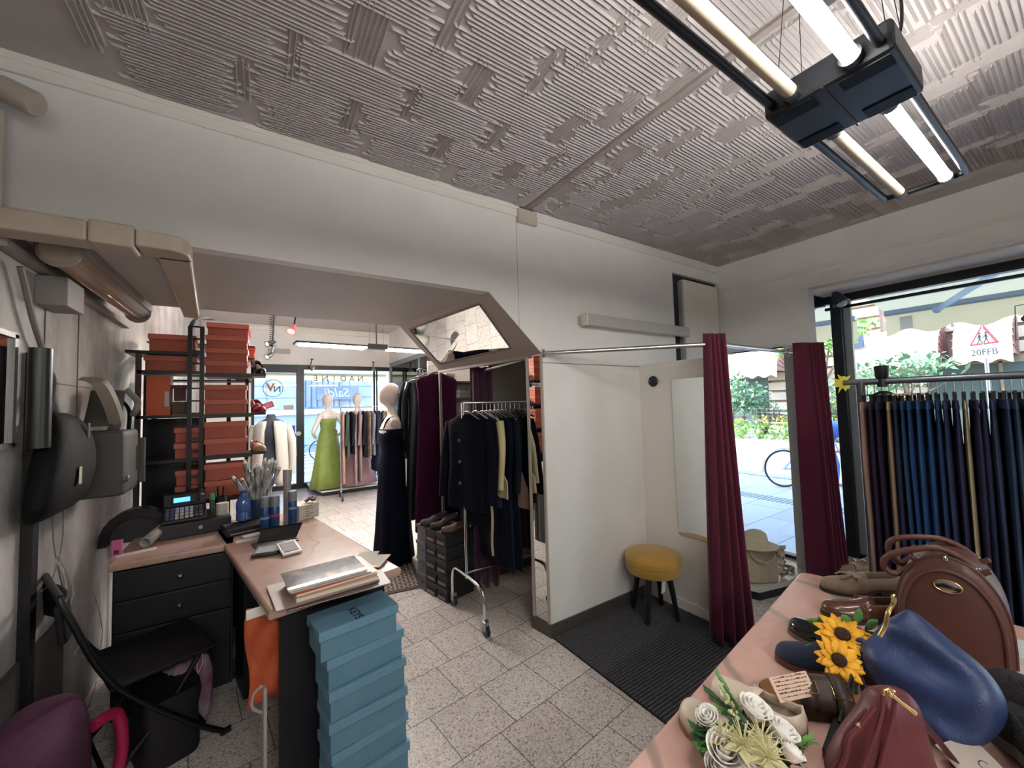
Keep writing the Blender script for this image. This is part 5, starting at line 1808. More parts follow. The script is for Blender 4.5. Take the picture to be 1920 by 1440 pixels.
def curtain(name, label, c, dirv, w0, w1, z0, z1, folds, amp, m, group=None, flat=0, sway=(0, 0), rings_at=()):
    """gathered cloth: width w0 at the top, w1 at the hem, hung along dirv about c"""
    o = thing(name, label, 'curtain', (c[0], c[1], z0), 0, group)
    d = V((dirv[0], dirv[1], 0)).normalized()
    n = V((-d.y, d.x, 0))
    rg_ = random.Random(len(label))
    ph = [rg_.uniform(-.5, .5) for _ in range(folds * 2 + 3)]
    nu, nv = folds * 12, 26

    def f(u, v):
        w = w0 + (w1 - w0) * (1 - v) ** 1.1
        s = max(0, (u - flat) / (1 - flat))
        a = amp * (.75 + .6 * (1 - v)) * (1 if u > flat else .15)
        t = s * folds * 2 * PI
        i = int(s * folds * 2)
        y = a * math.sin(t + ph[i] * .4) + .012 * math.sin(3 * v + u * 7)
        x = (u - .5) * w + .006 * math.cos(t * 1.0)
        return d * (x + sway[0] * (1 - v)) + n * (y + sway[1] * (1 - v)) + V((0, 0, v * (z1 - z0) + .006 * math.sin(t)))
    MB().grid(f, nu, nv).build('cloth', m, o, smooth=True, solid=.004, ang=180)
    for (x, y, z, ax) in rings_at:
        MB().tube([V((x - c[0], y - c[1], z - z0)) + basis(ax)[0] * .026 * math.cos(t) + basis(ax)[1] * .026 * math.sin(t) for t in [k * PI / 10 for k in range(20)]], .006, 8, closed=True).build('eyelet_ring', CHROME, o, smooth=True)
    return o


rv = (.836, -.548)
cc = rc_.lerp(a_, .01)
curtain('plum_curtain', 'plum curtain gathered at the corner of the chrome rod beside the cabin', (cc.x, cc.y), rv, .135, .275, .03, 2.03, 4, .036, PLUM, sway=(.02, 0))
curtain('plum_curtain', 'plum curtain hanging at the pier next to the street window', (3.865, 1.375), rv, .25, .34, .1, 2.04, 4, .03, PLUM, flat=.55, sway=(.04, 0), rings_at=((3.80, 1.475, 1.968, (1, .05, 0)),))
curtain('dark_plum_curtain', 'dark plum curtain drawn aside inside the alcove behind the clothes rail', (1.66, 3.04), (.9, -.43), .19, .24, .05, 1.93, 3, .03, PLUM2, rings_at=((1.70, 3.067, 1.891, (0, 1, 0)),))
tag(MB().tube([at(905, 697, 'X', 1.70), at(985, 673, 'X', 1.70)], .014, 12).build('alcove_rod', STEEL, smooth=True), 'grey metal curtain rod inside the alcove', 'curtain rod')
tag(MB().box(2.706, 2.719, 1.60, 1.868, .575, 1.752).build('cabin_mirror', MIRROR), 'long mirror on the back panel of the fitting cabin', 'mirror')
hk = thing('round_wall_hook', 'round black hook disc on the cabin back panel', 'hook', at(1225, 715, 'X', 2.718))
MB().lathe([(.043, 0), (.043, .008), (.036, .016), (0, .018)], 28, (0, 0, 0), (-1, 0, 0)).build('disc', mat('hook_black', '1a1e26', .4), hk, smooth=True)
MB().lathe([(.004, .015), (.006, .03), (0, .033)], 12, (0, .012, .004), (-1, 0, 0)).build('knob', STEEL, hk, smooth=True)
# ribbed mat
mb = MB()
poly = []
y = .95
fmt = thing('ribbed_floor_mat', 'dark ribbed floor mat covering the fitting cabin floor', 'mat', (2.2, 1.55, 0))
mb2 = MB(Matrix.Translation(-fmt.location))
while y < YM - .03:
    mb2.box(1.70, 2.71, y, y + .012, .004, .011)
    y += .021
mb2.build('ribs', mat('mat_ribs', '4b494d', .95, var=.2, vs=60), fmt)
MB(Matrix.Translation(-fmt.location)).box(1.695, 2.712, .94, YM - .013, 0, .005).build('backing', mat('mat_back', '1b1a1d', .95), fmt)
# stool
sl = thing('yellow_stool', 'round mustard yellow upholstered stool with four black legs', 'stool', (2.485, 1.945, .01))
YEL = mat('mustard_cloth', 'b38a36', .85, var=.06, vs=12, sheen=.3, bump=.1, bs=180)
MB().lathe([(.15, .31), (.185, .32), (.196, .345), (.198, .38), (.19, .383), (.197, .388), (.199, .42), (.19, .445), (.15, .46), (0, .464)], 40).build('seat', YEL, sl, smooth=True, ang=50)
for k in range(4):
    a = R(20 + 90 * k)
    MB().tube([(.11 * math.cos(a), .11 * math.sin(a), .32), (.165 * math.cos(a), .165 * math.sin(a), .0)], [.022, .016], 12).build('leg', BLACK, sl, smooth=True)
MB().obox((-.06, -.13, .27), (.06, .002, .1), (.1, 0, .2)).build('hang_tag', PAPER, sl)

# low display base in the small window, with hat and bags
P0, PL_, PR_ = at(1424, 1103, 'Z', .1), at(1394, 1095.5, 'Z', .1), at(1474, 1091, 'Z', .1)
dl, dr_ = (PL_ - P0).normalized(), (PR_ - P0).normalized()
poly = [P0, P0 + dr_ * .30, V((3.975, 1.5, .1)), V((3.975, 2.09, .1)), V((2.82, 2.12, .1)), P0 + dl * .5]
poly = [(p.x, p.y) for p in poly]
db = thing('display_podium', 'low white stone display base with black plinth in the small window', 'display base', (poly[0][0], poly[0][1], 0))
inv = Matrix.Translation(-db.location)
MB(inv).prism(poly, .062, .1, lambda u, v, t: (u, v, t)).build('slab', MARBLE_W, db, bevel=.004)
cx = sum(p[0] for p in poly) / 6
cy = sum(p[1] for p in poly) / 6
MB(inv).prism([(cx + (x - cx) * .97, cy + (y - cy) * .97) for x, y in poly], 0, .062, lambda u, v, t: (u, v, t)).build('plinth', BLACK, db)
bc = at(1422, 1086, 'Z', .1)
wv = mat('woven_straw', 'b3a58c', .85, bump=.6, bs=120, var=.08, vs=40)
o = thing('woven_bag', 'cream woven straw bag standing on the low display base', 'bag', bc, R(-30))
MB().loft([sring((0, 0, z), (1, 0, 0), (0, 1, 0), a, b, 3, 28) for z, a, b in ((0, .13, .07), (.01, .15, .085), (.1, .155, .085), (.2, .145, .07), (.26, .14, .05))]).build('body', wv, o, smooth=True)
MB().tube(spline([(-.1, -.06, .25), (-.08, -.085, .2), (.0, -.095, .17), (.08, -.085, .2), (.1, -.06, .25)]), .01, 8).build('handle', wv, o, smooth=True)
h = thing('straw_hat', 'cream brimmed hat lying on top of the woven bag', 'hat', bc + V((-.01, .0, .265)), R(-30))
MB().lathe([(.17, .015), (.13, .02), (.095, .03), (.09, .06), (.08, .11), (.05, .13), (0, .125)], 30, sy=.85).build('crown', mat('hat_cream', 'cfc4a8', .85, bump=.3, bs=150), h, smooth=True, solid=.004)
MB().lathe([(.093, .032), (.0945, .05), (.09, .052)], 30, sy=.85).build('hat_band', mat('hat_band', 'b5a688', .8), h, smooth=True)
o = thing('fringed_scarf', 'pale fringed scarf hanging beside the woven bag', 'scarf', bc + V((.16, -.10, 0)))
rows = []
for i in range(12):
    rows.append([V((.03 * math.sin(i * 1.9 + j) + j * .016 - .03, -.02 * math.cos(i * 1.3 + j * 2), .012 + i * .022)) for j in range(7)])
MB().loft(rows, caps=False, closed=False).build('cloth', mat('scarf_pale', 'c9bba6', .9), o, smooth=True, solid=.008)
tag(MB().tube(spline([(0, 0, .012), (.06, .02, .03), (.12, -.02, .014), (.06, -.05, .03), (.02, -.03, .02)]), .014, 8).build('rope_belt', mat('rope_tan', 'a8977a', .85), smooth=True), 'coiled tan rope belt on the low display base', 'belt').location = at(1468, 1072, 'Z', .1)
# a garment edge at the back of the small window
o = thing('hanging_pink_top', 'pale pink garment edge hanging behind the corner curtain in the small window', 'garment', at(1384, 790, 'Y', 1.9) * 1.0)
o.location = at(1362, 800, 'X', 3.4)
MB().loft([sring((0, 0, -z), (1, 0, 0), (0, 1, 0), a, .03, 2.5, 20) for z, a in ((0, .03), (.05, .10), (.3, .11), (.62, .14), (.64, .13))]).build('cloth', mat('top_pink', 'c0a09a', .85), o, smooth=True)
MB().tube([(0, 0, 0), (0, 0, .9)], .002, 4).build('nylon_cord', STEEL, o)

# shoes on the window plinth beyond the table
BLK = mat('leather_black', '17171a', .3)
q = at(1580, 1062, 'Z', .165)
o = thing('black_strap_sandals', 'black strappy sandals standing on the white window sill', 'sandals', q, R(-60))
MB().loft([sring((x, 0, .02 + .06 * max(0, -x) / .1), (0, 1, 0), (0, 0, 1), w, .008, 3, 14) for x, w in ((-.12, .02), (-.08, .032), (0, .03), (.08, .04), (.12, .02))]).build('sole', BLK, o, smooth=True)
for x in (-.02, .03, .08):
    MB().tube([V((x, -.04 * math.cos(t), .02 + .05 * math.sin(t))) for t in [k * PI / 8 for k in range(9)]], .007, 6).build('strap', mat('strap_silver', 'c8c8c8', .25, .5) if x > .02 else BLK, o, smooth=True)
for s in (-1, 1):
    MB().bar((-.1, s * .02, .05), (-.16, s * .05, .26), .03, .01).build('ankle_strap', BLK, o)
for i, (px_, py_, lab, hx_) in enumerate(((1600, 1072, 'white and tan slip-on shoe on the window sill, nearer the table', 'b59878'), (1618, 1066, 'white and tan slip-on shoe on the window sill, nearer the rack', 'cbb497'))):
    shoe('slip_on_shoe', lab, at(px_, py_, 'Z', .165), R(150 + 14 * i), mat('slip' + str(i), hx_, .6), mat('sole_white', 'd8d2c6', .6), mat('lining_cream', 'c9bda8', .6), L=.25, group='slip-on shoes on the window sill', heel=.005)
o = thing('folded_poster', 'white folded card leaning at the foot of the black window post', 'card', at(1590, 1035, 'Z', .165))
MB().obox((0, 0, .09), (.12, .004, .19), (-.2, .15, -.5)).build('card', PAPER, o)

# ------------------------------------------------------------------ clothes
WOODH = mat('hanger_wood', 'b08d62', .5)


def hanger_parts(o, w, m, top=.06, clip=False, ax='x'):
    f = (lambda x, y, z: V((x, y, z))) if ax == 'x' else (lambda x, y, z: V((y, x, z)))
    hk_ = [f(0, 0, -top * .2), f(0, 0, top * .55)] + [f(.018 - .018 * math.cos(t), 0, top * .55 + .02 * math.sin(t)) for t in [k * PI / 6 for k in range(1, 7)]]
    MB().tube(hk_, .0022, 6).build('hook', STEEL, o, smooth=True)
    if clip:
        MB().tube([f(-w, 0, -.02), f(w, 0, -.02)], .006, 6).build('bar', m, o)
        for s in (-1, 1):
            c = f(s * w * .8, 0, -.035)
            MB().obox(c, (.012, .012, .04)).build('clip', BLACK, o)
    else:
        MB().tube(spline([f(-w, 0, -.06), f(-w * .5, 0, -.03), f(0, 0, 0), f(w * .5, 0, -.03), f(w, 0, -.06)], 4), .007, 6).build('bar', m, o, smooth=True)


def cloth_loft(prof, seed=0, wav=.15, n=28, folds=5, ax='x', close=True):
    """prof: (z, half width, half thickness[, shift]) from the top down; wavy tube of cloth"""
    rg_ = random.Random(seed)
    ph = rg_.uniform(0, 6)
    rings = []
    H_ = prof[-1][0] - prof[0][0]
    for i, q in enumerate(prof):
        z, a, b = q[:3]
        sx = q[3] if len(q) > 3 else 0
        k = abs((z - prof[0][0]) / (H_ or 1))
        ring = []
        for j in range(n):
            t = 2 * PI * (j + .5) / n
            x, y = math.cos(t), math.sin(t)
            x = math.copysign(abs(x) ** .8, x) * a + sx
            y = math.copysign(abs(y) ** .8, y) * b * (1 + wav * 2 * k * math.sin(folds * t + ph)) + wav * .06 * k * math.sin(x * 40 + ph)
            ring.append(V((x, y, z)) if ax == 'x' else V((y, x, z)))
        rings.append(ring)
    return MB().loft(rings)


def trousers(name, label, loc, rz, m, h=1.05, w=.19, t=.02, group=None, seed=0):
    o = thing(name, label, 'trousers', loc, rz, group)
    cloth_loft([(0, w * .95, t * .7), (-.035, w, t * .9), (-.04, w * .98, t * .8), (-.25, w * 1.05, t * 1.25), (-.6, w * .95, t * 1.1), (-h + .02, w * .85, t), (-h, w * .84, t * .9)], seed, .12).build('legs', m, o, smooth=True, ang=60)
    cloth_loft([(.002, w * .955, t * .75), (-.036, w * 1.01, t * .98)], seed, 0).build('waistband', m, o, smooth=True)
    return o


NV = {}


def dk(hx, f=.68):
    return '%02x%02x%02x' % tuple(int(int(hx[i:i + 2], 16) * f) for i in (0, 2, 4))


def cmat(hx):
    return mat('cloth_' + hx, hx, .9, var=.1, vs=6, spec=.1)


# trouser rail in front of the street window
r0 = CAM_LOC + (_rt * (1581 - 960) - _up * (718 - 720) + _fw * FPX) * (2.13 / FPX)
r1 = r0 + V((.14, -.99, 0)) * .85
rl = thing('trouser_rail', 'grey metal clothes rail full of trousers in front of the street window', 'clothes rail', (r0.x, r0.y, 0), math.atan2(r1.y - r0.y, r1.x - r0.x))
Lr = (r1 - r0).length
RZ = r0.z
MB().rod((0, 0, RZ), (Lr + .3, 0, RZ), .0165, 14).build('top_bar', mat('rail_grey', '6d7278', .3, .7), rl, smooth=True)
for x in (.07, Lr + .25):
    MB().rod((x, 0, .06), (x, 0, RZ), .019, 12).build('upright', mat('upright_grey', '4c525a', .35, .5), rl, smooth=True)
    MB().rod((x, -.25, .05), (x, .25, .05), .016, 10).build('foot_bar', CHROME, rl, smooth=True)
    for s in (-1, 1):
        MB().lathe([(.0, -.012), (.025, -.012), (.025, .012), (0, .012)], 16, (x, s * .25, .026), (1, 0, 0)).build('caster', BLACK, rl, smooth=True)
for x in (.155, .66):
    MB().lathe([(.02, .012), (.026, .02), (.03, .075), (.024, .08), (0, .081)], 16, (x, 0, RZ)).build('knob', BLACK, rl, smooth=True)
    MB().lathe([(.022, -.03), (.02, .02)], 16, (x, 0, RZ)).build('clamp', BLACK, rl, smooth=True)
    MB().lathe([(.015, -.05), (.05, -.07), (.065, -.16), (.05, -.17)], 4, (x, 0, RZ)).build('clamp_skirt', BLACK, rl)
mb = MB()
pts = []
for k in range(22):
    a, rr = k * 2 * PI / 22, (.05 if k % 2 else .03) * (1 + .25 * math.sin(k * 2.2))
    pts.append((rr * math.cos(a), rr * math.sin(a)))
o = thing('yellow_star_tag', 'yellow starburst price tag on the end of the trouser rail', 'tag', r0 + V((-.005, -.012, 0)), rl.rotation_euler.z)
mb.prism(pts, -.0015, .0015, lambda u, v, t: (u - .01, t, v)).build('tag', mat('tag_yellow', 'c8bf3a', .6), o)
cols = ['8d6f66', '2c2438', '2b2336', '8a7462', '2a3048', '233a58', '22406a', '28466c', '2a4870', '26385a', '2c3550', '30304a', '9a8c70', '2e3048', '2b2f48', '343a52', '2f4058', '36465a', '3a4554', '3a4854', '3c4250', '6b675c', '3a3c50', '35405a', '7f7666', '30405a']
colname = {'8d6f66': 'dusty pink', '2c2438': 'dark plum', '2b2336': 'dark plum', '8a7462': 'tan', '9a8c70': 'beige', '6b675c': 'khaki grey', '7f7666': 'pale khaki'}
n = len(cols)
for i, hx in enumerate(cols):
    x = .095 + i * .0275
    pass
    c, s = math.cos(rl.rotation_euler.z), math.sin(rl.rotation_euler.z)
    loc = V((r0.x + c * x, r0.y + s * x, RZ - .105))
    nm = colname.get(hx, 'navy blue')
    side = rnd.uniform(-.02, .02)
    trousers('hanging_trousers', f'{nm} trousers hanging on the window rail, {ORD[i]} from the yellow star tag', loc, rl.rotation_euler.z + PI / 2 + R(rnd.uniform(-3, 3)), cmat(hx), 1.08, .19, (.009 if i in (12, 21, 24) else .0125), 'trousers on the window rail', i)
    h = thing('trouser_hanger', f'{"wooden" if i in (4, 5, 6) else "black"} clip hanger on the window rail, {ORD[i]} from the yellow star tag', 'hanger', loc + V((0, 0, .055)), rl.rotation_euler.z + PI / 2, 'clip hangers on the window rail')
    hanger_parts(h, .17, WOODH if i in (4, 5, 6) else BLACK, .078, True)


# rail of jackets pushed into the alcove
ar = thing('chrome_clothes_rail', 'chrome clothes rail on casters reaching into the alcove', 'clothes rail', (1.335, 2.73, 0))
MB().tube([(0, 0, .30), (0, 0, 1.615), (1.2, 0, 1.615), (1.2, 0, .30)], .0125, 12).build('top_frame', CHROME, ar, smooth=True)
for x in (0, 1.2):
    MB().tube(spline([(x, .262, .10), (x, .262, .22), (x, .22, .30), (x, .1, .315), (x, -.1, .315), (x, -.22, .30), (x, -.262, .22), (x, -.262, .10)], 6), .0135, 12).build('leg_bow', CHROME, ar, smooth=True)
    for s in (-1, 1):
        y = s * .262
        f_ = MB().box(x - .018, x + .018, y - .006 - .03, y + .006 + .0, .04, .105).build('caster_fork', STEEL, ar, bevel=.004)
        MB().lathe([(0, -.013), (.03, -.013), (.042, -.011), (.042, .011), (.03, .013), (0, .013)], 22, (x, y - .018, .042), (1, 0, 0)).build('caster_wheel', BLACK, f_, smooth=True)
MB().rod((0, 0, .34), (1.2, 0, .34), .01, 10).build('lower_bar', CHROME, ar, smooth=True)
# the end section pin
MB().tube([(-.02, -.01, 1.615), (-.02, -.01, 1.50), (0, 0, 1.50)], .006, 8).build('end_hook', CHROME, ar, smooth=True)


def top(name, label, cat, loc, rz, m, h, w=.21, t=.04, sleeves=True, slen=.55, group=None, seed=0, flare=1.05, buttons=None, ax='y', sm=None):
    o = thing(name, label, cat, loc, rz, group)
    cloth_loft([(0, .055, t * .7), (-.012, .09, t * .9), (-.05, w * .86, t * .9), (-.085, w * .98, t), (-.2, w * .9, t * 1.15), (-.4, w * .88, t * 1.1), (-h * .8, w * flare, t * 1.2), (-h + .01, w * flare * 1.03, t * 1.15), (-h, w * flare * 1.02, t * 1.05)], seed, .14, ax=ax).build('body', m, o, smooth=True, ang=70)
    if sleeves:
        for s in (-1, 1):
            f = (lambda x, y, z: V((x, y, z))) if ax == 'x' else (lambda x, y, z: V((y, x, z)))
            pts = spline([f(s * w * .86, 0, -.07), f(s * w * 1.04, -.01, -.2), f(s * w * 1.14, -.02, -slen * .6), f(s * w * 1.18, -.045, -slen - .05)], 4)
            MB().tube(pts, [.052 - .02 * k / (len(pts) - 1) for k in range(len(pts))], 10, flat=.6).build('sleeve', sm or m, o, smooth=True)
    if buttons:
        for z in buttons:
            MB().lathe([(.014, 0), (.012, .006), (0, .007)], 12, (-t * 1.25, .03, z) if ax == 'y' else (.03, -t * 1.25, z), (-1, 0, 0) if ax == 'y' else (0, -1, 0)).build('button', mat('button_grey', '5a5f6b', .3, .3), o, smooth=True)
    return o


items = [('navy jacket with three round buttons, at the near end of the chrome rail', '141828', .72, .23, .05, [-.2, -.36, -.52], .6),
         ('dark navy jacket, second on the chrome rail', '121726', .86, .22, .035, None, .58),
         ('slate blue shirt, third on the chrome rail', '33405c', .70, .21, .02, None, .5),
         ('pale cream shirt with hanging sleeve, fourth on the chrome rail', 'c5b890', .62, .24, .022, None, .5),
         ('navy dress, fifth on the chrome rail', '161d2e', 1.15, .2, .025, None, 0),
         ('grey blue long dress, sixth on the chrome rail', '2c364c', 1.2, .21, .025, None, 0),
         ('dark blue blouse, seventh on the chrome rail', '151d2e', .8, .2, .03, None, .5),
         ('dark teal long coat, eighth on the chrome rail', '1e2b3a', 1.2, .22, .03, None, .55),
         ('taupe flared skirt dress, ninth on the chrome rail', '8a7064', .72, .22, .03, None, 0),
         ('dark brown long dress, tenth on the chrome rail', '3a322e', 1.05, .2, .03, None, 0),
         ('black blouse, eleventh on the chrome rail', '16171c', .75, .21, .03, None, .5),
         ('olive brown long dress, twelfth on the chrome rail', '4a4032', 1.1, .2, .03, None, 0),
         ('dark navy coat, last visible on the chrome rail', '1b2130', 1.0, .22, .035, None, .55)]
XS = (.035, .11, .17, .205, .24, .28, .315, .35, .385, .43, .475, .52, .57)
for i, (lab, hx, h_, w_, t_, bt, sl_) in enumerate(items):
    t_ = t_ if i < 2 else .015
    loc = V((1.335 + XS[i], 2.73, 1.53))
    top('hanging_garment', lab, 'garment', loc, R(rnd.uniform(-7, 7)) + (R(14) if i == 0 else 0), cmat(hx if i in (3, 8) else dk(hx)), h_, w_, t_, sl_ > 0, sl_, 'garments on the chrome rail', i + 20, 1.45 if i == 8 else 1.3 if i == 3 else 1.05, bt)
    hg_ = thing('clothes_hanger', f'dark hanger on the chrome rail, {ORD[i]} from its near end', 'hanger', loc + V((0, 0, .02)), 0, 'hangers on the chrome rail')
    hanger_parts(hg_, .19, BLACK, .09, False, 'y')
tag(MB().tube(spline([(1.42, 2.50, .95), (1.425, 2.48, .8), (1.42, 2.485, .62), (1.422, 2.48, .52)]), .016, 8, flat=.35).build('beige_belt', mat('belt_beige', 'b8a886', .8), smooth=True), 'long beige cloth belt dangling beside the chrome upright', 'belt')

# mannequins
MW = mat('mannequin_white', 'cfc6c0', .4)


def mannequin(label, loc, rz, dress, dm, arms=True, base=True, s=1.0, pose=0, headless=False, m=MW):
    o = thing('mannequin', label, 'mannequin', loc, rz)
    R_ = [(.80, .10, .165, 0), (.9, .115, .175, 0), (1.0, .105, .16, 0), (1.1, .085, .125, 0), (1.2, .09, .135, .01), (1.3, .11, .155, .015), (1.38, .085, .165, 0), (1.43, .06, .13, -.005), (1.46, .045, .06, -.01), (1.52, .042, .044, 0)]
    if not headless:
        R_ += [(1.55, .05, .048, .015), (1.59, .085, .068, .03), (1.65, .1, .078, .025), (1.70, .1, .078, .02), (1.74, .085, .066, .012), (1.77, .05, .04, .008), (1.782, .01, .008, .005)]
    mb = MB()
    mb.loft([sring((x * s, 0, z * s), (1, 0, 0), (0, 1, 0), a * s, b * s, 2.2, 24) for z, a, b, x in R_])
    if arms:
        for q in (-1, 1):
            if pose == 1:
                pts = [(0, q * .15, 1.39), (-.04, q * .24, 1.22), (-.06, q * .32, 1.08), (.02, q * .26, 1.0), (.07, q * .2, .94)]
            else:
                pts = [(0, q * .15, 1.39), (-.01, q * .2, 1.22), (-.01, q * .22, 1.08), (.04, q * .22, .94), (.06, q * .21, .82)]
            mb.tube(spline([V(p) * s for p in pts], 4), [r_ * s for r_ in [.045] * 4 + [.04] * 4 + [.033] * 4 + [.028] * 4 + [.02]], 10)
    mb.build('body', m, o, smooth=True, ang=180)
    if dress:
        rings = []
        for z, a, b in dress:
            ring = []
            for k in range(40):
                t = 2 * PI * k / 40
                w = 1 + .07 * max(0, (1.0 - z)) * math.sin(9 * t + z * 2)
                ring.append(V((math.cos(t) * a * w * s, math.sin(t) * b * w * s, z * s)))
            rings.append(ring)
        MB().loft(rings, caps=False).build('dress', dm, o, smooth=True, solid=.006, ang=180)
    if base:
        MB().lathe([(.15, 0), (.15, .008), (.02, .012), (.012, .02), (.012, .82 * s)], 24).build('stand', STEEL, o, smooth=True)
    return o


gown = [(1.30, .13, .175), (1.22, .11, .15), (1.1, .1, .14), (1.0, .125, .175), (.9, .135, .195), (.6, .17, .24), (.3, .21, .29), (.02, .26, .34)]
o = mannequin('white mannequin in a lime green strapless gown on the window platform', at(616, 914, 'Z', .11), R(112), gown, mat('lime_cloth', '74863a', .6, var=.08, sheen=.2), pose=1)
MB().tube(spline([(-.12, -.05, 1.12), (-.16, -.08, 1.06), (-.17, -.02, .98)]), .02, 8, flat=.4).build('bow', mat('lime_cloth'), o, smooth=True)
mannequin('white mannequin in a rose pink dress behind the far clothes rail', at(672, 908, 'Z', .11), R(100), gown, mat('rose_cloth', 'a8848c', .7, var=.06))
nm = mannequin('white mannequin in a long navy strap dress standing in the passage', at(738, 1052, 'Z', 0), R(175), [(1.32, .12, .17), (1.22, .115, .16), (1.1, .1, .145), (1.0, .12, .18), (.9, .13, .195), (.6, .15, .21), (.3, .17, .235), (.04, .19, .26)], mat('navy_dress', '0b0e1c', .9, spec=.08), arms=False, s=1.04)
for q in (-1, 1):
    MB().tube(spline([(.10, q * .09, 1.37), (.06, q * .1, 1.47), (-.02, q * .1, 1.49), (-.10, q * .09, 1.40), (-.12, q * .07, 1.3)], 5), .009, 6).build('strap', mat('navy_dress'), nm, smooth=True)
    MB().lathe([(.045, 0), (.045, .006), (.02, .008), (.02, .012), (0, .012)], 20, (0, q * .168, 1.42), (0, q, .15)).build('arm_plate', mat('arm_plate', 'a29892', .5), nm, smooth=True)
tp = at(508, 800, 'Y', 6.1)
o = mannequin('headless mannequin torso in a navy roll-neck and open white cardigan near the entrance', (tp.x, tp.y, 0), R(-100), None, None, arms=False, headless=True, m=mat('rollneck_navy', '1d2230', .8), s=1.02)
CARD = mat('cardigan_white', '99958f', .85, bump=.3, bs=60)
for q in (-1, 1):
    rings = []
    for z, b0, b1 in ((1.46, .05, .12), (1.40, .05, .19), (1.3, .06, .20), (1.1, .075, .20), (.9, .085, .215), (.7, .09, .225), (.62, .09, .225)):
        ring = []
        for k in range(7):
            t = k / 6
            ring.append(V((.14 * math.cos(t * PI * .5) + .012 * math.sin(z * 20 + k), q * (b0 + (b1 - b0) * math.sin(t * PI * .5)), z)))
        for k in range(7):
            t = 1 - k / 6
            ring.append(V((-.13 * math.cos(t * PI * .5), q * (b0 * .2 + (b1 - b0 * .2) * math.sin(t * PI * .5)), z)))
        rings.append(ring)
    MB().loft(rings).build('cardigan', CARD, o, smooth=True, ang=180)
    MB().tube(spline([(0, q * .18, 1.40), (-.01, q * .235, 1.2), (.0, q * .25, 1.0), (.03, q * .25, .75)], 5), [.055] * 6 + [.048] * 5 + [.042] * 5, 10).build('sleeve', CARD, o, smooth=True)

# window platform and the far clothes rail
pf = thing('window_platform', 'low white platform with dark edge inside the far shop window', 'platform', (1.7, 8.5, 0))
MB().prism([(-.69, -.52), (.85, -.52), (.85, .6), (-.82, .6), (-.82, .3)], .07, .1, lambda u, v, t: (u, v, t)).build('slab', MARBLE_W, pf, bevel=.004)
MB().prism([(-.66, -.49), (.85, -.49), (.85, .6), (-.79, .6), (-.79, .3)], 0, .07, lambda u, v, t: (u, v, t)).build('plinth', BLACK, pf)
w0 = at(634, 937, 'Z', 0)
fz = at(634, 764, 'Y', w0.y).z
fr = thing('far_clothes_rail', 'chrome clothes rail of mixed garments in the far room', 'clothes rail', (w0.x, w0.y, 0), R(-4))
MB().tube([(.05, 0, .12), (.05, 0, fz), (1.25, 0, fz), (1.25, 0, .12)], .014, 10).build('frame', CHROME, fr, smooth=True)
for x in (.05, 1.25):
    MB().tube([(x, -.2, .06), (x, -.05, .12), (x, .05, .12), (x, .2, .06)], .012, 8).build('foot', CHROME, fr, smooth=True)
    for s in (-1, 1):
        MB().lathe([(0, -.014), (.04, -.014), (.04, .014), (0, .014)], 18, (x, s * .2, .04), (1, 0, 0)).build('caster', BLACKM, fr, smooth=True)
LEO = mat('leopard', '8d7a68', .8, hex2='2b2420', vs=55, detail=1)
far_items = [('9a7a70', 'dusty pink coat', 1.25), ('3c4a44', 'dark green top', .8), ('1b1c22', 'black top', .75), ('8a7678', 'mauve long dress', 1.3), ('7d6c6e', 'greyish mauve dress', 1.25), ('1c1a1e', 'black blouse', .8),
             ('leo', 'leopard print blouse', .85), ('6b6a72', 'grey blouse', .8), ('232a3c', 'navy dress', 1.1), ('2c3144', 'dark blue dress', 1.05), ('leo', 'leopard print dress', 1.0), ('b5a894', 'cream blouse', .75), ('1d2b2c', 'dark green coat', 1.15), ('26222a', 'charcoal coat', 1.1), ('c0b4a2', 'ivory dress', 1.15), ('2a2630', 'dark plum coat', 1.15), ('1a1b22', 'black coat', 1.1)]
for i, (hx, nm_, h_) in enumerate(far_items):
    c, s = math.cos(fr.rotation_euler.z), math.sin(fr.rotation_euler.z)
    x = .09 + i * .069
    top('far_garment', f'{nm_} on the far clothes rail, {ORD[i]} from the end with the green gown', 'garment', (w0.x + c * x, w0.y + s * x, fz - .075), fr.rotation_euler.z + R(rnd.uniform(-10, 10)), LEO if hx == 'leo' else cmat(hx), h_, .2, .028, i % 3 != 0, .55, 'garments on the far clothes rail', i + 50)
    h = thing('far_hanger', f'wire hanger on the far clothes rail, {ORD[i]} from the end with the green gown', 'hanger', (w0.x + c * x, w0.y + s * x, fz - .065), fr.rotation_euler.z, 'hangers on the far clothes rail')
    MB().tube([(0, -.15, -.03), (0, 0, .0), (0, 0, .065), (0, .015, .08)], .003, 4).build('wire', STEEL, h)

# coats hanging at the back of the passage
cr = thing('coat_rail', 'dark coat rail at the back of the passage behind the steel post', 'clothes rail', (1.56, 3.72, 0))
MB().tube([(0, 0, 0), (0, 0, 2.02), (0, .62, 2.02), (0, .62, 0)], .014, 10).build('frame', BLACKM, cr, smooth=True)
LE = mat('black_leather', '14171c', .3, bump=.1, bs=40)
top('black_coat', 'long black leather coat hanging beside the plum coat', 'coat', (1.55, 4.06, 1.92), R(-6), LE, 1.5, .22, .05, True, .62, None, 3, 1.1, None, 'x')
top('black_coat', 'dark teal black coat hanging behind the leather coat', 'coat', (1.56, 4.2, 1.92), R(-6), cmat('1a2428'), 1.45, .23, .05, True, .62, None, 4, 1.1, None, 'x')
top('plum_coat', 'long dark plum sleeveless coat hanging behind the steel post', 'coat', (1.57, 3.80, 1.93), R(2), cmat('38122c'), 1.56, .235, .05, False, 0, None, 5, 1.08, None, 'x')
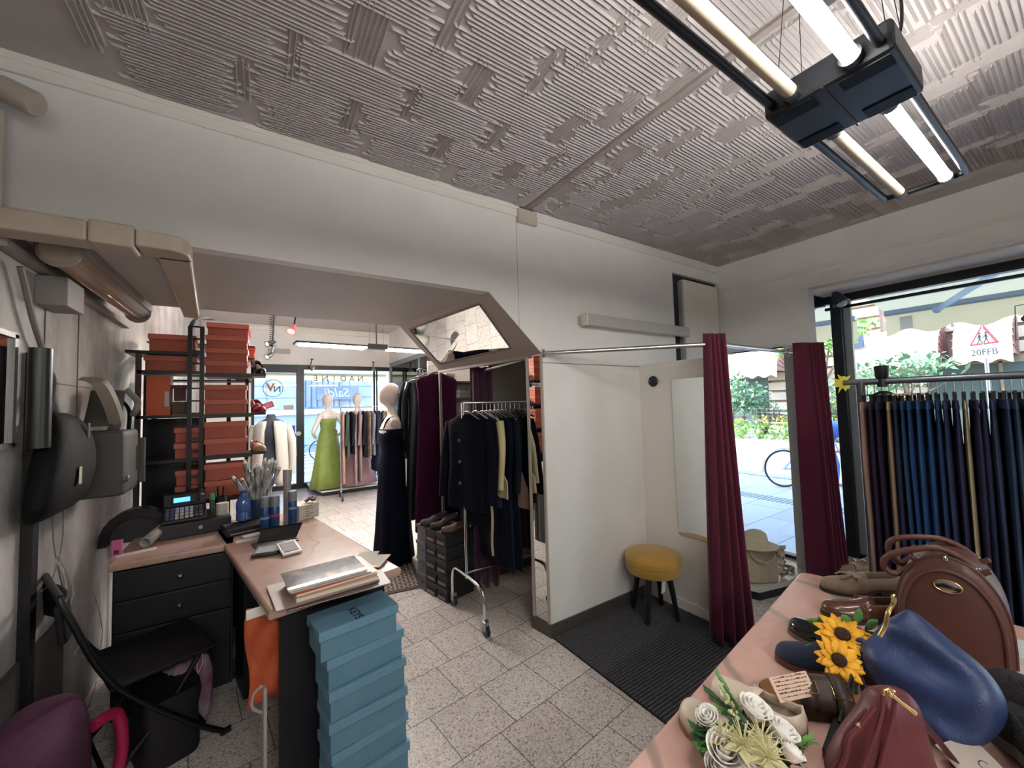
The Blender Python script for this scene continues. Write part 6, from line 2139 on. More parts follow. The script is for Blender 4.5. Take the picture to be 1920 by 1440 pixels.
for i, y in enumerate((3.80, 4.06, 4.2)):
    h = thing('coat_hanger', 'black coat hanger on the coat rail, ' + ('front one', 'middle one', 'rear one')[i], 'hanger', (1.565, y, 1.945), 0, 'coat hangers on the coat rail')
    hanger_parts(h, .19, BLACK, .085, False, 'x')
tg = thing('white_price_tag', 'long white price tag hanging between the navy dress and the coats', 'tag', at(761, 880, 'Y', 3.7))
MB().prism([(-.006, .1), (.012, .1), (.004, -.16), (.0, -.16)], -.001, .001, lambda u, v, t: (u, t, v)).build('tag', PAPER, tg)
tg2 = MB().tube([(0, 0, .1), (-.002, 0, .16)], .002, 4).build('loop', STEEL, tg)

# shelves of shoes behind the alcove
ss = thing('alcove_shoe_shelf', 'white shelf of shoes and cartons seen between coat and curtain', 'shelf', (1.9, 4.0, 0))
for z_ in (.9, 1.25, 1.47, 1.68, 1.86):
    MB().box(-.3, .5, -.12, .15, z_ - .02, z_).build('shelf_board', mat('shelf_dark', '3a3d44', .5), ss)
MB().box(.5, .52, -.12, .15, 0, 2.1).build('side', WHITE2, ss)
MB().box(-.3, .5, .15, .16, 0, 2.1).build('back', WHITE2, ss)
for i, (x, z_) in enumerate(((-.18, 1.25), (-.05, 1.47), (-.16, 1.47), (-.2, 1.68), (-.08, 1.68), (-.14, 1.86))):
    shoebox(f'pale carton on the shelf behind the alcove, {ORD[i]} counted from below', (1.9 + x, 3.99, z_), R(90), .2, .11, .085, mat('carton_pale', 'b8b4ac', .7), mat('carton_pale'), 'pale cartons behind the alcove', .03)

# floor mat at the passage
fm = thing('entrance_mat', 'pale tread-pattern floor mat with brown border in the passage', 'mat', (1.06, 3.72, 0), R(-10))
MB().box(-.3, .24, -.26, .4, 0, .008).build('border', mat('mat_brown', '4f433c', .8), fm)
mb = MB()
for i in range(13):
    for j in range(16):
        mb.obox((-.255 + i * .037, -.2 + j * .037, .0095), (.03, .012, .004), (0, 0, .8 if (i + j) % 2 else -.8))
mb.build('tread', mat('mat_tread', 'b9b2aa', .4, .3), fm)
# brown shoes on the dark boxes
for i, (x, y, z_, rz_, hx, lab, hl) in enumerate(((1.40, 3.06, .5505, 172, '5c4238', 'brown suede loafer on the box column nearest the chrome wheels', .02), (1.37, 3.22, .5505, 165, '2b211e', 'dark brown strap shoe on the middle box column', .05), (1.33, 3.36, .5545, 175, '3a3438', 'dark grey pump on the box column nearest the floor mat', .03))):
    shoe('display_shoe', lab, (x, y, z_), R(rz_), mat('suede_' + hx, hx, .6), BLACK, mat('lining_brown', '2a221e', .7), L=.245, W=.085, heel=hl, rim=.05, hgt=.05, group='shoes on the dark shoe boxes')

# lettering on the far glass
wl_ = thing('glass_lettering', 'pale brown shop name lettered across the far window glass', 'lettering', at(635, 710, 'Y', YF + .02))
for i, l_ in enumerate('NADINE'):
    text('letter', l_, .17, mat('letter_brown', '3d2f28', .5), wl_, frame((.45 - .18 * i, 0, 0), (-1, 0, 0), (0, 0, 1), (0, 1, 0)))
lg = thing('door_logo', 'round logo with orange and grey letters on the entrance door glass', 'logo', at(512, 728, 'Y', YF + .02))
MB().tube([(.17 * math.cos(t), 0, .17 * math.sin(t)) for t in [k * PI / 24 for k in range(48)]], .007, 6, closed=True).build('ring', mat('logo_grey', '4a4c54', .5), lg)
text('orange_letter', 'V', .22, mat('logo_orange', 'c07818', .5), lg, frame((-.045, 0, .01), (1, 0, 0), (0, 0, 1), (0, -1, 0)), bold=.008)
text('grey_letters', 'N', .17, mat('logo_grey'), lg, frame((.07, 0, -.02), (-1, 0, 0), (0, 0, 1), (0, 1, 0)), bold=.004)
cs_ = thing('closed_sign', 'red sign with white letters hanging askew on the entrance door', 'sign', at(495, 763, 'Y', YF - .02))
M_ = Matrix.Rotation(R(-22), 4, 'Y')
MB(M_).box(-.17, .17, -.004, .004, -.06, .06).build('board', mat('chiuso_red', 'b8203c', .4), cs_)
text('lettering', 'CHIUSO', .075, mat('sign_white'), cs_, M_ @ frame((0, -.006, 0), (1, 0, 0), (0, 0, 1), (0, -1, 0)), ext=.0008)
MB().tube([(-.14, 0, .1), (-.02, 0, .3), (.14, 0, .02)], .003, 4).build('cord', PAPER, cs_)
for nm_, lab, cat, px_, py_, w_, h_, hx, yy in (('blue_sticker', 'blue square sticker low on the entrance door glass', 'sticker', 548, 808, .05, .11, '3440a8', YF + .026), ('pale_notice', 'pale notice card on the entrance door glass', 'notice', 541, 764, .09, .05, 'b4b2b8', YF + .026)):
    p = at(px_, py_, 'Y', yy)
    tag(MB().box(-w_, w_, -.002, .002, -h_, h_).build(nm_, mat(nm_, hx, .5)), lab, cat).location = p
p = at(560, 813, 'Y', YF - .03)
tag(MB().lathe([(.045, 0), (.045, .004), (0, .005)], 20, (0, 0, 0), (0, -1, 0)).build('round_sticker', mat('sticker_round', 'b5bfa8', .5), smooth=True), 'round pale sticker on the dark entrance door post', 'sticker').location = p
# ------------------------------------------------------------------ pink marble display table
TZ = .8
PTOP = nodes_mat('pink_marble', lambda nt, b: _pink(nt, b, 'c2978a', 'a28c80', 'd4aea1', .045))
A = V((2.09, .823, 0))
e1, e2 = V((-.9906, -.137, 0)), V((.134, -.991, 0))
tb_ = thing('pink_marble_table', 'large display table with pink veined marble top near the camera', 'table', A + e1 * .85 + e2 * .5)
inv = Matrix.Translation(-tb_.location)
arc = [A + e1 * (.05 - .05 * math.sin(t)) + e2 * (.05 - .05 * math.cos(t)) for t in [PI / 2 * k / 5 for k in range(6)]]
poly = [A + e1 * 1.75] + arc + [A + e2 * 1.05, A + e1 * 1.75 + e2 * 1.05]
MB(inv).prism([(p.x, p.y) for p in poly], TZ - .035, TZ, lambda u, v, t: (u, v, t)).build('tabletop', PTOP, tb_, bevel=.008, seg=3)
q = [A + e1 * x + e2 * y for x, y in ((.12, .12), (1.62, .12), (1.62, .92), (.12, .92))]
MB(inv).prism([(p.x, p.y) for p in q], .06, TZ - .035, lambda u, v, t: (u, v, t)).build('cabinet_base', NAVY, tb_)
q = [A + e1 * x + e2 * y for x, y in ((.15, .15), (1.6, .15), (1.6, .9), (.15, .9))]
MB(inv).prism([(p.x, p.y) for p in q], 0, .06, lambda u, v, t: (u, v, t)).build('plinth', BLACK, tb_)


def tshoe(name, label, toe, heel, up, so, li, L=.27, **kw):
    a, b = at(*toe, 'Z', TZ), at(*heel, 'Z', TZ)
    d = (a - b).normalized()
    c = a - d * L * .5
    return shoe(name, label, (c.x, c.y, TZ + .0005), math.atan2(d.y, d.x), up, so, li, L=L, **kw)


SU_T = mat('suede_taupe', '7d6957', .85, sheen=.4, bump=.15, bs=300)
LBR = mat('leather_brown', '58362d', .22, var=.08, vs=10, coat=.3)
LBLK = mat('leather_black_gloss', '1c1c1c', .18, coat=.3)
SU_N = mat('suede_navy', '1a2740', .85, sheen=.1, bump=.15, bs=300)
LWH = mat('leather_cream', 'cfc0ac', .45)
LIN = mat('lining_taupe', '8b7868', .7)
SOD = mat('sole_dark', '2a2420', .6)
o = tshoe('tassel_loafer', 'taupe suede loafer with a tassel bow behind the brown loafer', (1540, 1106), (1690, 1118), SU_T, SOD, LIN, .27, rim=.055, hgt=.06)
for s in (-1, 1):
    MB().tube(spline([(.03, 0, .072), (.05, s * .02, .07), (.075, s * .018, .062)]), .006, 6, flat=.5).build('tassel', SU_T, o, smooth=True)
MB().box(.005, .03, -.032, .032, .062, .072).build('bow', SU_T, o, bevel=.004)
o = tshoe('brown_loafer', 'shiny brown leather penny loafer nearest the brown handbag', (1541, 1152), (1700, 1172), LBR, SOD, LIN, .27, rim=.055, hgt=.058)
MB().loft([[V((x, y * w, z)) for y, z in ((-1, .028), (-.8, .053), (0, .064), (.8, .053), (1, .028))] for x, w in ((.0, .0455), (.03, .0465))], caps=False, closed=False).build('saddle_strap', LBR, o, smooth=True, solid=.004)
0 and tshoe('black_suede_shoe', 'black suede shoe tip standing behind the sunflowers', (1548, 1172), (1650, 1166), mat('suede_black', '16161a', .85, sheen=.3), SOD, LIN, .25, rim=.05, hgt=.055)
tshoe('black_loafer', 'glossy black leather shoe with pale welt beside the sunflowers', (1480, 1182), (1585, 1222), LBLK, mat('sole_welt', '6a5f52', .5), LIN, .27, rim=.055, hgt=.055)
tshoe('navy_suede_shoe', 'navy suede shoe with brown sole in front of the sunflowers', (1455, 1238), (1612, 1268), SU_N, mat('sole_brown', '5c2d24', .5), LIN, .27, rim=.055, hgt=.058, sole_t=.016)
# cork sandal
a, b = at(1424, 1308, 'Z', TZ), at(1640, 1350, 'Z', TZ)
d = (a - b).normalized()
sdl = thing('cork_sandal', 'dark brown cork footbed sandal carrying a handwritten card', 'sandal', a - d * .135 + V((0, 0, .0005)), math.atan2(d.y, d.x))
mb, mb2 = MB(), MB()
r1_, r2_ = [], []
for u in US:
    w = shoe_outline(u, .1) * 1.05 + 1e-4
    x = (u - .5) * .27
    r1_.append([V((x, -w, 0)), V((x, w, 0)), V((x, w, .026)), V((x, -w, .026))])
    r2_.append([V((x * .98, -w * .93, .026)), V((x * .98, w * .93, .026)), V((x * .98, w * .93, .031)), V((x * .98, -w * .93, .031))])
mb.loft(r1_).build('sole', mat('cork_dark', '4a3628', .8), sdl, smooth=True, ang=50)
mb2.loft(r2_).build('footbed', mat('cork_tan', '8a5c34', .8, bump=.2, bs=150), sdl, smooth=True, ang=50)
BRL = mat('strap_brown', '3a2a22', .5)
MB().loft([[V((x, -math.cos(t) * w, .02 + math.sin(t) * h_)) for t in [PI * k / 12 for k in range(13)]] for x, w, h_ in ((-.06, .046, .055), (-.02, .048, .06), (.02, .051, .055), (.055, .053, .045))], caps=False, closed=False).build('upper', BRL, sdl, smooth=True, solid=.004)
for x in (.03, -.035):
    f = MB().loft([[V((x + k, -math.cos(t) * w, .024 + math.sin(t) * h_)) for t in [PI * j / 12 for j in range(3, 13)]] for k, w, h_ in ((-.013, .054, .054 if x > 0 else .062), (.013, .055, .05 if x > 0 else .06))], caps=False, closed=False).build('strap', BRL, sdl, smooth=True, solid=.004)
    MB().tube([(x - .016, .02, .078), (x + .016, .02, .075), (x + .016, .045, .062), (x - .016, .045, .065)], .002, 6, closed=True).build('buckle', GOLD, f)
cd_ = thing('handwritten_card', 'pale card with lines of handwriting standing on the cork sandal', 'card', at(1487, 1287, 'Z', TZ + .075))
cr_, cu = at(1522, 1283, 'Z', TZ + .075) - at(1452, 1297, 'Z', TZ + .075), V((-.5, -.1, .85))
lx = cr_.length
M_ = frame((0, 0, 0), cr_, (0, 0, 1), cr_.cross(V((.25, .35, .8)).cross(cr_)).cross(cr_) * -1)
nz = (CAM_LOC - cd_.location).normalized()
nz = (nz - cr_.normalized() * nz.dot(cr_.normalized())).normalized()
M_ = frame((0, 0, 0), cr_, (0, 0, 1), nz)
MB(M_).box(-lx / 2, lx / 2, -.025, .025, -.0008, .0008).build('paper', mat('card_peach', 'd9bca6', .7), cd_)
mb = MB(M_)
rg4 = random.Random(4)
for k in range(6):
    x = -lx * .42
    while x < lx * .4:
        l = rg4.uniform(.004, .012)
        mb.box(x, min(x + l, lx * .44), .0195 - k * .0075, .0205 - k * .0075 + rg4.uniform(0, .0025), .0008, .0012)
        x += l + .002
mb.build('handwriting', mat('ink_brown', '5a463c', .7), cd_)

# cream moccasins with the white bouquet on them
o = tshoe('cream_moccasin', 'cream leather moccasin at the table edge, its toe free of the bouquet', (1285, 1338), (1400, 1450), LWH, mat('sole_tan', '8d6c54', .6), LIN, .22, rim=.042, hgt=.05)
o = tshoe('cream_moccasin', 'cream leather moccasin between the bouquet and the cork sandal', (1335, 1297), (1515, 1402), LWH, mat('sole_tan'), LIN, .218, rim=.038, hgt=.048)
bq = thing('white_flower_bouquet', 'bouquet of artificial white roses and spiky cream flowers on the table', 'bouquet', at(1395, 1425, 'Z', TZ))
PET = mat('petal_white', 'f0ede6', .7, var=.05, vs=20)
PETY = mat('petal_cream', 'cfc99a', .7)
STEMG = mat('stem_green', '2f5a34', .6, var=.25, vs=30)
LFG = mat('leaf_bright', '5c8f4a', .6, var=.2, vs=30)


def loc_(px_, py_, z):
    return at(px_, py_, 'Z', z) - bq.location


def rose(c, r_, ax, m, k0=0):
    mb = MB()
    u, w, d = basis(ax)
    for layer, (n, rr, hh, op) in enumerate(((3, .35, 1.15, -.2), (4, .6, 1.1, -.1), (5, .82, 1.0, .1), (5, 1.0, .9, .35))):
        for k in range(n):
            a0 = k * 2 * PI / n + layer * .7 + k0
            rows = []
            for i in range(5):
                v = i / 4
                row = []
                for j in range(5):
                    a = a0 + (j - 2) * 1.25 * PI / n / 2 * (1 - .25 * v * v)
                    q = r_ * rr * (.35 + .65 * v ** .7 + op * .25 * v * v)
                    z = r_ * hh * (v * 1.25 - .25 - .3 * op * max(0, v - .6) - .08 * v * ((j - 2) / 2) ** 2)
                    row.append(c + u * (q * math.cos(a)) + w * (q * math.sin(a)) + d * z)
                rows.append(row)
            mb.loft(rows, caps=False, closed=False)
    return mb


for i, (x, y, z, r_, ax) in enumerate(((1412, 1340, .9, .036, (.1, -.3, 1)), (1462, 1382, .88, .034, (.3, -.3, 1)), (1356, 1415, .9, .038, (-.3, -.4, 1)), (1332, 1352, .875, .028, (-.5, .2, 1)), (1400, 1432, .9, .034, (0, -.6, 1)), (1480, 1420, .87, .026, (.6, -.3, 1)), (1340, 1440, .86, .026, (-.4, -.6, 1)))):
    rose(loc_(x, y, z - .004), r_ * .84, ax, PET, i).build('rose', PET, bq, smooth=True, solid=.0012, ang=180)
for i, (x, y, z, r_) in enumerate(((1358, 1386, .925, .034), (1394, 1396, .94, .042), (1428, 1388, .93, .038), (1440, 1420, .94, .042), (1404, 1318, .88, .026))):
    c = loc_(x, y, z)
    mb = MB()
    for k in range(26):
        a, e = k * 2.4, .25 + .9 * ((k * 7) % 26) / 26
        dd_ = V((math.cos(a) * math.cos(e), math.sin(a) * math.cos(e), math.sin(e)))
        mb.tube([c, c + dd_ * r_ * .6, c + dd_ * r_ + V((0, 0, -.002))], [.0012, .001, .0007], 4)
    f = mb.build('spiky_flower', PETY, bq)
    mb = MB()
    for k in range(5):
        a = k * 1.257
        p = c + V((math.cos(a), math.sin(a), -.2)) * r_ * .9
        s_ = V((-math.sin(a), math.cos(a), 0)) * r_ * .28
        mb.add([c + V((0, 0, -.006)), c * .5 + p * .5 - s_, p, c * .5 + p * .5 + s_], [(0, 1, 2, 3)])
    mb.build('petals', PETY, f, solid=.001)
mb = MB()
rgb = random.Random(9)


def sprig(mb, a, b, n, s):
    a, b = V(a), V(b)
    mb.tube(spline([a, (a + b) / 2 + V((0, 0, .008)), b]), .0014, 5)
    for k in range(n):
        t = (k + 1) / (n + 1)
        c = a.lerp(b, t)
        for sg_ in (-1, 1):
            dd_ = ((b - a).normalized() + basis(b - a)[0] * sg_ * .9 + V((0, 0, rgb.uniform(-.2, .5)))).normalized()
            q = basis(dd_)[0] * s * .3
            mb.add([c, c + dd_ * s * .5 + q, c + dd_ * s, c + dd_ * s * .5 - q], [(0, 1, 2, 3)])


for i, (x0, y0, x1, y1, z1, n, s) in enumerate(((1390, 1345, 1342, 1262, .93, 7, .022), (1385, 1350, 1322, 1295, .9, 5, .026), (1376, 1352, 1340, 1322, .9, 3, .022), (1340, 1385, 1302, 1370, .86, 4, .03), (1340, 1395, 1308, 1400, .85, 5, .02), (1340, 1345, 1308, 1328, .87, 4, .012), (1470, 1415, 1528, 1385, .89, 5, .02), (1470, 1425, 1500, 1425, .86, 4, .024), (1345, 1400, 1330, 1420, .84, 4, .024), (1400, 1352, 1372, 1372, .87, 4, .03))):
    f = MB()
    sprig(f, loc_(x0, y0, .85), loc_(x1, y1, z1), n, s)
    f.build('leaf_sprig', STEMG if i % 2 else LFG, bq)
mb = MB()
for k in range(22):
    t = k / 21
    mb.ell(loc_(1350 + 34 * t + rgb.uniform(-6, 6), 1285 + 65 * t + rgb.uniform(-5, 5), .925 - .04 * t), .0035, 6, 4)
mb.build('berry_spray', mat('berry_cream', 'c5cf9a', .5), bq)
mb = MB()
leaf_cloud(mb, loc_(1395, 1400, .84), (.1, .1, .035), 130, .024, rgb)
mb.build('dense_leaves', STEMG, bq)

# sunflowers
sf = thing('sunflower_bunch', 'two artificial sunflowers with green leaves lying against the blue bag', 'flowers', at(1580, 1262, 'Z', TZ))
SUN = mat('sunflower_yellow', 'eeb020', .6, hex2='dc9816', vs=25)
for cx_, cy_, z, r_, ax in ((1580, 1192, .93, .062, (-.45, -.15, .85)), (1572, 1238, .90, .056, (-.6, -.5, .6)), (1612, 1190, .91, .035, (.2, .2, 1))):
    c = at(cx_, cy_, 'Z', z) - sf.location
    u, w, d = basis(ax)
    mb = MB()
    for ring, (n, rr, tilt) in enumerate(((13, 1.0, .12), (10, .78, .38))):
        for k in range(n):
            a = k * 2 * PI / n + ring * .3 + rgb.uniform(-.08, .08)
            rad = u * math.cos(a) + w * math.sin(a)
            tan = w * math.cos(a) - u * math.sin(a)
            L_ = r_ * rr * rgb.uniform(.88, 1.1)
            rows = []
            for i in range(5):
                v = i / 4
                wd = r_ * .2 * math.sin(PI * min(.97, .12 + v * .88)) ** .8
                p = c + rad * (r_ * .18 + (L_ - r_ * .18) * v) + d * (tilt * L_ * (v - .55 * v * v))
                rows.append([p - tan * wd + d * wd * .25, p, p + tan * wd + d * wd * .25])
            mb.loft(rows, caps=False, closed=False)
    f = mb.build('petals', SUN, sf, smooth=True, solid=.001, ang=180)
    MB().lathe([(r_ * .3, .0), (r_ * .28, .012), (r_ * .15, .018), (0, .019)], 18, c, ax).build('disc', mat('flower_disc', '3a2113', .9, bump=.6, bs=300), f, smooth=True)
for i, (x, y, z, dx, dy) in enumerate(((1606, 1170, .95, .2, 1), (1622, 1180, .94, .8, .6), (1596, 1176, .94, -.6, .8), (1538, 1172, .88, -.9, .4), (1530, 1212, .86, -.9, -.3), (1592, 1262, .84, .1, -.9), (1548, 1180, .9, -.5, .8))):
    c = at(x, y, 'Z', z) - sf.location
    dd_ = (_rt * dx + _up * dy).normalized() * .045
    s_ = dd_.cross(_fw).normalized() * .014
    MB().loft([[c - s_ * w + dd_ * v, c + dd_ * v + V((0, 0, -.003)), c + s_ * w + dd_ * v] for v, w in ((0, .15), (.25, .8), (.5, 1), (.75, .75), (1, .08))], caps=False, closed=False).build('leaf', LFG, sf, smooth=True, solid=.001, ang=180)
MB().tube(spline([at(1582, 1200, 'Z', .91) - sf.location, at(1600, 1262, 'Z', .84) - sf.location, at(1605, 1300, 'Z', .805) - sf.location]), .005, 8).build('stem', STEMG, sf, smooth=True)


# handbags
def pillow(outline, anchors, T, n_in=7, sub=3, lean=None):
    """soft bag: outline (pixels) on the plane through three anchor points, swollen by T to both sides"""
    p = [at(x, y, 'Z', z) for x, y, z in anchors]
    nrm = (p[1] - p[0]).cross(p[2] - p[0]).normalized()
    if nrm.dot(CAM_LOC - p[0]) < 0:
        nrm = -nrm

    def hit(x, y):
        d = _rt * (x - 960) - _up * (y - 720) + _fw * FPX
        return CAM_LOC + d * ((p[0] - CAM_LOC).dot(nrm) / d.dot(nrm))
    pts = [hit(*q) for q in outline]
    pts = spline(pts + [pts[0]], sub)[:-1]
    c = sum(pts, V()) / len(pts)
    return pts, c, nrm


def pillow_mesh(pts, c, nrm, T, org, wob=0, seed=0, flat=.5, ex=2.6, dirv=None):
    mb = MB(Matrix.Translation(-org))
    n = len(pts)
    S = [1, .985, .95, .89, .8, .7, .58, .45, .3, .15, .02]
    rings = []
    for side in (1, -1):
        lay_ = []
        for s in (S if side == 1 else S[1:]):
            t = T * (1 - s ** ex) ** flat
            ring = []
            for k, q in enumerate(pts):
                b = c + (q - c) * s
                if dirv:
                    r_ = b - c
                    a_ = r_.dot(dirv)
                    o_ = r_.dot(nrm.cross(dirv))
                    wv_ = 1 + wob * (noise.noise(V((a_ * 5, o_ * 19, seed + side))) + .6 * noise.noise(V((a_ * 11 + 3, o_ * 9, seed))))
                else:
                    wv_ = 1 + wob * noise.noise(b * 9 + V((seed, side, 0)))
                ring.append(b + nrm * side * t * wv_)
            lay_.append(ring)
        rings.append(lay_)
    allr = list(reversed(rings[1])) + rings[0]
    mb.loft(allr)
    return mb


LB = mat('blue_leather', '283a63', .42, bump=.35, bs=260, dist=.003, var=.08, vs=6)
pts, c, nrm = pillow([(1622, 1212), (1650, 1180), (1690, 1150), (1708, 1143), (1740, 1166), (1780, 1200), (1830, 1240), (1868, 1286), (1884, 1330), (1868, 1378), (1820, 1410), (1790, 1412), (1740, 1372), (1690, 1325), (1650, 1285), (1618, 1250)],
                     [(1868, 1385, TZ + .07), (1622, 1235, TZ + .085), (1708, 1143, TZ + .235)], .06)
bb = thing('blue_leather_bag', 'slouchy cobalt blue leather bag leaning between sunflowers and brown handbag', 'bag', (c.x, c.y, TZ))
pillow_mesh(pts, c, nrm, .055, bb.location, .55, 1, .5, 4, (at(1868, 1360, 'Z', TZ + .07) - at(1630, 1222, 'Z', TZ + .09)).normalized()).build('body', LB, bb, smooth=True, sub=1, ang=180)
zp = [at(x, y, 'Z', z) for x, y, z in ((1702, 1142, TZ + .24), (1692, 1160, TZ + .225), (1686, 1185, TZ + .19), (1676, 1204, TZ + .165))]
zp = [p + nrm * .055 for p in zp]
inv = Matrix.Translation(-bb.location)
z_ = MB(inv).tube(spline(zp), .005, 8, flat=.5).build('zip', mat('zip_gold', 'b59a6a', .35, .9), bb, smooth=True)
MB(inv).tube([zp[0] + V((.012 * math.cos(t), 0, .012 * math.sin(t) + .008)) for t in [k * PI / 6 for k in range(12)]], .003, 6, closed=True).build('zip_ring', GOLD, z_, smooth=True)
fold = [at(x, y, 'Z', z) + nrm * .06 for x, y, z in ((1630, 1222, TZ + .09), (1642, 1212, TZ + .11), (1652, 1222, TZ + .105), (1646, 1236, TZ + .09))]
MB(inv).tube(spline(fold), .007, 8).build('strap_tab', LB, bb, smooth=True)
cp_ = [at(x, y, 'Z', z) for x, y, z in ((1618, 1212, .915), (1610, 1222, .91), (1606, 1240, .895), (1612, 1255, .88), (1604, 1268, .862), (1612, 1284, .84))]
mb = MB(inv)
for k, p in enumerate(spline(cp_, 3)):
    u, w, d = basis((.3, -.5, -.8))
    a = (u if k % 2 else w)
    mb.tube([p + d * .009 * math.cos(t) + a * .006 * math.sin(t) for t in [j * PI / 5 for j in range(10)]], .0021, 5, closed=True)
mb.build('chain', GOLD, bb, smooth=True)
MB(inv).tube(spline([at(1612, 1270, 'Z', .86), at(1622, 1300, 'Z', .83), at(1632, 1330, 'Z', .81)]), .008, 8, flat=.4).build('strap', BLK, bb, smooth=True)
pt_ = thing('paper_price_tag', 'white paper tag with a curl mark under the blue leather bag', 'tag', at(1822, 1425, 'Z', TZ + .03))
M_ = frame((0, 0, 0), _rt + V((0, 0, .25)), (0, 0, 1), V((-.35, -.25, .9)))
MB(M_).box(-.04, .04, -.04, .035, -.0006, .0006).build('paper', mat('tag_grey', 'a89d94', .8), pt_)
MB(M_).tube([(.008 * math.cos(t) + .012, .008 * math.sin(t) - .012, .001) for t in [k * PI / 6 for k in range(11)]], .0008, 4).build('curl_mark', BLACK, pt_)

MRN = mat('maroon_leather', '5e2730', .42, bump=.3, bs=320, dist=.003, var=.08, vs=8)
pts, c, nrm = pillow([(1548, 1452), (1566, 1410), (1592, 1370), (1625, 1330), (1640, 1300), (1655, 1292), (1690, 1292), (1712, 1310), (1724, 1345), (1738, 1400), (1748, 1455), (1680, 1475), (1600, 1475)],
                     [(1560, 1450, TZ + .03), (1745, 1450, TZ + .03), (1665, 1293, TZ + .20)], .05)
mr = thing('maroon_leather_bag', 'maroon leather crossbody bag with gold zip pull at the front of the table', 'bag', (c.x, c.y, TZ))
pillow_mesh(pts, c, nrm, .045, mr.location, .12, 4).build('body', MRN, mr, smooth=True, sub=1, ang=180)
inv = Matrix.Translation(-mr.location)


def on(px_, off=.0):
    d = _rt * (px_[0] - 960) - _up * (px_[1] - 720) + _fw * FPX
    return CAM_LOC + d * ((c + nrm * off - CAM_LOC).dot(nrm) / d.dot(nrm))


for nm_, path, r_, of in (('zip_piping', ((1655, 1300), (1652, 1340), (1636, 1390), (1612, 1450)), .004, .045), ('zip_piping', ((1678, 1310), (1672, 1350), (1660, 1400), (1645, 1452)), .004, .047),
                          ('side_piping', ((1628, 1332), (1592, 1372), (1578, 1410), (1558, 1450)), .0055, .03), ('side_piping', ((1640, 1326), (1612, 1362), (1592, 1385), (1585, 1420), (1570, 1452)), .0045, .04)):
    MB(inv).tube(spline([on(p, of) for p in path]), r_, 8).build(nm_, MRN, mr, smooth=True)
MB(inv).tube([on(p, .05) for p in ((1655, 1303), (1657, 1294), (1668, 1291), (1676, 1297))], .003, 8).build('gold_ring', GOLD, mr, smooth=True)
f = MB(inv).tube([on((1668, 1300), .055), on((1690, 1318), .058), on((1716, 1338), .06)], [.004, .003, .0042], 8).build('zip_pull', GOLD, mr, smooth=True)
MB(inv).ell(on((1669, 1301), .056), .006, 8, 6).build('zip_slider', GOLD, f, smooth=True)
MB(inv).tube([on(p, .045) for p in ((1606, 1360), (1610, 1356), (1612, 1362))], .0025, 6).build('side_stud', GOLD, mr)
MB(inv).tube(spline([on((1722, 1345), -.02), on((1760, 1390), -.03), on((1790, 1430), -.04), on((1800, 1470), -.05)]), .012, 8, flat=.3).build('strap', MRN, mr, smooth=True)
o = thing('black_display_stand', 'thin black display stand between cork sandal and maroon bag', 'stand', at(1565, 1395, 'Z', TZ))
q = [at(x, y, 'Z', TZ + .002) for x, y in ((1542, 1420), (1566, 1352), (1584, 1360), (1560, 1440))]
MB(Matrix.Translation(-o.location)).loft([q, [p + V((0, 0, .02)) for p in q]]).build('base', BLACK, o, bevel=.002)
MB(Matrix.Translation(-o.location)).bar(at(1575, 1356, 'Z', TZ + .02), at(1598, 1268, 'Z', TZ + .09), .004, .02).build('arm', BLACK, o)

# brown bowling handbag
BR = mat('brown_leather', '57362e', .4, bump=.3, bs=320, dist=.003, var=.06, vs=6)
bl_, br_ = at(1688, 1205, 'Z', TZ), at(1905, 1274, 'Z', TZ)
d = (br_ - bl_)
hb = thing('brown_handbag', 'brown leather bowling handbag with two handles in front of the trousers', 'handbag', ((bl_ + br_) / 2).to_tuple(), math.atan2(d.y, d.x))
hw = d.length / 2 * 1.08
HB = .298


def dsh(s, y, k=1):
    """D-shaped outline of the bag's face at depth y"""
    out = []
    for j in range(30):
        t = PI * j / 29
        out.append(V((-math.cos(t) * hw * s * (1 if math.sin(t) > .35 else (.97 + .03 * math.sin(t) / .35)), y, .012 + (HB * s - .012) * math.sin(t) ** .72)))
    out[0].z = out[-1].z = .02
    return [V((-hw * s * .9, y, .0))] + out + [V((hw * s * .9, y, .0))]


MB().loft([dsh(.9, 0), dsh(.985, .008), dsh(1, .03), dsh(1.01, .11), dsh(1, .19), dsh(.985, .212), dsh(.9, .22)]).build('body', BR, hb, smooth=True, ang=60)
MB().tube(dsh(.87, -.003)[1:-1], .005, 8).build('face_piping', BR, hb, smooth=True)
MB().tube(dsh(.995, .012)[1:-1], .004, 8).build('front_piping', mat('piping_dark', '4a2a22', .5), hb, smooth=True)
pl_ = MB().lathe([(.022, 0), (.022, .004), (.016, .006), (0, .006)], 8, (.0, -.001, HB * .72), (0, -1, 0), sx=1.3, sy=.75).build('maker_plate', mat('plate_chrome', 'b0a8a2', .15, 1), hb, smooth=True)
MB().tube([(.029 * math.cos(t), -.005, HB * .72 + .018 * math.sin(t)) for t in [k * PI / 10 for k in range(20)]], .0016, 6, closed=True).build('plate_rim', GOLD, pl_)
MB().box(-.035, .02, .055, .075, HB - .012, HB + .004).build('zip_plate', mat('plate_silver', 'cfcac2', .2, 1), hb, bevel=.002)
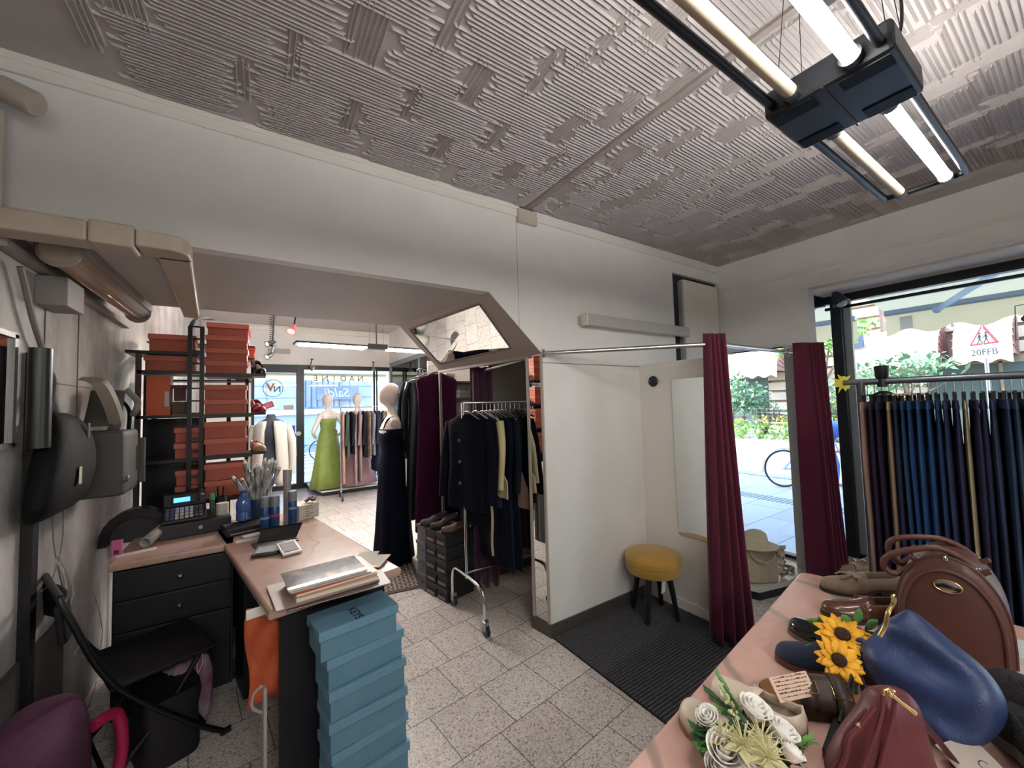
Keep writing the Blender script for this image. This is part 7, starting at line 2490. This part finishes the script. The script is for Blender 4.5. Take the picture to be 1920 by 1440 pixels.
for y, bias, tops in ((.045, 0, (-.27, .13)), (.165, .02, (-.25, .2))):
    pa, pb_ = V((-hw * .42, y, HB * .90)), V((hw * .45, y, HB * .90))
    pts = spline([pb_, pb_ + V((-.03, -.01, .03)), V((-hw * .2, y - .03, HB + .02)), V((-hw * .95, y - .04, HB * .93 + bias)), V((-hw * 1.15, y - .03, HB * .78 + bias)), V((-hw * .95, y - .02, HB * .70)), V((-hw * .6, y - .005, HB * .82)), pa], 8)
    MB().tube(pts, .0095, 12).build('handle', BR, hb, smooth=True)
    for p, s in ((pa, -1), (pb_, 1)):
        MB().obox(p + V((s * .012, 0, -.012)), (.012, .022, .05), (0, s * .9, 0)).build('handle_tab', BR, hb, bevel=.003)
        MB().tube([p + V((.009 * math.cos(t), .011 * math.sin(t), .004)) for t in [k * PI / 6 for k in range(12)]], .0026, 6, closed=True).build('ring', CHROME, hb, smooth=True)
for x, y in ((0, .006), (.0, .2)):
    MB().lathe([(.007, 0), (.007, .01), (0, .014)], 12, (x, y, HB - .008), (0, -.3, 1)).build('stud', CHROME, hb, smooth=True)

# dark fleece-lined clogs and a pale box at the right end of the table
FU = mat('fleece_dark', '1d1e20', .95, bump=.8, bs=130)
for i, (t_, h_, lab) in enumerate((((1880, 1290), (1985, 1400), 'black fleece-lined clog behind the blue bag, nearer the brown handbag'), ((1886, 1355), (1975, 1470), 'black fleece-lined clog beside the blue bag, nearer the camera'))):
    tshoe('fleece_clog', lab, t_, h_, FU, mat('sole_grey', '6a6762', .7), FU, .26, rim=.07, hgt=.075, sole_t=.025, open_to=.5, W=.11)
o = thing('white_shoe_carton', 'white carton edge behind the brown handbag on the table', 'carton', at(1935, 1262, 'Z', TZ), R(-70))
MB().box(-.12, .1, -.02, .1, 0, .03).build('body', mat('carton_white2', 'cfd2d2', .6), o)
MB().box(-.122, .102, -.022, .102, .03, .045).build('lid', mat('carton_white2'), o)
# ------------------------------------------------------------------ light and world
w = bpy.data.worlds.new('world')
scene.world = w
w.use_nodes = True
nt = w.node_tree
bg = nt.nodes['Background']
sky = nt.nodes.new('ShaderNodeTexSky')
sky.sky_type = 'NISHITA'
sky.sun_disc = False
sky.sun_elevation = R(48)
sky.sun_rotation = R(-50)
nt.links.new(sky.outputs[0], bg.inputs['Color'])
bg.inputs['Strength'].default_value = .55
sun = bpy.data.lights.new('sun', 'SUN')
sun.energy = 3.0
sun.angle = R(1)
sun.color = (1, .95, .88)
so = bpy.data.objects.new('sun', sun)
COL.objects.link(so)
so.rotation_euler = V((-.62, .5, .62)).to_track_quat('Z', 'Y').to_euler()


def portal(name, loc, rot, sx, sy):
    l = bpy.data.lights.new(name, 'AREA')
    l.shape = 'RECTANGLE'
    l.size, l.size_y = sx, sy
    l.cycles.is_portal = True
    o = bpy.data.objects.new(name, l)
    COL.objects.link(o)
    o.location = loc
    o.rotation_euler = rot


portal('portal_street', (4.55, -.6, 1.35), (0, R(90), 0), 2.4, 4.0)
portal('portal_display', (4.55, 2.05, 1.25), (0, R(90), 0), 2.5, 1.4)
portal('portal_front', (1.3, YF + .2, 1.3), (R(-90), 0, 0), 2.7, 2.5)
portal('portal_side', (2.8, 7.7, 1.35), (0, R(90), 0), 2.5, 2.8)

vs = scene.view_settings
vs.view_transform = 'Standard'
vs.look = 'None'
vs.gamma = 1
vs.use_curve_mapping = False
vs.exposure = 1.85
scene.cycles.max_bounces = 8
scene.cycles.diffuse_bounces = 5
scene.cycles.glossy_bounces = 4
scene.cycles.transmission_bounces = 6
scene.cycles.transparent_max_bounces = 12
scene.cycles.caustics_reflective = False
scene.cycles.caustics_refractive = False
scene.cycles.sample_clamp_indirect = 6
